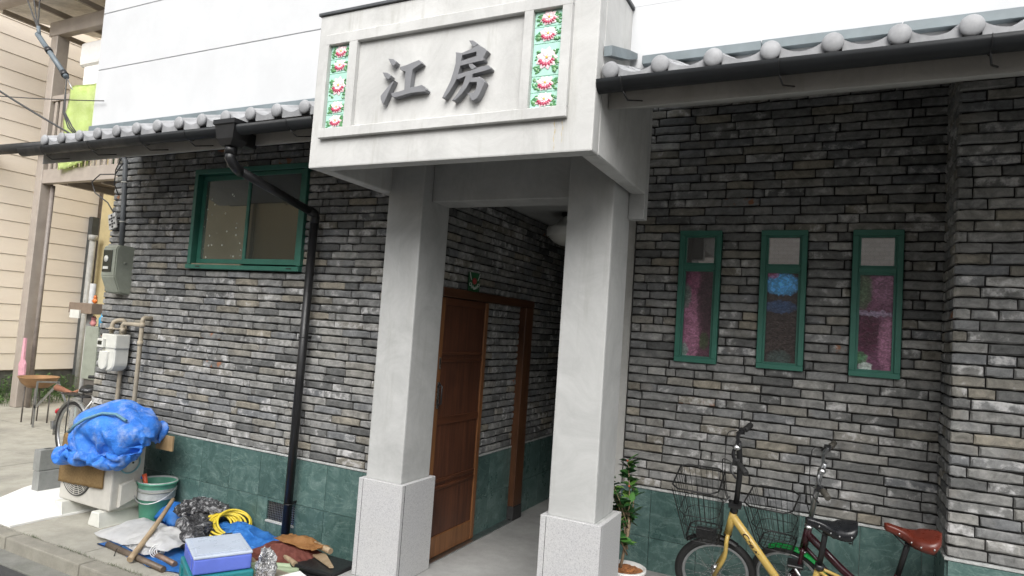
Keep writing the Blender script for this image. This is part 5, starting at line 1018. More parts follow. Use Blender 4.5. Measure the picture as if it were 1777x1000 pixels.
 394, 209, 543, 426, 205, 546, 458, 202, 549, 491, 200, 551, 523, 198, 552, 556, 199, 550, 588, 201, 546, 620, 202, 542, 652, 205, 536, 683, 208, 530, 715, 210, 525, 747, 208, 522, 779, 209, 517, 811, 213, 511, 842, 217, 503,
 873, 222, 494, 904, 227, 485, 935, 231, 478, 966, 235, 471, 996, 242, 460, 1022, 251, 443, 1054, 256, 439, 1055, 262, 407, 1057, 275, 378, 1083, 288, 371, 1092, 284, 341, 1077, 310, 325, 1047, 318, 320, 1040, 330, 292, 1051, 343, 264,
 63, 353, 205, 32, 363, 226, 12, 381, 231, 37, 383, 212, 48, 386, 182, 46, 371, 204, 36, 370, 240, 31, 359, 270, 53, 351, 293, 59, 351, 325, 78, 345, 351, 101, 333, 371, 97, 326, 403, 116, 316, 429, 135, 306, 454,
 158, 297, 474, 184, 288, 492, 212, 278, 506, 239, 269, 521, 270, 260, 530, 302, 253, 537, 333, 245, 545, 364, 239, 552, 396, 235, 556, 428, 230, 560, 460, 226, 565, 492, 223, 568, 524, 221, 570, 557, 221, 568, 589, 223, 565,
 621, 225, 560, 653, 227, 556, 685, 225, 554, 718, 225, 550, 749, 229, 542, 780, 234, 533, 810, 239, 523, 841, 244, 514, 872, 248, 507, 904, 251, 501, 935, 254, 495, 964, 262, 482, 994, 268, 472, 1021, 277, 456, 1051, 283, 445,
 1056, 291, 415, 1072, 297, 387, 1073, 312, 360, 1097, 313, 338, 1067, 319, 348, 1065, 338, 325, 1057, 351, 294, 1039, 352, 269, 66, 363, 213, 32, 397, 207, 8, 405, 211, 26, 423, 214, 43, 386, 221, 46, 375, 235, 29, 394, 253,
 32, 385, 282, 44, 373, 310, 74, 376, 321, 95, 368, 346, 93, 359, 378, 117, 346, 397, 133, 339, 424, 143, 334, 455, 168, 324, 474, 190, 316, 496, 218, 306, 510, 246, 297, 523, 276, 288, 535, 306, 280, 546, 336, 272, 557,
 366, 265, 565, 397, 258, 572, 430, 255, 575, 461, 251, 579, 493, 247, 584, 525, 244, 587, 558, 243, 587, 590, 244, 584, 623, 244, 582, 655, 243, 579, 687, 246, 573, 717, 251, 563, 748, 256, 553, 779, 260, 545, 810, 264, 538,
 842, 267, 532, 874, 270, 526, 904, 275, 517, 931, 282, 500, 961, 289, 490, 990, 296, 477, 1021, 302, 470, 1046, 311, 452, 1059, 318, 423, 1066, 325, 392, 1087, 334, 370, 1100, 341, 341, 1068, 346, 337, 1037, 335, 330, 1030, 342, 300,
 1019, 360, 275, 71, 373, 221, 53, 396, 229, 37, 407, 199, 62, 423, 194, 35, 423, 220, 40, 408, 240, 58, 411, 262, 49, 406, 292, 40, 399, 323, 66, 394, 342, 97, 396, 354, 102, 386, 386, 130, 372, 396, 135, 367, 428,
 155, 360, 453, 175, 352, 477, 199, 343, 496, 226, 334, 512, 253, 325, 527, 283, 316, 537, 314, 308, 546, 343, 300, 558, 371, 292, 573, 400, 284, 585, 430, 277, 593, 463, 275, 595, 495, 272, 599, 527, 268, 603, 559, 265, 606,
 592, 263, 606, 624, 264, 603, 656, 267, 595, 687, 271, 586, 718, 275, 579, 750, 278, 572, 781, 279, 567, 812, 284, 559, 843, 290, 549, 872, 296, 537, 899, 303, 521, 927, 310, 506, 954, 317, 490, 985, 324, 483, 1016, 330, 477,
 1038, 339, 455, 1055, 346, 429, 1070, 352, 401, 1077, 361, 371, 1081, 364, 339, 1072, 356, 310, 1038, 355, 309, 1006, 354, 309, 1001, 368, 280, 73, 383, 228, 56, 366, 228, 56, 387, 198, 74, 415, 193, 72, 427, 212, 39, 433, 233,
 30, 419, 260, 29, 428, 291, 53, 424, 313, 76, 421, 336, 90, 422, 366, 117, 404, 369, 128, 400, 400, 143, 395, 429, 164, 387, 452, 189, 377, 470, 210, 370, 494, 237, 361, 510, 263, 353, 527, 292, 344, 539, 323, 335, 545,
 353, 326, 554, 382, 317, 565, 407, 312, 584, 435, 305, 599, 463, 298, 613, 495, 295, 616, 527, 291, 620, 560, 288, 624, 593, 287, 623, 626, 286, 621, 658, 288, 615, 690, 289, 609, 722, 291, 603, 752, 297, 593, 781, 304, 581,
 809, 311, 567, 837, 318, 552, 865, 324, 537, 891, 331, 517, 919, 338, 504, 950, 345, 496, 982, 350, 494, 1011, 358, 482, 1027, 365, 455, 1045, 373, 429, 1057, 378, 400, 1053, 375, 368, 1061, 385, 338, 1046, 365, 319, 1038, 377, 291,
 1010, 381, 305, 988, 375, 285, 83, 392, 233, 77, 357, 226, 77, 362, 198, 65, 385, 206, 78, 420, 214, 63, 419, 248, 43, 443, 253, 43, 452, 284, 67, 449, 305, 74, 450, 337, 103, 439, 347, 122, 433, 372, 134, 428, 402,
 156, 420, 424, 181, 408, 441, 200, 403, 466, 222, 397, 490, 247, 389, 508, 274, 380, 525, 304, 370, 531, 330, 363, 549, 358, 354, 561, 387, 345, 573, 418, 337, 575, 444, 332, 594, 470, 326, 612, 496, 320, 630, 529, 318, 632,
 561, 316, 634, 594, 313, 636, 627, 313, 631, 659, 314, 627, 691, 315, 621, 715, 319, 600, 741, 322, 582, 771, 330, 574, 798, 336, 556, 826, 342, 541, 855, 350, 528, 884, 359, 517, 915, 366, 510, 947, 371, 509, 977, 378, 501,
 1004, 386, 484, 1015, 392, 454, 1033, 399, 429, 1045, 404, 399, 1047, 403, 367, 1038, 401, 336, 1024, 381, 317, 1041, 403, 300, 1007, 408, 295, 989, 385, 287, 97, 399, 236, 72, 371, 248, 66, 380, 219, 79, 374, 196, 82, 409, 198,
 70, 430, 225, 72, 450, 250, 63, 470, 273, 67, 480, 305, 82, 480, 335, 112, 466, 345, 125, 461, 375, 148, 452, 396, 173, 441, 412, 190, 436, 440, 211, 431, 463, 236, 422, 482, 263, 409, 494, 285, 407, 518, 313, 398, 532,
 342, 386, 537, 371, 377, 549, 398, 370, 565, 410, 359, 593, 437, 354, 611, 466, 351, 624, 498, 349, 628, 530, 347, 634, 562, 345, 640, 595, 342, 640, 628, 342, 638, 660, 342, 632, 689, 344, 619, 721, 345, 611, 748, 347, 594,
 762, 357, 567, 790, 364, 553, 819, 370, 538, 850, 378, 537, 881, 385, 531, 912, 392, 523, 941, 400, 511, 972, 406, 506, 996, 414, 486, 1006, 419, 456, 1023, 426, 430, 1031, 429, 398, 1024, 420, 368, 1012, 406, 341, 1000, 396, 314,
 1018, 422, 302, 1013, 419, 268, 1002, 396, 288, 106, 407, 236, 64, 397, 245, 59, 401, 222, 73, 404, 178, 78, 433, 188, 73, 456, 212, 67, 481, 234, 76, 498, 262, 88, 499, 293, 96, 504, 325, 119, 494, 348, 144, 477, 360,
 165, 473, 384, 180, 469, 413, 202, 463, 436, 226, 456, 456, 253, 443, 468, 279, 432, 483, 298, 431, 509, 326, 416, 514, 354, 411, 529, 377, 405, 551, 388, 393, 579, 418, 386, 589, 446, 374, 594, 469, 379, 616, 500, 377, 625,
 532, 376, 632, 564, 374, 638, 596, 372, 642, 628, 371, 638, 659, 371, 629, 690, 372, 624, 719, 374, 608, 751, 375, 601, 776, 379, 582, 785, 393, 554, 813, 399, 539, 844, 406, 539, 875, 414, 531, 906, 421, 524, 936, 428, 517,
 957, 427, 492, 978, 426, 468, 1001, 447, 460, 1008, 450, 429, 1005, 442, 398, 1003, 439, 366, 995, 428, 336, 976, 412, 315, 991, 436, 303, 1022, 440, 287, 1017, 409, 287, 120, 413, 234, 50, 429, 228, 54, 436, 207, 56, 431, 165,
 75, 467, 180, 80, 497, 203, 80, 501, 225, 103, 503, 254, 117, 500, 284, 121, 515, 309, 139, 512, 337, 162, 499, 354, 170, 501, 385, 194, 494, 406, 218, 485, 426, 243, 476, 444, 269, 459, 450, 287, 459, 477, 314, 445, 488,
 329, 444, 517, 350, 437, 540, 371, 431, 563, 400, 417, 569, 425, 398, 563, 446, 402, 588, 473, 405, 604, 504, 405, 616, 535, 403, 625, 566, 402, 633, 597, 398, 631, 629, 400, 636, 660, 400, 627, 688, 399, 611, 719, 403, 612,
 750, 405, 603, 781, 405, 593, 800, 413, 568, 807, 428, 540, 836, 431, 525, 866, 437, 515, 897, 443, 507, 927, 451, 501, 958, 456, 492, 957, 446, 461, 980, 468, 457, 982, 463, 426, 993, 468, 395, 989, 462, 366, 975, 450, 342,
 966, 439, 308, 976, 436, 277, 1004, 434, 262, 1022, 420, 286, 137, 418, 231, 49, 441, 224, 55, 464, 202, 58, 489, 173, 65, 492, 148, 85, 499, 182, 120, 501, 211, 134, 499, 241, 134, 512, 267, 145, 525, 296, 163, 518, 321,
 172, 526, 351, 186, 525, 380, 213, 510, 391, 233, 508, 416, 260, 497, 431, 286, 480, 439, 303, 481, 466, 329, 469, 481, 345, 466, 509, 360, 464, 537, 380, 438, 537, 410, 435, 548, 437, 419, 549, 450, 429, 577, 479, 430, 591,
 508, 431, 604, 540, 428, 610, 568, 430, 623, 599, 423, 617, 629, 427, 626, 655, 421, 609, 686, 428, 606, 717, 429, 598, 744, 423, 581, 776, 430, 577, 806, 440, 580, 825, 448, 555, 834, 460, 527, 858, 463, 505, 889, 471, 500,
 919, 479, 495, 931, 451, 482, 938, 467, 454, 962, 485, 450, 956, 471, 422, 971, 472, 396, 959, 468, 364, 952, 465, 334, 960, 467, 303, 975, 464, 274, 1007, 459, 278, 1013, 428, 286, 148, 424, 227, 56, 507, 235, 73, 515, 209,
 75, 515, 189, 95, 517, 157, 132, 502, 161, 149, 500, 191, 152, 500, 227, 157, 501, 258, 171, 524, 281, 185, 530, 310, 197, 519, 338, 204, 540, 361, 225, 537, 385, 249, 531, 406, 276, 514, 414, 302, 502, 428, 321, 500, 454,
 328, 498, 485, 349, 495, 510, 360, 465, 508, 389, 462, 522, 419, 454, 529, 449, 442, 535, 458, 454, 564, 489, 444, 568, 513, 453, 587, 545, 451, 594, 572, 455, 611, 600, 446, 599, 632, 440, 600, 663, 448, 607, 680, 440, 581,
 710, 435, 570, 739, 447, 563, 770, 457, 567, 798, 469, 578, 828, 474, 568, 845, 483, 542, 862, 490, 516, 882, 497, 490, 903, 484, 471, 922, 463, 456, 931, 491, 464, 937, 471, 443, 937, 499, 416, 950, 489, 382, 975, 486, 366,
 961, 494, 338, 973, 493, 309, 994, 485, 285, 982, 459, 293, 1004, 435, 285, 152, 432, 223, 76, 515, 242, 88, 521, 223, 140, 517, 207, 137, 516, 180, 162, 514, 151, 168, 518, 183, 172, 494, 217, 173, 506, 241, 195, 523, 268,
 211, 525, 297, 202, 543, 323, 226, 540, 343, 247, 542, 368, 266, 551, 393, 292, 533, 399, 312, 529, 424, 314, 528, 457, 334, 526, 482, 342, 494, 481, 372, 484, 491, 401, 477, 501, 426, 457, 501, 434, 467, 530, 466, 464, 538,
 496, 464, 548, 525, 466, 563, 547, 478, 583, 575, 461, 582, 605, 472, 587, 632, 458, 577, 663, 448, 578, 689, 467, 577, 710, 458, 553, 731, 474, 571, 760, 485, 564, 791, 495, 566, 805, 470, 550, 822, 481, 525, 839, 488, 499,
 860, 483, 475, 884, 463, 466, 900, 473, 440, 901, 504, 451, 927, 495, 427, 947, 515, 420, 970, 508, 393, 957, 506, 364, 967, 522, 339, 990, 515, 318, 988, 483, 314, 1000, 454, 315, 996, 442, 285, 157, 439, 220, 144, 516, 320,
 150, 522, 244, 166, 514, 221, 159, 515, 201, 183, 501, 178, 195, 518, 173, 192, 522, 204, 194, 533, 236, 213, 540, 260, 225, 549, 286, 215, 567, 312, 226, 568, 342, 256, 565, 352, 281, 567, 374, 294, 562, 403, 296, 551, 433,
 320, 556, 454, 336, 527, 453, 354, 500, 455, 381, 486, 464, 411, 490, 477, 439, 479, 488, 440, 493, 518, 467, 493, 535, 498, 492, 542, 530, 487, 544, 557, 494, 561, 576, 471, 555, 606, 480, 559, 638, 480, 560, 663, 461, 552,
 695, 458, 549, 711, 486, 543, 743, 486, 548, 751, 512, 565, 769, 491, 548, 787, 474, 528, 809, 460, 509, 819, 477, 483, 844, 460, 474, 862, 477, 454, 878, 478, 430, 884, 508, 436, 904, 505, 410, 932, 516, 391, 947, 505, 375,
 954, 535, 360, 985, 538, 356, 1001, 512, 345, 996, 480, 341, 987, 454, 335, 985, 448, 284, 165, 444, 364, 148, 496, 355, 157, 508, 305, 166, 518, 249, 186, 511, 213, 200, 509, 203, 217, 521, 191, 203, 547, 193, 199, 560, 223,
 222, 565, 246, 220, 575, 277, 239, 580, 302, 233, 594, 331, 248, 592, 359, 264, 586, 387, 283, 587, 412, 309, 568, 414, 336, 564, 431, 350, 535, 430, 367, 526, 456, 394, 508, 452, 422, 492, 451, 436, 506, 477, 455, 487, 494,
 472, 508, 511, 503, 510, 519, 534, 510, 528, 565, 506, 536, 577, 478, 527, 609, 483, 531, 639, 493, 534, 664, 473, 525, 694, 462, 521, 725, 473, 522, 731, 504, 529, 748, 529, 542, 778, 516, 536, 786, 497, 511, 781, 466, 504,
 800, 454, 481, 821, 465, 458, 841, 476, 438, 852, 482, 411, 883, 491, 419, 904, 493, 398, 922, 497, 376, 932, 530, 380, 958, 550, 383, 981, 527, 381, 1007, 510, 373, 995, 482, 371, 981, 467, 362, 969, 452, 424, 170, 451, 363,
 180, 466, 347, 165, 497, 349, 167, 510, 287, 182, 500, 246, 197, 509, 230, 225, 514, 218, 221, 547, 215, 217, 578, 209, 222, 593, 238, 227, 602, 269, 235, 609, 300, 253, 615, 326, 273, 599, 346, 276, 610, 376, 298, 608, 400,
 324, 593, 413, 347, 571, 405, 362, 562, 432, 383, 550, 454, 409, 533, 445, 433, 514, 434, 456, 507, 456, 462, 514, 487, 484, 491, 492, 511, 509, 491, 539, 498, 502, 566, 515, 508, 582, 488, 500, 613, 479, 503, 637, 500, 506,
 667, 488, 501, 693, 470, 493, 719, 488, 498, 746, 507, 504, 747, 537, 514, 750, 511, 532, 758, 492, 508, 763, 474, 483, 789, 473, 463, 814, 492, 467, 840, 503, 449, 833, 483, 426, 857, 493, 401, 884, 496, 385, 919, 499, 398,
 939, 511, 396, 967, 527, 390, 995, 539, 404, 1007, 508, 402, 980, 498, 389, 962, 481, 395, 950, 454, 422, 167, 460, 362, 190, 484, 345, 191, 494, 335, 188, 503, 283, 203, 501, 247, 211, 525, 248, 228, 541, 229, 247, 549, 203,
 245, 582, 204, 250, 597, 232, 255, 609, 262, 261, 599, 292, 275, 623, 309, 270, 627, 341, 296, 621, 358, 316, 624, 384, 341, 613, 402, 366, 592, 402, 377, 587, 432, 402, 571, 445, 414, 551, 423, 437, 541, 443, 467, 533, 448,
 485, 523, 473, 482, 493, 463, 514, 494, 467, 545, 499, 474, 567, 523, 480, 593, 504, 479, 616, 481, 474, 635, 507, 478, 665, 495, 473, 695, 483, 468, 727, 485, 471, 724, 513, 486, 754, 523, 489, 761, 535, 519, 768, 516, 494,
 754, 499, 470, 786, 503, 467, 799, 486, 443, 815, 513, 438, 840, 505, 425, 863, 511, 414, 876, 523, 383, 908, 510, 378, 925, 535, 391, 953, 549, 398, 973, 521, 402, 992, 522, 423, 970, 499, 416, 944, 486, 412, 935, 456, 420,
 162, 471, 361, 161, 505, 335, 182, 512, 303, 214, 501, 281, 230, 502, 254, 236, 528, 238, 243, 556, 247, 266, 550, 225, 273, 575, 205, 275, 583, 237, 283, 608, 256, 287, 591, 283, 282, 595, 314, 292, 625, 323, 311, 641, 344,
 335, 638, 367, 359, 633, 389, 380, 617, 408, 391, 587, 407, 412, 594, 430, 431, 569, 438, 457, 553, 427, 474, 560, 453, 482, 530, 445, 491, 501, 436, 513, 519, 451, 543, 509, 446, 571, 524, 452, 603, 519, 456, 611, 490, 447,
 636, 509, 450, 668, 513, 451, 697, 499, 443, 729, 498, 445, 741, 522, 464, 728, 537, 489, 753, 556, 499, 768, 539, 476, 750, 523, 454, 759, 493, 458, 778, 504, 435, 804, 489, 424, 829, 489, 404, 842, 511, 414, 870, 528, 413,
 891, 531, 385, 912, 554, 387, 931, 536, 405, 956, 545, 411, 968, 533, 437, 968, 501, 445, 957, 486, 430, 925, 461, 418, 162, 479, 360, 183, 502, 347, 203, 508, 321, 228, 503, 301, 222, 519, 276, 250, 520, 262, 268, 541, 245,
 267, 573, 241, 283, 553, 221, 302, 573, 238, 295, 585, 268, 311, 608, 284, 309, 587, 309, 315, 619, 307, 332, 642, 324, 356, 643, 347, 379, 635, 368, 402, 626, 390, 412, 605, 414, 413, 572, 411, 437, 592, 420, 466, 581, 431,
 496, 570, 436, 498, 540, 423, 500, 510, 411, 514, 534, 427, 545, 526, 423, 573, 510, 426, 600, 528, 429, 607, 498, 419, 639, 495, 424, 670, 502, 424, 698, 516, 421, 731, 516, 422, 724, 536, 445, 721, 558, 469, 746, 576, 478,
 768, 563, 458, 777, 533, 460, 768, 512, 437, 760, 489, 416, 787, 503, 404, 815, 512, 396, 823, 527, 423, 850, 518, 403, 873, 540, 409, 885, 540, 382, 910, 556, 403, 934, 557, 424, 941, 535, 447, 944, 507, 460, 923, 499, 435,
 919, 466, 416, 167, 485, 359, 200, 482, 359, 220, 488, 334, 216, 516, 321, 239, 512, 300, 255, 535, 286, 249, 555, 262, 281, 560, 262, 288, 535, 243, 315, 551, 250, 315, 567, 278, 333, 593, 273, 326, 610, 300, 317, 603, 331,
 329, 627, 348, 359, 614, 344, 391, 616, 349, 416, 611, 370, 401, 592, 390, 426, 599, 410, 451, 587, 395, 477, 598, 411, 504, 581, 411, 503, 551, 397, 511, 521, 386, 530, 540, 404, 538, 510, 400, 567, 524, 401, 599, 528, 400,
 624, 508, 398, 642, 524, 420, 667, 518, 400, 696, 518, 393, 705, 528, 422, 715, 556, 427, 716, 578, 450, 747, 586, 451, 747, 556, 439, 774, 539, 433, 745, 527, 432, 750, 513, 402, 772, 511, 381, 793, 518, 407, 818, 525, 393,
 846, 517, 379, 871, 538, 383, 883, 552, 408, 897, 578, 411, 908, 553, 425, 924, 526, 434, 937, 505, 437, 915, 505, 427, 911, 470, 414, 176, 489, 359, 202, 507, 347, 224, 493, 354, 233, 496, 329, 236, 527, 324, 229, 540, 298,
 251, 563, 290, 270, 539, 278, 292, 518, 266, 323, 527, 264, 338, 550, 281, 334, 578, 297, 352, 602, 308, 344, 605, 340, 323, 605, 365, 355, 608, 373, 388, 610, 377, 401, 600, 349, 421, 586, 370, 425, 614, 386, 457, 614, 388,
 469, 584, 387, 489, 561, 396, 509, 562, 371, 519, 548, 398, 545, 548, 379, 538, 517, 372, 570, 521, 372, 600, 511, 376, 612, 534, 395, 639, 548, 405, 669, 547, 394, 696, 546, 383, 681, 536, 407, 688, 565, 420, 719, 569, 422,
 737, 595, 425, 749, 569, 413, 762, 566, 440, 752, 549, 415, 768, 523, 423, 759, 534, 394, 784, 518, 375, 807, 541, 371, 827, 536, 396, 845, 549, 390, 876, 572, 394, 874, 573, 428, 889, 552, 447, 905, 524, 458, 916, 516, 430,
 915, 516, 409, 906, 475, 412, 188, 492, 358, 207, 515, 372, 230, 519, 349, 258, 504, 337, 262, 524, 312, 238, 543, 323, 265, 558, 314, 274, 529, 305, 286, 544, 279, 317, 549, 282, 333, 535, 306, 355, 559, 303, 356, 582, 326,
 324, 584, 337, 327, 577, 369, 355, 583, 386, 387, 584, 387, 390, 574, 356, 399, 578, 387, 429, 586, 392, 459, 588, 378, 488, 592, 367, 468, 570, 381, 485, 545, 371, 516, 533, 372, 531, 557, 356, 546, 531, 347, 571, 510, 345,
 591, 532, 358, 612, 552, 372, 643, 559, 378, 661, 533, 371, 692, 520, 367, 710, 536, 391, 692, 567, 392, 721, 580, 396, 748, 595, 403, 770, 578, 404, 763, 590, 424, 775, 560, 430, 796, 536, 423, 781, 527, 392, 771, 551, 376,
 800, 562, 386, 820, 560, 408, 848, 570, 413, 865, 545, 395, 865, 545, 428, 862, 543, 460, 886, 539, 438, 908, 538, 414, 898, 520, 417, 900, 480, 410, 199, 494, 357, 221, 490, 383, 240, 514, 378, 240, 525, 344, 271, 520, 338,
 253, 545, 348, 279, 555, 339, 296, 536, 320, 288, 519, 293, 298, 550, 302, 318, 551, 326, 327, 563, 299, 332, 571, 331, 348, 581, 353, 337, 551, 362, 364, 556, 382, 371, 582, 364, 385, 557, 379, 417, 557, 385, 437, 574, 367,
 447, 603, 356, 462, 578, 370, 475, 550, 360, 497, 572, 370, 502, 548, 350, 529, 537, 334, 559, 547, 325, 579, 522, 320, 607, 533, 333, 615, 562, 345, 646, 570, 352, 671, 559, 369, 692, 543, 350, 719, 544, 365, 711, 576, 372,
 734, 558, 383, 742, 588, 372, 745, 574, 398, 773, 593, 391, 791, 583, 419, 807, 561, 411, 779, 541, 411, 769, 563, 395, 796, 588, 381, 825, 578, 385, 857, 579, 389, 859, 566, 422, 840, 546, 433, 847, 519, 450, 875, 517, 438,
 890, 526, 410, 903, 513, 392, 894, 484, 408, 207, 497, 356, 235, 477, 362, 259, 499, 361, 249, 526, 374, 247, 533, 346, 264, 529, 370, 293, 535, 356, 272, 535, 331, 292, 511, 321, 313, 536, 322, 292, 560, 324, 319, 568, 325,
 338, 542, 335, 357, 568, 329, 355, 573, 361, 357, 541, 358, 372, 566, 341, 390, 544, 355, 422, 546, 359, 418, 575, 346, 449, 574, 355, 476, 591, 348, 479, 562, 334, 492, 589, 348, 497, 565, 327, 521, 552, 310, 550, 547, 297,
 582, 544, 300, 613, 548, 309, 636, 564, 325, 634, 543, 351, 665, 549, 342, 683, 567, 363, 703, 550, 343, 721, 575, 343, 740, 550, 356, 749, 561, 382, 757, 592, 380, 756, 563, 392, 785, 578, 397, 789, 555, 402, 812, 545, 403,
 785, 541, 393, 814, 557, 390, 823, 554, 367, 857, 556, 371, 855, 556, 401, 836, 535, 404, 856, 518, 427, 868, 491, 428, 871, 517, 422, 885, 518, 397, 886, 487, 407, 214, 501, 355, 221, 504, 354, 231, 506, 353, 243, 507, 353,
 257, 507, 352, 269, 508, 350, 279, 510, 349, 286, 516, 348, 291, 524, 347, 295, 532, 346, 300, 542, 344, 306, 551, 343, 315, 559, 341, 331, 561, 340, 352, 556, 338, 374, 550, 336, 392, 547, 334, 408, 549, 332, 422, 553, 330,
 435, 560, 328, 448, 571, 326, 463, 581, 324, 479, 588, 322, 499, 588, 320, 519, 582, 317, 538, 575, 315, 556, 570, 313, 574, 565, 318, 591, 562, 323, 608, 561, 328, 627, 565, 333, 646, 570, 337, 663, 568, 342, 679, 565, 347,
 698, 566, 351, 717, 569, 355, 735, 569, 359, 754, 570, 363, 769, 567, 367, 780, 559, 371, 789, 551, 374, 801, 546, 378, 815, 544, 381, 826, 540, 384, 835, 534, 387, 843, 529, 389, 850, 523, 392, 855, 516, 394, 859, 510, 397,
 863, 503, 399, 867, 498, 401, 873, 494, 403, 880, 490, 405]
def tarp_bundle():
    n = 52; mn = TARP_CORNER; v = TARP_POINTS
    P = [Vector([mn[k]+v[i+k]/1000 for k in range(3)]) for i in range(0, len(v), 3)]
    fs = [(j*(n+1)+i, j*(n+1)+i+1, (j+1)*(n+1)+i+1, (j+1)*(n+1)+i) for j in range(n) for i in range(n)]
    c0 = Vector((-5.37, 3.49, 0))
    for k, a in enumerate(P): P[k] = Vector((c0.x+(a.x-c0.x)*.88+.045, a.y, .99-(.99-a.z)*.86))
    me = bpy.data.meshes.new('tarpaulin'); me.from_pydata(P, [], fs)
    bm = bmesh.new(); bm.from_mesh(me); bmesh.ops.smooth_vert(bm, verts=bm.verts[:], factor=.35, use_axis_x=True, use_axis_y=True, use_axis_z=True)
    for f in bm.faces: f.smooth = True
    bmesh.ops.solidify(bm, geom=bm.faces[:], thickness=.004); bm.to_mesh(me); bm.free()
    q = N('blue_tarp_dusty')
    n_ = q.noise(4, 7, .72); a = q.ramp(n_, [(.3, (.018,.11,.46)), (.6, (.045,.22,.70))])
    ds = q.ramp(q.noise(7, 7, .75), [(.50, 0.), (.70, .6)]); a = q.mix(ds, a, (.40,.47,.60))
    h = q.math('ADD', q.noise(16, 4, .55, None, 1.6), q.math('MULTIPLY', q.noise(48, 4, .65, None, 1.2), .4)); q.bump(h, .55, .02)
    me.materials.append(q.fin(a, .56, 0, .35)); o = inst('tarpaulin', me); md = o.modifiers.new('smooth', 'SUBSURF'); md.levels = md.render_levels = 1; return o
tb = tag(tarp_bundle(), 'crumpled blue tarpaulin bundle heaped on top of the air conditioner', 'tarpaulin')
q = MB(); q.tube([(-5.50, 3.235, .72), (-5.44, 3.235, .78), (-5.36, 3.26, .84), (-5.25, 3.33, .895), (-5.12, 3.36, .90), (-5.0, 3.37, .86)], .012, 7)
tag(q.build('cord', simple('grey_blue_rope', (.12,.26,.34), .7, 0, .3, 80)), 'grey blue rope lying across the blue tarpaulin bundle', 'rope')
pb_ = thing('wooden_board', 'short pale wooden board poking out behind the blue tarpaulin', 'board', (-4.86, 3.72, .68))
MB().box(-5.05, -4.85, 3.68, 3.70, .60, .72, .002).build('board', wood('raw_board', (.3,.2,.1), (.42,.3,.17)), pb_)

# concrete blocks, bicycle in the lane
for k, (z, dx) in enumerate(((.0, 0), (.192, -.015))):
    t = thing('concrete_block', ['grey hollow concrete block, lower of the two stacked beside the air conditioner', 'grey hollow concrete block, upper of the two stacked beside the air conditioner'][k], 'concrete block', (-6.5, 3.72, z), group='stacked concrete blocks')
    q = MB(); x0, x1, y0, y1 = -6.60+dx, -6.50+dx, 3.60, 3.98
    q.box(x0, x1, y0, y1, z+.001, z+.190, .005, 2); q.build('block_body', BLOCKM, t)
    if k:
        q = MB()
        for yy in (3.69, 3.79, 3.89): q.box(x0+.028, x1-.028, yy-.028, yy+.028, z+.1902, z+.1912)
        q.build('core_hole_shade', simple('hole_dark', (.05,.05,.045), .9), t)  # dark plates on the solid top stand in for the shaded cores

# ------------------------------------------------------------------ ground clutter
WHITESH = simple('white_board_face', (.80,.80,.78), .5, 0, .05, 5, .03)
q = MB(); q.prism([(-5.655, 2.965), (-6.28, 2.965), (-6.72, 3.60), (-6.95, 4.10), (-6.66, 4.12), (-6.49, 3.995), (-5.9, 3.95), (-5.60, 3.9), (-5.66, 3.30)], lambda u, v, d: (u, v, d), .002, .016)
tag(q.build('white_board', WHITESH), 'flat white board lying on the pavement left of the air conditioner', 'board')
bk = thing('bucket', 'green plastic bucket with wire handle and pale lining beside the air conditioner', 'bucket', (-5.05, 3.76, 0))
BKM = simple('bucket_green', (.045,.20,.13), .5, 0, .3, 12, .08, c2=(.10,.30,.21))
bx_, by_ = -5.03, 3.72; kk = 1.0
MB().lathe([(.001, .003), (.108, .003), (.112, .01), (.135, .235), (.141, .24), (.141, .252), (.137, .256), (.148, .318), (.156, .322), (.156, .334), (.148, .336), (.140, .325), (.128, .24), (.105, .012), (.001, .012)], (bx_, by_, 0), (0, 0, 1), 36).build('pail', BKM, bk)
MB().lathe([(.1415, .20), (.1425, .335), (.150, .342), (.153, .334)], (bx_, by_, 0), (0, 0, 1), 36).build('lining', simple('grey_lining', (.38,.40,.40), .5, 0, .25, 20), bk)
MB().lathe([(.001, .205), (.125, .205)], (bx_, by_, 0), (0, 0, 1), 24).build('contents', simple('grey_water', (.30,.32,.32), .3), bk)
q = MB(); hp = [(bx_+.155*math.cos(a)-.0, by_-.0+.155*math.sin(a), .30-.12*math.sin((a-R(205))/R(180)*math.pi)**1) for a in [R(205)+R(180)*i/18 for i in range(19)]]
hp = [(bx_+(p[0]-bx_)*1.06, by_+(p[1]-by_)*1.06, p[2]) for p in hp]; q.tube(hp, .005, 6); q.build('handle', ALU, bk)
q = MB(); q.torus((bx_, by_, .262), (0, 0, 1), .146, .005, 36, 6); q.build('hoop', simple('dull_wire', (.3,.31,.28), .5, .4), bk)
tw = thing('trowel', 'hand tool with orange red handle standing in the bucket', 'tool', (-5.06, 3.68, .22))
MB().tube([(-5.06, 3.66, .22), (-5.085, 3.63, .39)], [.013, .019], 10).build('grip', simple('orange_grip', (.62,.10,.04), .4), tw)
MB().tube([(-5.05, 3.67, .21), (-5.062, 3.657, .235)], .006, 8).build('tang', ALU, tw)
tag(MB().obox((-5.15, 3.64, .352), (1, .4, .1), (-.4, 1, 0), (0, 0, 1), .09, .03, .02).build('blue_strap', TARP), 'small blue strap lying on the bucket rim', 'strap')
HAND = wood('pale_handle_wood', (.26,.185,.11), (.44,.34,.22), 'y', .6, .6)
def pole(p, n=16, r0=.015, r1=.02): pass
def curve3(a, b, bow, n=14):
    a, b = Vector(a), Vector(b); return [a.lerp(b, i/n)+Vector(bow)*math.sin(math.pi*i/n) for i in range(n+1)]
pk = thing('mattock_pole', 'long pale wooden tool handle leaning against the green bucket', 'tool handle', (-4.30, 3.02, 0))
MB().tube(curve3((-4.305, 3.03, .03), (-4.665, 3.60, .265), (.015, 0, .005)), [.021-.0004*i for i in range(15)], 12).build('shaft', HAND, pk)
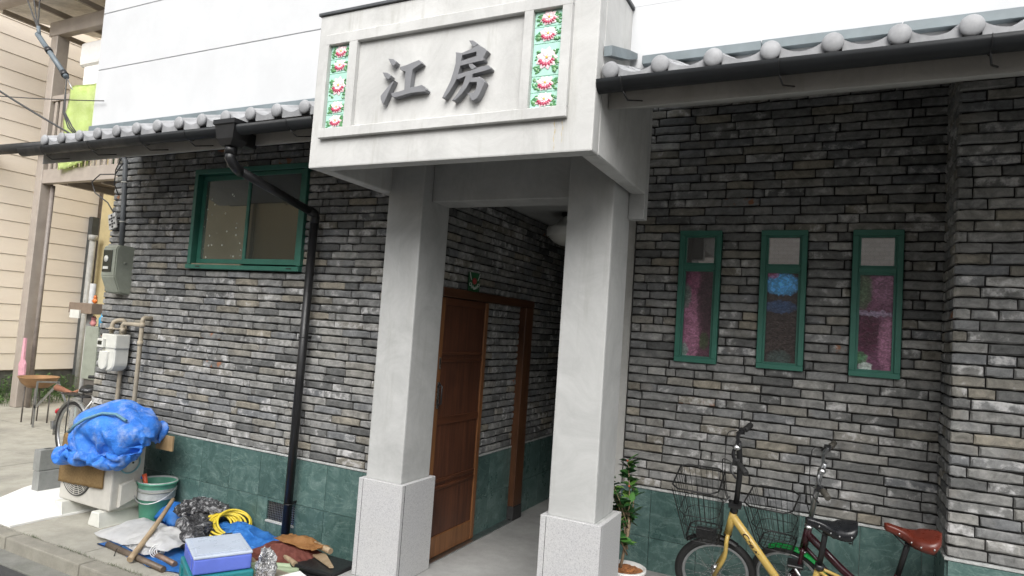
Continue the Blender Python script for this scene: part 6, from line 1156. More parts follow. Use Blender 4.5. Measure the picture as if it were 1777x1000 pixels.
BAR = simple('brown_steel', (.15,.115,.085), .5, .3, .35, 14, .15); BAR2 = simple('rusty_brown_steel', (.20,.135,.10), .5, .3, .35, 14, .15)
tag(MB().tube([(-4.72, 3.14, .022), (-4.00, 3.065, .022)], .021, 12).build('steel_pipe', BAR), 'brown steel pipe lying on the pavement under the wooden handle', 'pipe')
tag(MB().tube([(-4.63, 3.26, .026), (-4.02, 3.165, .024)], .020, 12).build('steel_pipe', BAR2), 'reddish brown steel pipe lying between the white sheet and the front pipe', 'pipe')
tag(MB().tube([(-4.52, 3.06, .003), (-4.56, 3.10, .03), (-4.55, 3.14, .052), (-4.50, 3.19, .04), (-4.43, 3.24, .008)], .003, 5).build('wire_loop', WIRE), 'thin black wire looped over the brown pipes', 'wire')
# white folded sheet
WSH = cloth_mat('white_pvc_sheet', (.72,.72,.71), (.82,.82,.82), .45, 6, False)
w_ = thing('folded_sheet', 'thick white folded plastic sheet lying on the blue sheet', 'sheet', (-4.65, 3.4, 0))
def fold_(u, v): return -.03*max(0, (u-.8)/.2)
sheet('layer', WSH, [(-4.99, 3.19, 0), (-4.28, 3.13, 0), (-4.33, 3.50, 0), (-5.03, 3.66, 0)], .035, .035, 3, 2.2, w_, 44, 30, .03, .03, .085)
sheet('layer', WSH, [(-4.52, 3.14, 0), (-4.14, 3.19, 0), (-4.24, 3.50, 0), (-4.60, 3.56, 0)], .075, .045, 5, 6.1, w_, 36, 30, .04, .012, .05)
q = MB()
for k in range(4): q.torus((-4.245-.004*k, 3.20, .055), (.9, -.6, 0), .014+.011*k, .0035, 22, 6)
q.build('rolled_edge', WSH, w_)
# blue sheet underneath
bs = thing('blue_sheet', 'light blue plastic sheet spread under the tools and boxes', 'sheet', (-4.3, 3.5, 0))
sheet('spread', TARP2, [(-4.83, 3.13, 0), (-3.60, 3.05, 0), (-3.40, 3.84, 0), (-5.0, 3.86, 0)], .008, .030, 3.5, 3.3, bs, 70, 46, .07, .003, .0)
sheet('crest', TARP2, [(-4.28, 3.62, 0), (-3.62, 3.50, 0), (-3.45, 3.82, 0), (-4.40, 3.86, 0)], .05, .09, 3.2, 7.9, bs, 50, 30, .05, .003, .10)
sheet('crest', TARP2, [(-4.95, 3.66, 0), (-4.66, 3.60, 0), (-4.60, 3.84, 0), (-4.95, 3.86, 0)], .05, .06, 3, 1.1, bs, 24, 20, .03, .003, .12)
# black and silver plastic
FOIL = N('black_silver_plastic'); a_ = FOIL.ramp(FOIL.noise(14, 5, .7, None, 1.5), [(.36, (.03,.03,.032)), (.52, (.10,.10,.105)), (.66, (.62,.62,.63))])
FOIL.bump(FOIL.noise(26, 5, .7, None, 1.5), .9, .03); FOIL = FOIL.fin(a_, .22, .55, .6)
bp = thing('plastic_wrap', 'crumpled shiny black and silver plastic wrap beside the white sheet', 'plastic wrap', (-4.5, 3.7, 0))
blob('bundle', FOIL, (-4.36, 3.57, .09), .19, .13, .11, .42, 1.5, 3.0, bp, 4, zmin=.004)
blob('bundle', FOIL, (-4.47, 3.72, .19), .21, .10, .09, .5, 1.6, 8.0, bp, 4, ang_=.35, zmin=.004)
blob('bundle', FOIL, (-4.22, 3.45, .08), .10, .09, .075, .4, 1.6, 5.5, bp, 3, zmin=.004)
# yellow hose
yh = thing('hose_coil', 'coil of yellow hose leaning beside the black plastic wrap', 'hose', (-4.2, 3.75, 0))
q = MB(); YEL = simple('yellow_hose', (.60,.46,.035), .4, 0, .15, 20, .03)
rh = random.Random(2)
for k in range(8):
    c = Vector((-4.235+.016*k, 3.66+.012*k+rh.uniform(-.01, .01), .115+.006*k)); ax = Vector((.45+rh.uniform(-.12, .12), -.35+rh.uniform(-.1, .1), .75)).normalized()
    u = ax.orthogonal().normalized(); v = ax.cross(u); rr1 = .118+rh.uniform(-.012, .012); rr2 = .105+rh.uniform(-.015, .01)
    q.tube([c+u*rr1*math.cos(t)+v*rr2*math.sin(t) for t in [2*math.pi*i/36 for i in range(36)]], .0085, 8, closed=True)
q.build('loops', YEL, yh)
q = MB(); q.tube([(-4.26, 3.60, .09), (-4.15, 3.66, .10)], .02, 8); q.build('nozzle', BLACKPL, yh)
# storage cases
cs = thing('storage_case', 'blue plastic storage case with frosted clear lid on the teal case', 'storage case', (-3.52, 3.08, .17), R(-30))
CB = simple('violet_blue_plastic', (.13,.19,.66), .4, 0, .12, 6, .04); LID = simple('frosted_lid', (.50,.56,.66), .3, 0, .08, 5, .03); TEAL = simple('teal_plastic', (.02,.20,.22), .4, 0, .2, 6, .04)
def local_case(t, w_, d_, h_, m, nm='tray', z=0):
    return MB().box(-w_/2, w_/2, -d_/2, d_/2, z, z+h_, .014, 3).build(nm, m, t, (0, 0, 0))
local_case(cs, .38, .34, .095, CB); MB().box(-.192, .192, -.172, .172, .093, .112, .009, 3).build('lid', LID, cs, (0, 0, 0))
MB().box(-.165, .165, -.145, .145, .112, .1165, .003, 2).build('lid_panel', LID, cs, (0, 0, 0))
MB().box(-.14, .14, -.1755, -.169, .02, .088, .002).build('front_recess_shade', simple('violet_blue_shade', (.11,.165,.60), .45, 0, .1), cs, (0, 0, 0))  # proud plate; recess shade put into a darker blue
for yy in (-.09, .09):
    MB().box(-.205, -.188, yy-.03, yy+.03, .03, .115, .004, 2).build('clasp', BLACKPL, cs, (0, 0, 0))
tc = thing('tool_case', 'teal plastic tool case under the blue storage case', 'tool case', (-3.52, 3.08, .012), R(-30))
local_case(tc, .42, .37, .155, TEAL)
for xx in (-.1, .1): MB().box(xx-.03, xx+.03, -.198, -.182, .06, .13, .004, 2).build('clasp', TEAL, tc, (0, 0, 0))
MB().box(-.228, -.208, -.07, .07, .06, .11, .006, 2).build('case_handle', TEAL, tc, (0, 0, 0))
# rust coloured cloth with tools
RUST = cloth_mat('rust_cloth', (.20,.065,.05), (.33,.125,.10), .85, 9, True, .2)
TAN = cloth_mat('tan_leather', (.36,.17,.06), (.50,.27,.11), .7, 9, True, .3)
rc = thing('cloth', 'rust red cloth draped over tools in front of the drainpipe', 'cloth', (-3.3, 3.6, 0))
sheet('drape', RUST, [(-3.62, 3.36, 0), (-3.02, 3.42, 0), (-2.98, 3.66, 0), (-3.66, 3.78, 0)], .11, .07, 3.4, 4.4, rc, 60, 40, .05, .004, .065)
sheet('drape_end', RUST, [(-3.62, 3.30, 0), (-3.33, 3.32, 0), (-3.3, 3.5, 0), (-3.65, 3.5, 0)], .03, .09, 4.4, 6.4, rc, 30, 24, .05, .004, .05)
tg_ = thing('leather_glove', 'tan leather work glove lying on the rust red cloth', 'glove', (-3.35, 3.6, .2))
sheet('glove_body', TAN, [(-3.52, 3.53, 0), (-3.12, 3.53, 0), (-3.10, 3.66, 0), (-3.50, 3.70, 0)], .205, .035, 6, 2.7, tg_, 40, 24, .035, .016, .03)
def stick(name, lab, a, b, r, m=HAND, cat='tool handle'):
    tag(MB().tube(curve3(a, b, (0, 0, 0), 6), r, 12).build(name, m), lab, cat)
stick('round_stick', 'short round wooden handle end sticking out beside the granite base', (-3.30, 3.66, .20), (-3.04, 3.60, .20), .020)
stick('round_stick', 'short round wooden handle in front of the rust red cloth', (-3.38, 3.50, .14), (-3.16, 3.40, .145), .018)
stick('round_stick', 'wooden handle end peeping out behind the crumpled foil', (-3.55, 3.38, .10), (-3.39, 3.32, .10), .020)
q = MB(); q.prism([(-3.16, 3.56), (-2.92, 3.46), (-2.90, 3.475), (-3.12, 3.64)], lambda u, v, d: (u, v, d), .155, .165)
tag(q.build('wood_wedge', HAND), 'thin pointed wooden slat resting on the black tool box', 'wood')
bc = thing('black_case', 'black tool box tucked beside the granite pillar base', 'tool box', (-3.0, 3.55, 0))
MB().box(-3.20, -2.85, 3.40, 3.66, .004, .11, .012, 2).build('box_body', BLACKPL, bc)
MB().box(-3.205, -2.845, 3.395, 3.665, .112, .148, .012, 2).build('box_lid', BLACKPL, bc)
gh = thing('green_hose', 'pale green flat hose lying in front of the tools', 'hose', (-3.4, 3.3, 0))
PG = simple('pale_green_hose', (.34,.42,.27), .45, 0, .15, 12)
for k in range(3): MB().tube([(-3.72, 3.16+.045*k, .06+.012*k), (-3.5, 3.20+.045*k, .07+.012*k), (-3.3, 3.28+.045*k, .09+.012*k), (-3.12, 3.36+.04*k, .10+.01*k)], .020, 10).build('hose_run', PG, gh)
SIL = N('silver_foil'); a_ = SIL.ramp(SIL.noise(30, 4, .7), [(.35, (.12,.12,.13)), (.6, (.7,.7,.7))]); SIL.bump(SIL.noise(50, 4, .7), .9, .02); SIL = SIL.fin(a_, .22, .8)
tag(blob('crumpled_foil', SIL, (-3.17, 3.16, .19), .060, .055, .125, .5, 2, 2.0, None, 4), 'crumpled ball of silver foil in front of the wooden handles', 'foil')
q = MB(); q.obox((-2.98, 3.20, .13), (1, -.42, .0), (.42, 1, .05), (0, -.05, 1), .26, .2, .012)
tag(q.build('foam_sheet', WHITESH), 'white flat panel lying beside the crumpled foil', 'panel')
MBs = MB().obox((-2.83, 3.20, .145), (1, -.6, 0), (.6, 1, 0), (0, 0, 1), .15, .03, .02)
tag(MBs.build('blue_strip', TARP2), 'narrow blue plastic strip on the white panel', 'strip')
tag(MB().box(-3.30, -2.84, 3.0, 3.34, .003, .115, .01).build('cardboard_box', simple('card', (.33,.29,.22), .8)), 'low cardboard box under the white panel and foil', 'box')

# ------------------------------------------------------------------ bicycles
def wheel(b, nm, c, Rr, tr, spokes=28, rim=ALU):
    wo = bpy.data.objects.new(nm, None); COL.objects.link(wo); wo.parent = b; wo.location = c; wo.empty_display_size = .05
    O = (0, 0, 0)
    MB().torus(O, (0, 1, 0), Rr-tr, tr, 56, 10).build('tyre', BLACKR, wo, O)
    q = MB(); n = 56; rr_ = Rr-2*tr
    prof = [(rr_+.006, -.013), (rr_+.006, .013), (rr_-.012, .011), (rr_-.016, .004), (rr_-.016, -.004), (rr_-.012, -.011)]
    rings = [[q.bm.verts.new(((r)*math.cos(2*math.pi*i/n), y, r*math.sin(2*math.pi*i/n))) for r, y in prof] for i in range(n)]
    for i in range(n):
        a, c2 = rings[i], rings[(i+1) % n]
        for j in range(6): f = q.bm.faces.new((a[j], a[(j+1) % 6], c2[(j+1) % 6], c2[j])); f.smooth = True
    q.build('rim', rim, wo, O)
    MB().lathe([(.001, -.052), (.009, -.052), (.009, -.034), (.026, -.030), (.026, -.024), (.013, -.018), (.013, .018), (.026, .024), (.026, .030), (.009, .034), (.009, .052), (.001, .052)], O, (0, 1, 0), 18).build('hub', CHROME, wo, O)
    sp = MB().tube([(.0, 0, 0), (1, 0, 0)], 1, 5, False).mesh('spoke', CHROME)
    for k in range(spokes):
        t = 2*math.pi*k/spokes; s = 1 if k % 2 else -1; off = R(55)*(1 if (k//2) % 2 else -1)
        a = Vector((.024*math.cos(t+off), s*.027, .024*math.sin(t+off))); e = Vector((rr_*math.cos(t), s*.002, rr_*math.sin(t)))
        d = e-a; rot = d.to_track_quat('X', 'Z').to_matrix().to_4x4()
        o = bpy.data.objects.new('spoke', sp); COL.objects.link(o); o.parent = wo
        o.matrix_basis = Matrix.Translation(a) @ rot @ Matrix.Diagonal((d.length, .0011, .0011, 1))
    return wo
def T(b, nm, pts, r, m, n=12, k=None): return MB().tube(bend(pts, *(k or (.04, 5))) if len(pts) > 2 else pts, r, n).build(nm, m, b, (0, 0, 0))
def basket(b, c, L, Wd, Hh, slope=.05):
    """wire basket: front slopes forward; c is the top rim centre, bike front is -x"""
    q = MB(); x, y, z = c
    top = [(-L/2, -Wd/2), (L/2, -Wd/2), (L/2, Wd/2), (-L/2, Wd/2)]; k = .72
    def rim(zz, s, dx, r):
        pts = [Vector((x+dx+px*s, y+py*s, zz)) for px, py in top]
        out = []
        for i in range(4):
            a, b2, d = pts[i-1], pts[i], pts[(i+1) % 4]
            for t in (0, .5, 1):
                p = b2+(a-b2).normalized()*.04*(1-t)+(d-b2).normalized()*.04*t
                out.append(p)
        q.tube(out, r, 6, closed=True)
    rim(z, 1, 0, .005); rim(z-Hh*.5, .86, .012, .0026); rim(z-Hh*.72, .80, .018, .0022); rim(z-Hh, k, .025, .004)
    def P_(px, py, t): s = 1-(1-k)*t; return (x+.025*t+px*s, y+py*s, z-Hh*t)
    for i in range(8):
        u = -.5+i/7
        for sy in (-1, 1): q.tube([P_(u*L*.94, sy*Wd/2, 0), P_(u*L*.94, sy*Wd/2, 1)], .0018, 5, False)
    for i in range(7):
        u = -.5+i/6
        for sx in (-1, 1): q.tube([P_(sx*L/2, u*Wd*.94, 0), P_(sx*L/2, u*Wd*.94, 1)], .0018, 5, False)
    for i in range(7):
        u = -.5+i/6; q.tube([P_(u*L*.94, -Wd/2, 1), P_(u*L*.94, Wd/2, 1)], .0019, 5, False); q.tube([P_(-L/2, u*Wd*.94, 1), P_(L/2, u*Wd*.94, 1)], .0019, 5, False)
    return q.build('basket', WIRE, b, (0, 0, 0))
def saddle(b, nose, tail, w_, m, rivets=True):
    """leather-like saddle from nose to tail in the bike plane"""
    n0, n1 = Vector(nose), Vector(tail); q = MB(); N_, M_ = 18, 12; d = n1-n0; rows = []
    for i in range(N_+1):
        t = i/N_; c = n0+d*t; hw = .020+(w_/2-.020)*(t**2.0 if t < .8 else 1)*(1 if t < .8 else 1)
        if t < .8: hw = .022+(w_/2-.022)*(1/(1+math.exp(-(t-.50)*13)))
        else: hw = .022+(w_/2-.022)*math.sqrt(max(0, 1-((t-.8)/.21)**2))
        if i == 0: hw = .006
        z = c.z+.012*math.cos(t*math.pi*1.6)*.8+(.014*t if t > .6 else 0)
        dep = .034+.03*t-(.03 if t > .9 else 0)*((t-.9)/.1)
        row = []
        for j in range(M_+1):
            a = -1+2*j/M_; yy = hw*math.sin(a*math.pi/2); zz = z-dep*(abs(a)**3.2)
            row.append((c.x, yy, zz))
        rows.append(row)
    vs = [[q.bm.verts.new(p) for p in r] for r in rows]
    for i in range(N_):
        for j in range(M_):
            f = q.bm.faces.new((vs[i][j], vs[i+1][j], vs[i+1][j+1], vs[i][j+1])); f.smooth = True
    bot = [[q.bm.verts.new((p[0], p[1]*.9, min(p[2], rows[i][0][2])-.002 if j in (0, M_) else rows[i][0][2]+.004)) for j, p in enumerate(r)] for i, r in enumerate(rows)]
    for i in range(N_):
        for j in range(M_):
            q.bm.faces.new((bot[i][j], bot[i][j+1], bot[i+1][j+1], bot[i+1][j]))
    for i in range(N_):
        for j in (0, M_): q.bm.faces.new((vs[i][j], bot[i][j], bot[i+1][j], vs[i+1][j]))
    for r, s in ((0, 1), (N_, -1)):
        for j in range(M_): q.bm.faces.new((vs[r][j], vs[r][j+1], bot[r][j+1], bot[r][j]))
    so = q.build('saddle', m, b, (0, 0, 0))
    rv = MB().sphere((0, 0, 0), .0055, 1, .6, 1, 8, 5).mesh('rivet', CHROME)
    for t in (.30, .52, .72, .9):
        i = int(t*N_)
        for j in (1, M_-1):
            p = Vector(rows[i][j]); o = bpy.data.objects.new('rivet', rv); COL.objects.link(o); o.parent = so; o.location = (p.x, p.y*1.03, p.z)
    q = MB(); zc = n1.z-.075
    for sy in (-1, 1): q.tube([(n0.x+d.x*.1, 0, n0.z-.03), (n0.x+d.x*.35, sy*.02, zc+.005), (n0.x+d.x*.75, sy*.025, zc), (n1.x-d.x*.07, sy*.05, n1.z-.04)], .004, 6)
    for sy in (-1, 1): q.tube([(n1.x-d.x*.12+.010*math.cos(i*1.1), sy*.045+.010*math.sin(i*1.1), n1.z-.09+.0028*i) for i in range(20)], .0025, 5, False)
    q.build('saddle_spring', BLACKPL, so, (0, 0, 0))
    return so
def bars(b, top, m, ends, half=.27, gm=BLACKR):
    """ends: (dx, dz) of the near and of the far grip from the clamp"""
    x, z = top; side = []
    for s, (dx, dz) in ((-1, ends[0]), (1, ends[1])):
        side.append([(x, 0, z), (x-.012, s*.05, z+.25*dz), (x-.018, s*.11, z+.7*dz), (x+dx*.3, s*.17, z+dz*.9), (x+dx, s*half, z+dz)])
    MB().tube(bend(side[0][::-1]+side[1][1:], .05, 4), .011, 10).build('handlebar', m, b, (0, 0, 0))
    for s, sd_ in ((-1, side[0]), (1, side[1])):
        a = Vector(sd_[3]).lerp(Vector(sd_[4]), .08); e = Vector(sd_[3]).lerp(Vector(sd_[4]), 1.12)
        MB().tube([a, a.lerp(e, .1), a.lerp(e, .95), e], [.014, .0175, .0175, .014], 12).build('grip', gm, b, (0, 0, 0))
        h = Vector(sd_[3])+Vector((-.012, -s*.01, 0)); g_ = Vector(sd_[4])-Vector(sd_[3])
        MB().tube([h, h+Vector((-.025, 0, -.012)), h+Vector((-.045, 0, -.035))+g_*.4, h+Vector((-.035, 0, -.055))+g_*.9], .006, 7).build('brake_lever', BLACKPL, b, (0, 0, 0))
        MB().obox(h, (0, 1, 0), (1, 0, 0), (0, 0, 1), .03, .035, .03).build('lever_clamp', BLACKPL, b, (0, 0, 0))
        cr = Vector((x-.04, s*.01, z-.42))
        MB().tube(bend([h+Vector((-.03, 0, 0)), h+Vector((-.08, -s*.03, .0)), h+Vector((-.09, -s*.09, -.16)), cr+Vector((-.03, 0, .05)), cr], .08, 6), .0028, 6).build('brake_cable', WIRE, b, (0, 0, 0))
    MB().lathe([(.001, 0), (.022, 0), (.024, .008), (.016, .022), (.001, .027)], (x, -.07, z+.35*ends[0][1]+.010), (0, 0, 1), 16).build('bell', CHROME, b, (0, 0, 0))
def fender(b, c, r, a0, a1, m, wd=.052):
    q = MB(); n = 30; m_ = 7; rows = []
    for i in range(n+1):
        t = R(a0+(a1-a0)*i/n); row = []
        for j in range(m_+1):
            s = -1+2*j/m_; rr_ = r-.014*s*s; row.append((c[0]+rr_*math.cos(t), s*wd/2, c[2]+rr_*math.sin(t)))
        rows.append([q.bm.verts.new(p) for p in row])
    for i in range(n):
        for j in range(m_): f = q.bm.faces.new((rows[i][j], rows[i+1][j], rows[i+1][j+1], rows[i][j+1])); f.smooth = True
    bmesh.ops.solidify(q.bm, geom=q.bm.faces[:], thickness=.002)
    return q.build('mudguard', m, b, (0, 0, 0))
YB = simple('cream_yellow_frame_paint', (.46,.32,.085), .3, 0, .10, 8, .02); MAROON = simple('maroon_frame_paint', (.035,.008,.012), .22, 0, .2, 8, .02)
GREENF = simple('bright_green_plastic', (.02,.46,.10), .3, 0, .15, 10, .03)
FL = .13
# --- yellow small-wheeled bicycle, front to the left, leaning on its stand towards the street
b1 = thing('bicycle', 'yellow small wheeled bicycle with front basket and black saddle', 'bicycle', (-.634, 4.50, FL)); b1.rotation_euler = (R(20), 0, 0)
fw = wheel(b1, 'front_wheel', (-.012, 0, .246), .246, .024); fw.rotation_euler = (0, 0, R(12))
wheel(b1, 'rear_wheel', (.93, 0, .222), .222, .024)
for s in (-1, 1): T(b1, 'fork_blade', [(.071, s*.006, .54), (.066, s*.044, .505), (.060, s*.048, .40), (-.010, s*.050, .248)], .0125, YB, 10, (.05, 5))
T(b1, 'head_tube', [(.067, 0, .53), (.103, 0, .695)], .022, YB, 14)
MB().lathe([(.001, -.006), (.025, -.006), (.025, .006), (.001, .006)], (.067, 0, .528), (.2, 0, 1), 14).build('headset', BLACKPL, b1, (0, 0, 0))
dt = T(b1, 'down_tube', [(.095, 0, .668), (.38, 0, .245), (.53, 0, .20)], .0235, YB, 16)
T(b1, 'seat_tube', [(.53, 0, .19), (.580, 0, .43)], .019, YB, 14)
for s in (-1, 1):
    T(b1, 'seat_stay', [(.575, s*.012, .415), (.68, s*.045, .36), (.93, s*.055, .246)], .010, YB, 8)
    T(b1, 'chain_stay', [(.53, s*.02, .20), (.93, s*.058, .246)], .009, YB, 8)
T(b1, 'seat_post', [(.578, 0, .42), (.608, 0, .68)], .0155, BLACKP, 12)
MB().lathe([(.001, -.016), (.026, -.016), (.026, .016), (.001, .016)], (.581, 0, .432), (.15, 0, 1), 14).build('seat_clamp', BLACKPL, b1, (0, 0, 0))
T(b1, 'steerer', [(.103, 0, .695), (.112, 0, .735)], .024, BLACKPL, 14)
MB().box(.075, .150, -.03, .03, .732, .758, .008, 2).build('fold_hinge', BLACKPL, b1, (0, 0, 0))
T(b1, 'stem', [(.117, 0, .745), (.141, 0, .97), (.138, 0, 1.08), (.132, 0, 1.165)], .0165, BLACKP, 12, (.10, 6))
q = MB(); q.obox((.068, -.01, .775), (.6, 0, .8), (0, 1, 0), (-.8, 0, .6), .05, .03, .004); q.build('silver_tag', ALU, b1, (0, 0, 0))
bars(b1, (.132, 1.165), BLACKP, ((.070, -.050), (.035, -.01)), .25, BLACKR)
basket(b1, (-.10, 0, .882), .27, .30, .37)
MB().obox((-.06, 0, .51), (1, 0, 0), (0, 1, 0), (0, 0, 1), .12, .05, .05).build('basket_bracket', BLACKPL, b1, (0, 0, 0))
saddle(b1, (.499, 0, .735), (.768, 0, .735), .165, simple('black_saddle_leather', (.012,.013,.015), .28, 0, .2, 12, .06))
fender(b1, (-.012, 0, .246), .268, 58, 130, BLACKP, .05)
MB().lathe([(.001, -.01), (.055, -.01), (.058, 0), (.055, .01), (.001, .01)], (.53, -.045, .20), (0, 1, 0), 24).build('chainring', ALU, b1, (0, 0, 0))
for s, dz in ((-1, -.12), (1, .12)):
    T(b1, 'crank', [(.53, s*.06, .21), (.53-dz*.7, s*.075, .21+dz)], .009, ALU, 8)
    MB().box(.53-dz*.7-.045, .53-dz*.7+.045, s*.08, s*.16, .20+dz, .22+dz, .004).build('pedal', BLACKPL, b1, (0, 0, 0))
T(b1, 'kickstand', [(.90, -.05, .24), (.95, -.09, .06)], .008, ALU, 8)
# lettering on the down tube
fc = bpy.data.curves.new('lettering', 'FONT'); fc.body = 'Crew'; fc.size = .042; fc.extrude = .0012; fc.offset = .0009; fc.shear = .15; fc.space_character = 1.05
to = bpy.data.objects.new('lettering_source', fc); COL.objects.link(to)
dg = bpy.context.evaluated_depsgraph_get(); me = bpy.data.meshes.new_from_object(to.evaluated_get(dg)); bpy.data.objects.remove(to)
for v in me.vertices:       # serifs: thicken feet a little by bending flat text round the tube
    v.co.y -= .013; v.co.x *= 1.55
me.materials.clear(); me.materials.append(simple('dark_lettering', (.03,.012,.01), .4, 0, .1))
u_ = Vector((.285, 0, -.423)).normalized(); up_ = Vector((-u_.z, 0, u_.x)); st_ = Vector((.095, 0, .668))+u_*.115
for v in me.vertices:
    a_ = v.co.y/.0232; dep = .0232+v.co.z*.6
    p = st_+u_*v.co.x+up_*(math.sin(a_)*dep)+Vector((0, -math.cos(a_)*dep, 0)); v.co = p
lo = bpy.data.objects.new('lettering', me); COL.objects.link(lo); lo.parent = dt
# --- dark bicycle with the brown saddle
b2 = thing('bicycle', 'dark maroon bicycle with green front mudguard, wire basket and brown saddle', 'bicycle', (-.27, 4.68, FL)); b2.rotation_euler = (R(18), 0, R(-8))
wheel(b2, 'front_wheel', (.05, 0, .228), .228, .020)
wheel(b2, 'rear_wheel', (.94, 0, .228), .228, .020)
fender(b2, (.05, 0, .222), .250, 5, 116, GREENF, .056)
for s in (-1, 1): T(b2, 'fork_blade', [(.148, s*.03, .49), (.142, s*.05, .45), (.120, s*.052, .34), (.05, s*.052, .228)], .0125, MAROON, 10, (.05, 4))
T(b2, 'head_tube', [(.142, 0, .46), (.177, 0, .625)], .022, MAROON, 14)
for k in range(2): MB().lathe([(.001, -.008), (.026, -.008), (.026, .008), (.001, .008)], (.140+.038*k, 0, .455+.175*k), (.2, 0, 1), 14).build('headset', CHROME, b2, (0, 0, 0))
T(b2, 'down_tube', [(.170, 0, .575), (.40, 0, .345), (.58, 0, .225)], .023, MAROON, 14, (.12, 5))
T(b2, 'lower_tube', [(.150, 0, .49), (.40, 0, .22)], .012, MAROON, 10)
T(b2, 'seat_tube', [(.58, 0, .215), (.645, 0, .44)], .0165, MAROON, 12)
for s in (-1, 1):
    T(b2, 'seat_stay', [(.64, s*.012, .41), (.94, s*.055, .228)], .008, MAROON, 8); T(b2, 'chain_stay', [(.58, s*.02, .225), (.94, s*.058, .228)], .009, MAROON, 8)
T(b2, 'seat_post', [(.640, 0, .42), (.695, 0, .66)], .0155, BLACKP, 12)
T(b2, 'stem', [(.180, 0, .63), (.243, 0, .96), (.272, 0, 1.06)], .0145, ALU, 12, (.05, 5))
bars(b2, (.268, 1.055), ALU, ((.055, -.085), (.02, .03)), .23, simple('grey_brown_grip', (.06,.055,.045), .6))
basket(b2, (-.03, 0, .765), .28, .28, .29)
saddle(b2, (.576, 0, .742), (.851, 0, .722), .205, simple('red_brown_saddle_leather', (.115,.022,.013), .30, 0, .18, 12, .06))
# --- bicycle in the lane behind the air conditioner
b3 = thing('bicycle', 'bicycle with silver mudguard parked in the lane behind the air conditioner', 'bicycle', (-7.46, 4.42, 0), R(176))
SILV = simple('silver_mudguard', (.62,.62,.60), .3, .6, .1, 8, .03)
wheel(b3, 'rear_wheel', (0, 0, .335), .335, .020)
wheel(b3, 'front_wheel', (-1.08, 0, .335), .335, .020)
fender(b3, (0, 0, .335), .362, -12, 150, SILV, .06)
MB().lathe([(.001, 0), (.03, 0), (.034, .012), (.024, .034), (.001, .042)], (.325, 0, .52), (1, 0, .5), 18).build('reflector', simple('red_reflector', (.4,.02,.03), .2), b3, (0, 0, 0))
MB().obox((.375, 0, .37), (.3, 0, 1), (0, 1, 0), (-1, 0, .3), .09, .08, .03).build('licence_plate', ALU, b3, (0, 0, 0))
for s in (-1, 1):
    T(b3, 'rack_stay', [(0, s*.07, .335), (.0, s*.07, .74)], .006, BLACKP, 8); T(b3, 'chain_stay', [(0, s*.06, .335), (-.48, s*.02, .29)], .01, SILV, 8); T(b3, 'seat_stay', [(0, s*.06, .335), (-.36, s*.012, .72)], .008, SILV, 8)
    T(b3, 'fork_blade', [(-1.08, s*.05, .335), (-.94, s*.03, .68)], .011, SILV, 10)
q = MB()
for yy in (-.07, -.025, .025, .07): q.tube([(-.27, yy, .745), (.20, yy, .745)], .0055, 6)
for xx in (-.27, -.04, .20): q.tube([(xx, -.07, .745), (xx, .07, .745)], .0055, 6)
q.build('rear_rack', BLACKP, b3, (0, 0, 0))
T(b3, 'seat_tube', [(-.48, 0, .29), (-.34, 0, .80)], .016, SILV, 12); T(b3, 'down_tube', [(-.48, 0, .29), (-.90, 0, .78)], .018, SILV, 12)
saddle(b3, (-.46, 0, .86), (-.20, 0, .86), .2, BLACKPL)
T(b3, 'stem', [(-.93, 0, .70), (-.86, 0, 1.0)], .014, ALU, 12); bars(b3, (-.86, 1.0), ALU, ((.1, .02), (.1, .02)))

# ------------------------------------------------------------------ potted plant
pp_ = thing('potted_plant', 'leafy potted shrub standing between the right pillar and the yellow bicycle', 'plant', (-1.15, 4.14, FL))
POTM = simple('white_pot', (.6,.6,.58), .4, 0, .1, 8); px_, py_ = -1.15, 4.14
MB().lathe([(.001, .002), (.085, .002), (.09, .01), (.125, .20), (.135, .205), (.135, .225), (.122, .226), (.118, .19), (.001, .19)], (px_, py_, FL), (0, 0, 1), 32).build('pot', POTM, pp_)
blob('soil', simple('orange_bark', (.30,.12,.04), .9, 0, .6, 60, .8), (px_, py_, FL+.195), .11, .11, .02, .8, 4, 1.0, pp_, 4)
rl = random.Random(8); BARK = simple('thin_bark', (.26,.19,.12), .8, 0, .3, 60)
tips = []
q = MB(); trunk = [(px_-.03, py_, FL+.19), (px_-.012, py_, FL+.30), (px_+.008, py_, FL+.43), (px_+.012, py_, FL+.52)]
q.tube(trunk, [.010, .009, .008, .007], 8); q.build('trunk', BARK, pp_)
q = MB()
for k in range(15):
    s = Vector((px_+.012, py_, FL+.50+rl.uniform(-.20, .03))) if k > 4 else Vector(trunk[-1])
    a = rl.uniform(0, 2*math.pi); h = rl.uniform(-.02, .34); rad = rl.uniform(.06, .22)*(1-.25*(h > .25))
    e = s+Vector((math.cos(a)*rad-.05, math.sin(a)*rad, h)); m_ = s.lerp(e, .5)+Vector((rl.uniform(-.02, .02), rl.uniform(-.02, .02), .03))
    q.tube(bend([s, m_, e], .06, 4), [.005]*1+[.0045-.0003*i for i in range(7)], 6) if False else q.tube([s, m_, e], [.0055, .004, .0025], 6)
    for t in (.35, .5, .65, .8, .92, 1): tips.append((s.lerp(m_, t*2) if t < .5 else m_.lerp(e, t*2-1), (e-s).normalized()))
q.build('branches', BARK, pp_)
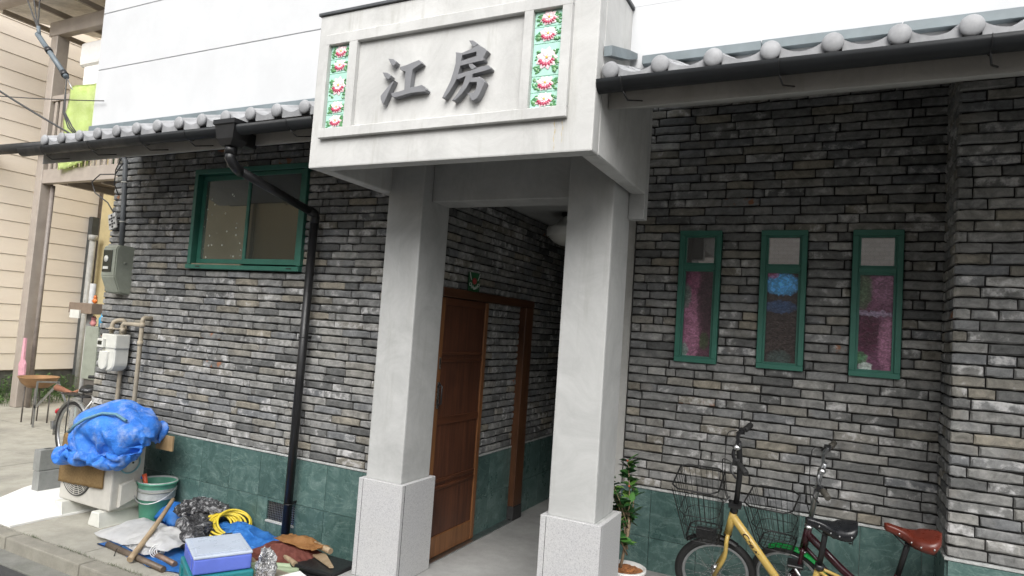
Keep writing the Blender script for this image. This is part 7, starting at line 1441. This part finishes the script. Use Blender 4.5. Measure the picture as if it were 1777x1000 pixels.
def leaf_mesh(L, W):
    q = MB(); n = 5; up = []; 
    for s in (-1, 1):
        pass
    c = [q.bm.verts.new((L*i/n, 0, -.12*L*(i/n)**2)) for i in range(n+1)]
    for s in (-1, 1):
        e = [c[0]]+[q.bm.verts.new((L*i/n, s*W*math.sin(math.pi*(i/n)**.85), .012*L-.12*L*(i/n)**2+W*.25)) for i in range(1, n)]+[c[-1]]
        for i in range(n):
            vs = [c[i], c[i+1], e[i+1], e[i]]; vs = [v for k, v in enumerate(vs) if v not in vs[:k]]
            f = q.bm.faces.new(vs if s > 0 else vs[::-1]); f.smooth = True
    return q
ql = N('shrub_leaf'); rn = ql.n('ShaderNodeObjectInfo').outputs['Random']
ca = ql.ramp(rn, [(0, (.012,.045,.014)), (.6, (.03,.10,.025)), (.85, (.07,.19,.035)), (1, (.16,.28,.06))]); ql.b.inputs['Transmission Weight'].default_value = 0
LEAFM = ql.fin(ca, .35, 0, .5)
lms = [leaf_mesh(l, l*.27).mesh('leaf', LEAFM) for l in (.055, .07, .085)]
cnt = 0
for p, d in tips:
    for k in range(3):
        if cnt > 285: break
        a = rl.uniform(0, 2*math.pi); dr_ = (d*.5+Vector((math.cos(a), math.sin(a), rl.uniform(-.5, .55)))).normalized()
        rot = dr_.to_track_quat('X', 'Z').to_matrix().to_4x4(); sc_ = rl.uniform(.75, 1.15)
        inst('leaf', rl.choice(lms), pp_, Matrix.Translation(p) @ rot @ Matrix.Rotation(rl.uniform(-.7, .7), 4, 'X') @ Matrix.Scale(sc_, 4)); cnt += 1
q = MB()
for k in range(6):
    p, d = rl.choice(tips); q.sphere(p+Vector((0, -.01, .01)), .007, 1, 1, 1, 8, 6)
q.build('berries', simple('orange_berry', (.5,.10,.04), .4), pp_)

# ------------------------------------------------------------------ neighbour's house and balcony across the lane
SIDING = N('beige_siding'); a_ = SIDING.ramp(SIDING.noise(1.5, 6, .7, SIDING.stretch(.6, .6, 2.2)), [(.3, (.82,.73,.63)), (.7, (.88,.80,.70))])
SIDING.bump(SIDING.noise(35, 5, .7, SIDING.stretch(.3, .3, 3)), .35, .006); SIDING = SIDING.fin(a_, .7, 0, .3)
nh = thing('neighbour_house', 'beige house with horizontal siding across the narrow lane', 'house', (-13.6, 6, 0)); SX = -13.476
z = .42; k = 0
while z < 9.3:
    zt = z+.3
    pr3 = [(SX-.06, z+.002), (SX, z+.004), (SX-.010, zt-.004), (SX-.06, zt-.002)]
    for (ya, yb) in ((1.0, 4.6), (4.6, 8.02)):
        q = MB(); q.prism(pr3, lambda u, v, d: (u, d, v), ya+.001, yb-.001); q.build('siding_board', SIDING, nh)
    z += .3
MB().box(SX-.4, SX-.058, 1.0, 8.3, .38, 9.4).build('house_core', simple('joint_brown', (.48,.39,.32), .9), nh)
MB().box(SX-.38, SX-.03, 1.0, 8.3, -.05, .40).build('foundation', simple('dark_foundation', (.10,.10,.09), .9, 0, .4, 6, .3), nh)
MB().box(SX+.0, SX+.12, 7.86, 8.0, .3, 3.45, .004).build('dark_post', simple('dark_downpipe_case', (.06,.065,.065), .6), nh)
MB().box(SX+.12, -9.0, 8.02, 8.2, -.05, 8.0).build('yellow_wall', simple('yellow_wall_paint', (.60,.50,.28), .8, 0, .15, 4), nh)
q = MB(); q.tube([(-13.2, 7.82, .0), (-13.2, 7.82, 3.05)], .06, 14); q.lathe([(.062, -.05), (.085, -.05), (.085, .05), (.062, .05)], (-13.2, 7.82, 3.02), (0, 0, 1), 14); q.build('soil_pipe', simple('pale_grey_pipe', (.42,.42,.40), .5), nh)
MB().tube([(-14.0, 5.95, 4.27), (-11.5, 5.95, 4.22)], .085, 12).build('roof_gutter', GUTTERM, nh)
BAL = simple('taupe_metal', (.36,.315,.275), .5, .1, .15, 4, .04)
bl = thing('balcony', 'taupe metal balcony on posts with slatted rail and awning', 'balcony', (-11.8, 6.1, 0))
MB().box(-11.88, -11.70, 6.004, 6.2, 0, 6.118, .01).build('post', BAL, bl)
MB().box(-11.9, -7.2, 6.02, 6.12, 3.63, 3.86, .006).build('front_beam', BAL, bl)
for i in range(19):
    yy = 6.13+i*.1
    MB().box(-11.85, -7.2, yy, yy+.09, 3.70, 3.73).build('deck_board', simple('deck_brown', (.13,.10,.075), .7, 0, .3, 6, .1) if i == 0 else bpy.data.materials['deck_brown'], bl)
for xx in (-11.2, -10.3, -9.4, -8.5): MB().box(xx, xx+.05, 6.13, 8.0, 3.6, 3.69).build('joist', BAL, bl)
MB().box(-11.86, -7.2, 6.03, 6.10, 5.0, 5.09, .004).build('top_rail', BAL, bl)
slm = MB().box(-.035, .035, 6.05, 6.075, 3.87, 4.995).mesh('rail_slat', BAL)
for i in range(28): inst('rail_slat', slm, bl, Matrix.Translation((-11.6+i*.145, 0, 0)))
MB().box(-11.95, -7.2, 6.0, 6.13, 6.12, 6.36, .006).build('awning_beam', BAL, bl)
q = MB(); q.add([(-12.95, 5.55, 6.52), (-7.2, 5.55, 6.52), (-7.2, 8.0, 6.95), (-12.95, 8.0, 6.95), (-12.95, 5.55, 6.56), (-7.2, 5.55, 6.56), (-7.2, 8.0, 6.99), (-12.95, 8.0, 6.99)], [(0,3,2,1), (4,5,6,7), (0,1,5,4), (1,2,6,5), (2,3,7,6), (3,0,4,7)])
q.build('awning_roof', simple('awning_pale', (.75,.72,.68), .5), bl)
q = MB(); q.tube([(-13.0, 5.50, 6.55), (-7.2, 5.50, 6.55)], .11, 14); q.build('awning_gutter', BAL, bl)
for xx in (-12.6, -11.7, -10.8, -9.9): MB().box(xx, xx+.05, 5.6, 7.9, 6.42, 6.50).build('awning_rafter', BAL, bl)
MB().tube([(-11.62, 6.15, 0), (-11.62, 6.15, 3.62)], .035, 10).build('downpipe', simple('taupe_pipe', (.22,.19,.17), .5), bl)
lm = tag(sheet('lime_sheet', cloth_mat('lime_cloth', (.66,.80,.30), (.76,.88,.42), .8, 5), [(-11.18, 5.96, 3.80), (-10.55, 5.96, 3.90), (-9.6, 5.96, 5.16), (-11.10, 5.96, 5.16)], 0, .0, 3, 2, None, 30, 30, .05, .02), 'pale lime green cloth hung over the balcony rail', 'cloth')
for v in lm.data.vertices: v.co.y += .05*noise.noise(Vector((v.co.x*3, 1, v.co.z*.7)))
tag(MB().box(-11.13, -9.9, 6.14, 6.4, 5.1, 5.75, .05, 3).build('white_cushion', cloth_mat('white_bedding', (.72,.70,.68), (.8,.79,.77), .8, 5)), 'white folded bedding standing above the lime green cloth', 'bedding')
tag(MB().box(-11.22, -9.9, 6.10, 6.45, 5.55, 5.97, .08, 3).build('white_cushion', bpy.data.materials['white_bedding']), 'white pillow lying on top of the folded bedding', 'pillow')
gn = tag(MB().box(-10.4, -9.2, 6.3, 6.5, 3.86, 4.2, .05, 2).build('green_planter', simple('dark_green_leafy', (.02,.09,.03), .7, 0, .6, 20, .8)), 'dark green planter seen through the balcony slats', 'planter')
# small things in the lane
cb = thing('post_box', 'grey utility box with pipe behind the gas meter', 'utility box', (-8.25, 5.0, 0))
MB().box(-8.36, -8.10, 4.98, 5.2, .82, 1.47, .01, 2).build('box_case', METERG, cb); MB().box(-8.32, -8.02, 5.0, 5.2, .0, .82, .004).build('box_stand', simple('dark_stand', (.10,.09,.08), .7), cb)
MB().tube([(-8.42, 5.05, 0.2), (-8.42, 5.05, 2.0)], .035, 12).build('stand_pipe', simple('pale_pipe', (.4,.4,.39), .5), cb)
sh = thing('shelf_plank', 'small wooden shelf with trinkets above the grey utility box', 'shelf', (-8.4, 4.95, 1.75))
MB().box(-8.62, -8.15, 4.9, 5.1, 1.62, 1.75, .004).build('shelf_board', simple('weathered_wood', (.20,.15,.11), .8), sh)
MB().box(-8.55, -8.36, 4.88, 4.9, 1.56, 1.66).build('paper_label', WHITEPL, sh)
def toy(name, lab, c, s, m):
    q = MB(); q.sphere(c, s, 1, .8, 1.1, 12, 8); q.sphere((c[0], c[1], c[2]+s*1.35), s*.7, 1, 1, 1, 12, 8)
    for k in (-1, 1): q.sphere((c[0]+k*s*.5, c[1], c[2]+s*1.95), s*.25, 1, 1, 1, 8, 6); q.tube([(c[0]+k*s*.8, c[1], c[2]+.3*s), (c[0]+k*s*1.4, c[1]-.2*s, c[2]-.2*s)], s*.25, 6)
    tag(q.build(name, m), lab, 'figurine')
toy('figurine', 'small orange figurine on the wooden shelf', (-8.23, 4.98, 1.785), .032, simple('orange_toy', (.6,.16,.03), .4))
toy('figurine', 'small pink figurine on the grey utility box', (-8.28, 5.02, 1.51), .04, simple('pink_toy', (.6,.25,.25), .5))
tag(MB().lathe([(.001, 0), (.035, 0), (.038, .1), (.02, .13), (.012, .17), (.001, .17)], (-8.08, 5.0, 1.475), (0, 0, 1), 14).build('blue_bottle', simple('blue_bottle', (.05,.25,.42), .4)), 'small blue bottle beside the pink figurine', 'bottle')
cb_dark = bpy.data.materials['dark_stand']
bw = thing('bowl_planter', 'shallow orange brown bowl on a metal stand in the lane', 'bowl', (-10.15, 5.5, .4))
MB().lathe([(.001, 0), (.13, .0), (.20, .06), (.245, .14), (.255, .15), (.235, .15), (.18, .07), (.001, .03)], (-10.2, 5.5, .50), (0, 0, 1), 30).build('bowl', simple('orange_brown_clay', (.30,.17,.08), .6), bw)
for sx in (-.18, .08):
    for sy in (-.1, .1): MB().tube([(-10.15+sx, 5.5+sy, 0), (-10.15+sx, 5.5+sy, .5)], .010, 8).build('leg', cb_dark, bw)
tr = thing('wire_rack', 'small white metal rack standing in the lane', 'rack', (-9.5, 5.3, 0))
q = MB()
for a, b in (((-9.85, 5.3, .26), (-9.85, 5.3, .62)), ((-9.85, 5.3, .62), (-9.35, 5.3, .66)), ((-9.35, 5.3, .66), (-9.82, 5.3, .28)), ((-9.85, 5.3, 0), (-9.85, 5.3, .3)), ((-9.2, 5.5, 0), (-9.35, 5.3, .64))): q.obox(((Vector(a)+Vector(b))/2), Vector(b)-Vector(a), (0, 1, 0), (Vector(b)-Vector(a)).cross(Vector((0, 1, 0))), (Vector(b)-Vector(a)).length, .018, .022)
q.build('rack_bars', ALU, tr)
for k, (x_, y_, s_) in enumerate(((-9.25, 5.42, .33), (-8.95, 5.3, .27))):
    tag(MB().box(x_, x_+.42, y_, y_+.3, .0, s_*1.4, .015, 2).build('grey_box', simple('grey_bin_%d' % k, (.30-.04*k,.30,.29), .6, 0, .2)), ['taller pale grey box beside the white metal rack', 'lower grey box nearest the bicycle in the lane'][k], 'box')
tag(MB().tube([(-9.3, 5.25, .60), (-8.95, 5.25, .56), (-8.5, 5.2, .70)], [.045, .02, .018], 8).build('wooden_ladle', simple('red_brown_wood', (.28,.12,.07), .6)), 'brown wooden ladle resting on the grey boxes', 'ladle')
q = MB(); q.prism([(-11.62, .52), (-11.46, .54), (-11.47, .72), (-11.52, .78), (-11.53, 1.12), (-11.58, 1.12), (-11.585, .78), (-11.64, .70)], frame_u(5.98), 0, .03, .005)
tag(q.build('pink_brush', simple('pink_plastic', (.65,.33,.40), .45)), 'pink plastic dustpan brush hanging on the balcony post', 'brush')
wd = thing('weeds', 'patch of low green weeds at the foot of the beige siding', 'plant', (-12.9, 6, 0)); 
rw_ = random.Random(3); q = MB()
for k in range(900):
    x_, y_ = rw_.uniform(-13.3, -11.9), rw_.uniform(5.2, 7.6); h_ = rw_.uniform(.05, .32)*(1.2 if x_ < -12.7 else .5); a = rw_.uniform(0, 6.28); l_ = .05
    p = Vector((x_, y_, h_)); d = Vector((math.cos(a), math.sin(a), rw_.uniform(-.3, .6)))*l_; s_ = d.cross(Vector((0, 0, 1)))*.45
    q.add([p-d, p+s_, p+d, p-s_], [(0, 1, 2, 3)]); q.tube([(x_, y_, 0), p], .003, 3, False)
wo_ = q.build('weed_leaves', simple('weed_green', (.06,.12,.03), .7, 0, .6, 9, 0), wd); wo_['kind'] = 'stuff'
# tufts along kerb
q = MB()
for k in range(260):
    x_ = rw_.choice((-5.3, -4.9, -4.7, -4.35, -4.15, -3.9, -3.5))+rw_.gauss(0, .07); y_ = 2.953+rw_.gauss(0, .006); h_ = rw_.uniform(.006, .028)
    a = rw_.uniform(0, 6.28); q.add([(x_-.002, y_, .0), (x_+.002, y_, .0), (x_+.012*math.cos(a), y_+.012*math.sin(a), h_)], [(0, 1, 2)])
    if k % 2: y2 = 2.862; q.add([(x_-.003, y2, -.088), (x_+.003, y2, -.088), (x_+.016*math.cos(a), y2-.012, -.088+h_)], [(0, 1, 2)])
tag(q.build('moss', simple('moss_green', (.06,.085,.03), .9, 0, .4, 40, 0)), 'thin green moss growing in the kerb joints', 'moss', kind='stuff')
# overhead cables
CAB = simple('cable_dark', (.05,.05,.05), .6)
def cable(name, lab, pts, r):
    tag(MB().tube(pts, r, 6).build(name, CAB), lab, 'cable')
def sag(a, b, s, n=18):
    a, b = Vector(a), Vector(b); return [a.lerp(b, i/n)-Vector((0, 0, s*4*(i/n)*(1-i/n))) for i in range(n+1)]
cable('cable', 'dark service cable running down from the upper left to the eave end', sag((-9.6, 2.2, 5.4), (-5.82, 3.2, 3.16), .12), .009)
cable('cable', 'thin nearly level cable passing in front of the lime green cloth', sag((-9.0, 3.2, 3.93), (-5.7, 3.34, 3.50), .03), .0045)
for k in range(3):
    cable('cable', ['left strand of the thin cables above the grey sleeve', 'middle strand of the thin cables above the grey sleeve', 'right strand of the thin cables above the grey sleeve'][k], sag((-6.95+.17*k, 3.2, 4.72), (-6.565, 3.2, 4.20), .0)[:], .006)
sl = thing('cable_sleeve', 'grey insulated sleeve joining the service cables above the eave', 'cable sleeve', (-6.3, 3.2, 3.9))
q = MB(); q.tube([(-6.56, 3.2, 4.22), (-6.53, 3.2, 4.13)], .016, 10); q.tube([(-6.53, 3.2, 4.13), (-6.27, 3.2, 3.92)] if False else [(-6.56, 3.2, 4.15), (-6.03, 3.2, 3.69)], .022, 12); q.build('sleeve', simple('grey_sleeve', (.14,.17,.19), .5), sl)
for p in ((-6.35, 3.97), (-6.07, 3.725)): MB().tube([(p[0]-.02, 3.2, p[1]+.017), (p[0]+.02, 3.2, p[1]-.017)], .029, 10).build('sleeve_clip', BLACKPL, sl)
MB().tube([(-6.02, 3.2, 3.68), (-5.92, 3.2, 3.57)], .004, 6).build('strain_wire', ALU, sl)
for k in range(3):
    cable('cable', ['first of three drop wires from the grey sleeve to the eave', 'second of three drop wires from the grey sleeve to the eave', 'third of three drop wires from the grey sleeve to the eave'][k], [(-6.03, 3.2, 3.70), (-6.02+.004*k, 3.2, 3.50), (-6.02+.012*k, 3.2, 3.38), (-5.96+.03*k, 3.22, 3.25), (-5.87+.02*k, 3.25, 3.17)], .0055)
cable('cable', 'thin black cable looping from the eave corner down past the printed tag', [(-6.0, 3.75, 3.08), (-6.15, 3.78, 2.99), (-6.5, 3.85, 3.02), (-6.62, 3.85, 2.95), (-6.55, 3.85, 2.84), (-6.35, 3.86, 2.74), (-6.22, 3.86, 2.62)], .006)
cable('cable', 'short black cable crossing in front of the balcony beam to the conduit', [(-5.95, 3.7, 3.12), (-6.1, 3.75, 3.02), (-6.18, 3.8, 2.9), (-6.16, 3.84, 2.8)], .005)
# ------------------------------------------------------------------ the other side of the street (seen in the panes)
opp = thing('house_opposite', 'pale brick house on the other side of the street, seen reflected in the panes', 'house', (1, -4, 0))
q = N('pale_brick_veneer'); t = q.n('ShaderNodeTexBrick'); mp = q.n('ShaderNodeMapping'); mp.inputs['Rotation'].default_value = (R(90), 0, 0); q.l(q.pos(), mp.inputs[0]); q.l(mp.outputs[0], t.inputs['Vector'])
t.inputs['Scale'].default_value = 3.2; t.inputs['Color1'].default_value = (.66,.61,.56,1); t.inputs['Color2'].default_value = (.56,.51,.46,1); t.inputs['Mortar'].default_value = (.3,.28,.25,1); t.inputs['Mortar Size'].default_value = .012
PB = q.fin(t.outputs[0], .8)
MB().box(-3.4, 5.0, -4.6, -4.0, -.16, 4.9).build('wall', PB, opp); MB().box(-3.7, 5.3, -4.8, -3.8, 4.9, 5.1).build('roof', GUTTERM, opp)
MB().box(-.9, .4, -4.02, -3.99, .9, 2.1).build('window', GLASS, opp); MB().box(1.6, 2.6, -4.02, -3.99, -.1, 2.0).build('door', DOORW, opp)
op2 = thing('house_opposite', 'tan walled house on the other side of the street with a dark roof edge', 'house', (-12, -4, 0))
MB().box(-22, -7.4, -4.8, -4.2, -.16, 5.4).build('wall', simple('tan_wall', (.62,.52,.33), .8, 0, .08, 2), op2); MB().box(-19.3, -7.1, -5, -3.9, 5.4, 5.6).build('roof', GUTTERM, op2)
MB().tube([(-13.4, -4.1, -.1), (-13.4, -4.1, 5.4)], .05, 10).build('downpipe', BLACKP, op2)
MB().box(-12.2, -10.8, -4.22, -4.18, .9, 2.2).build('window', GLASS, op2)
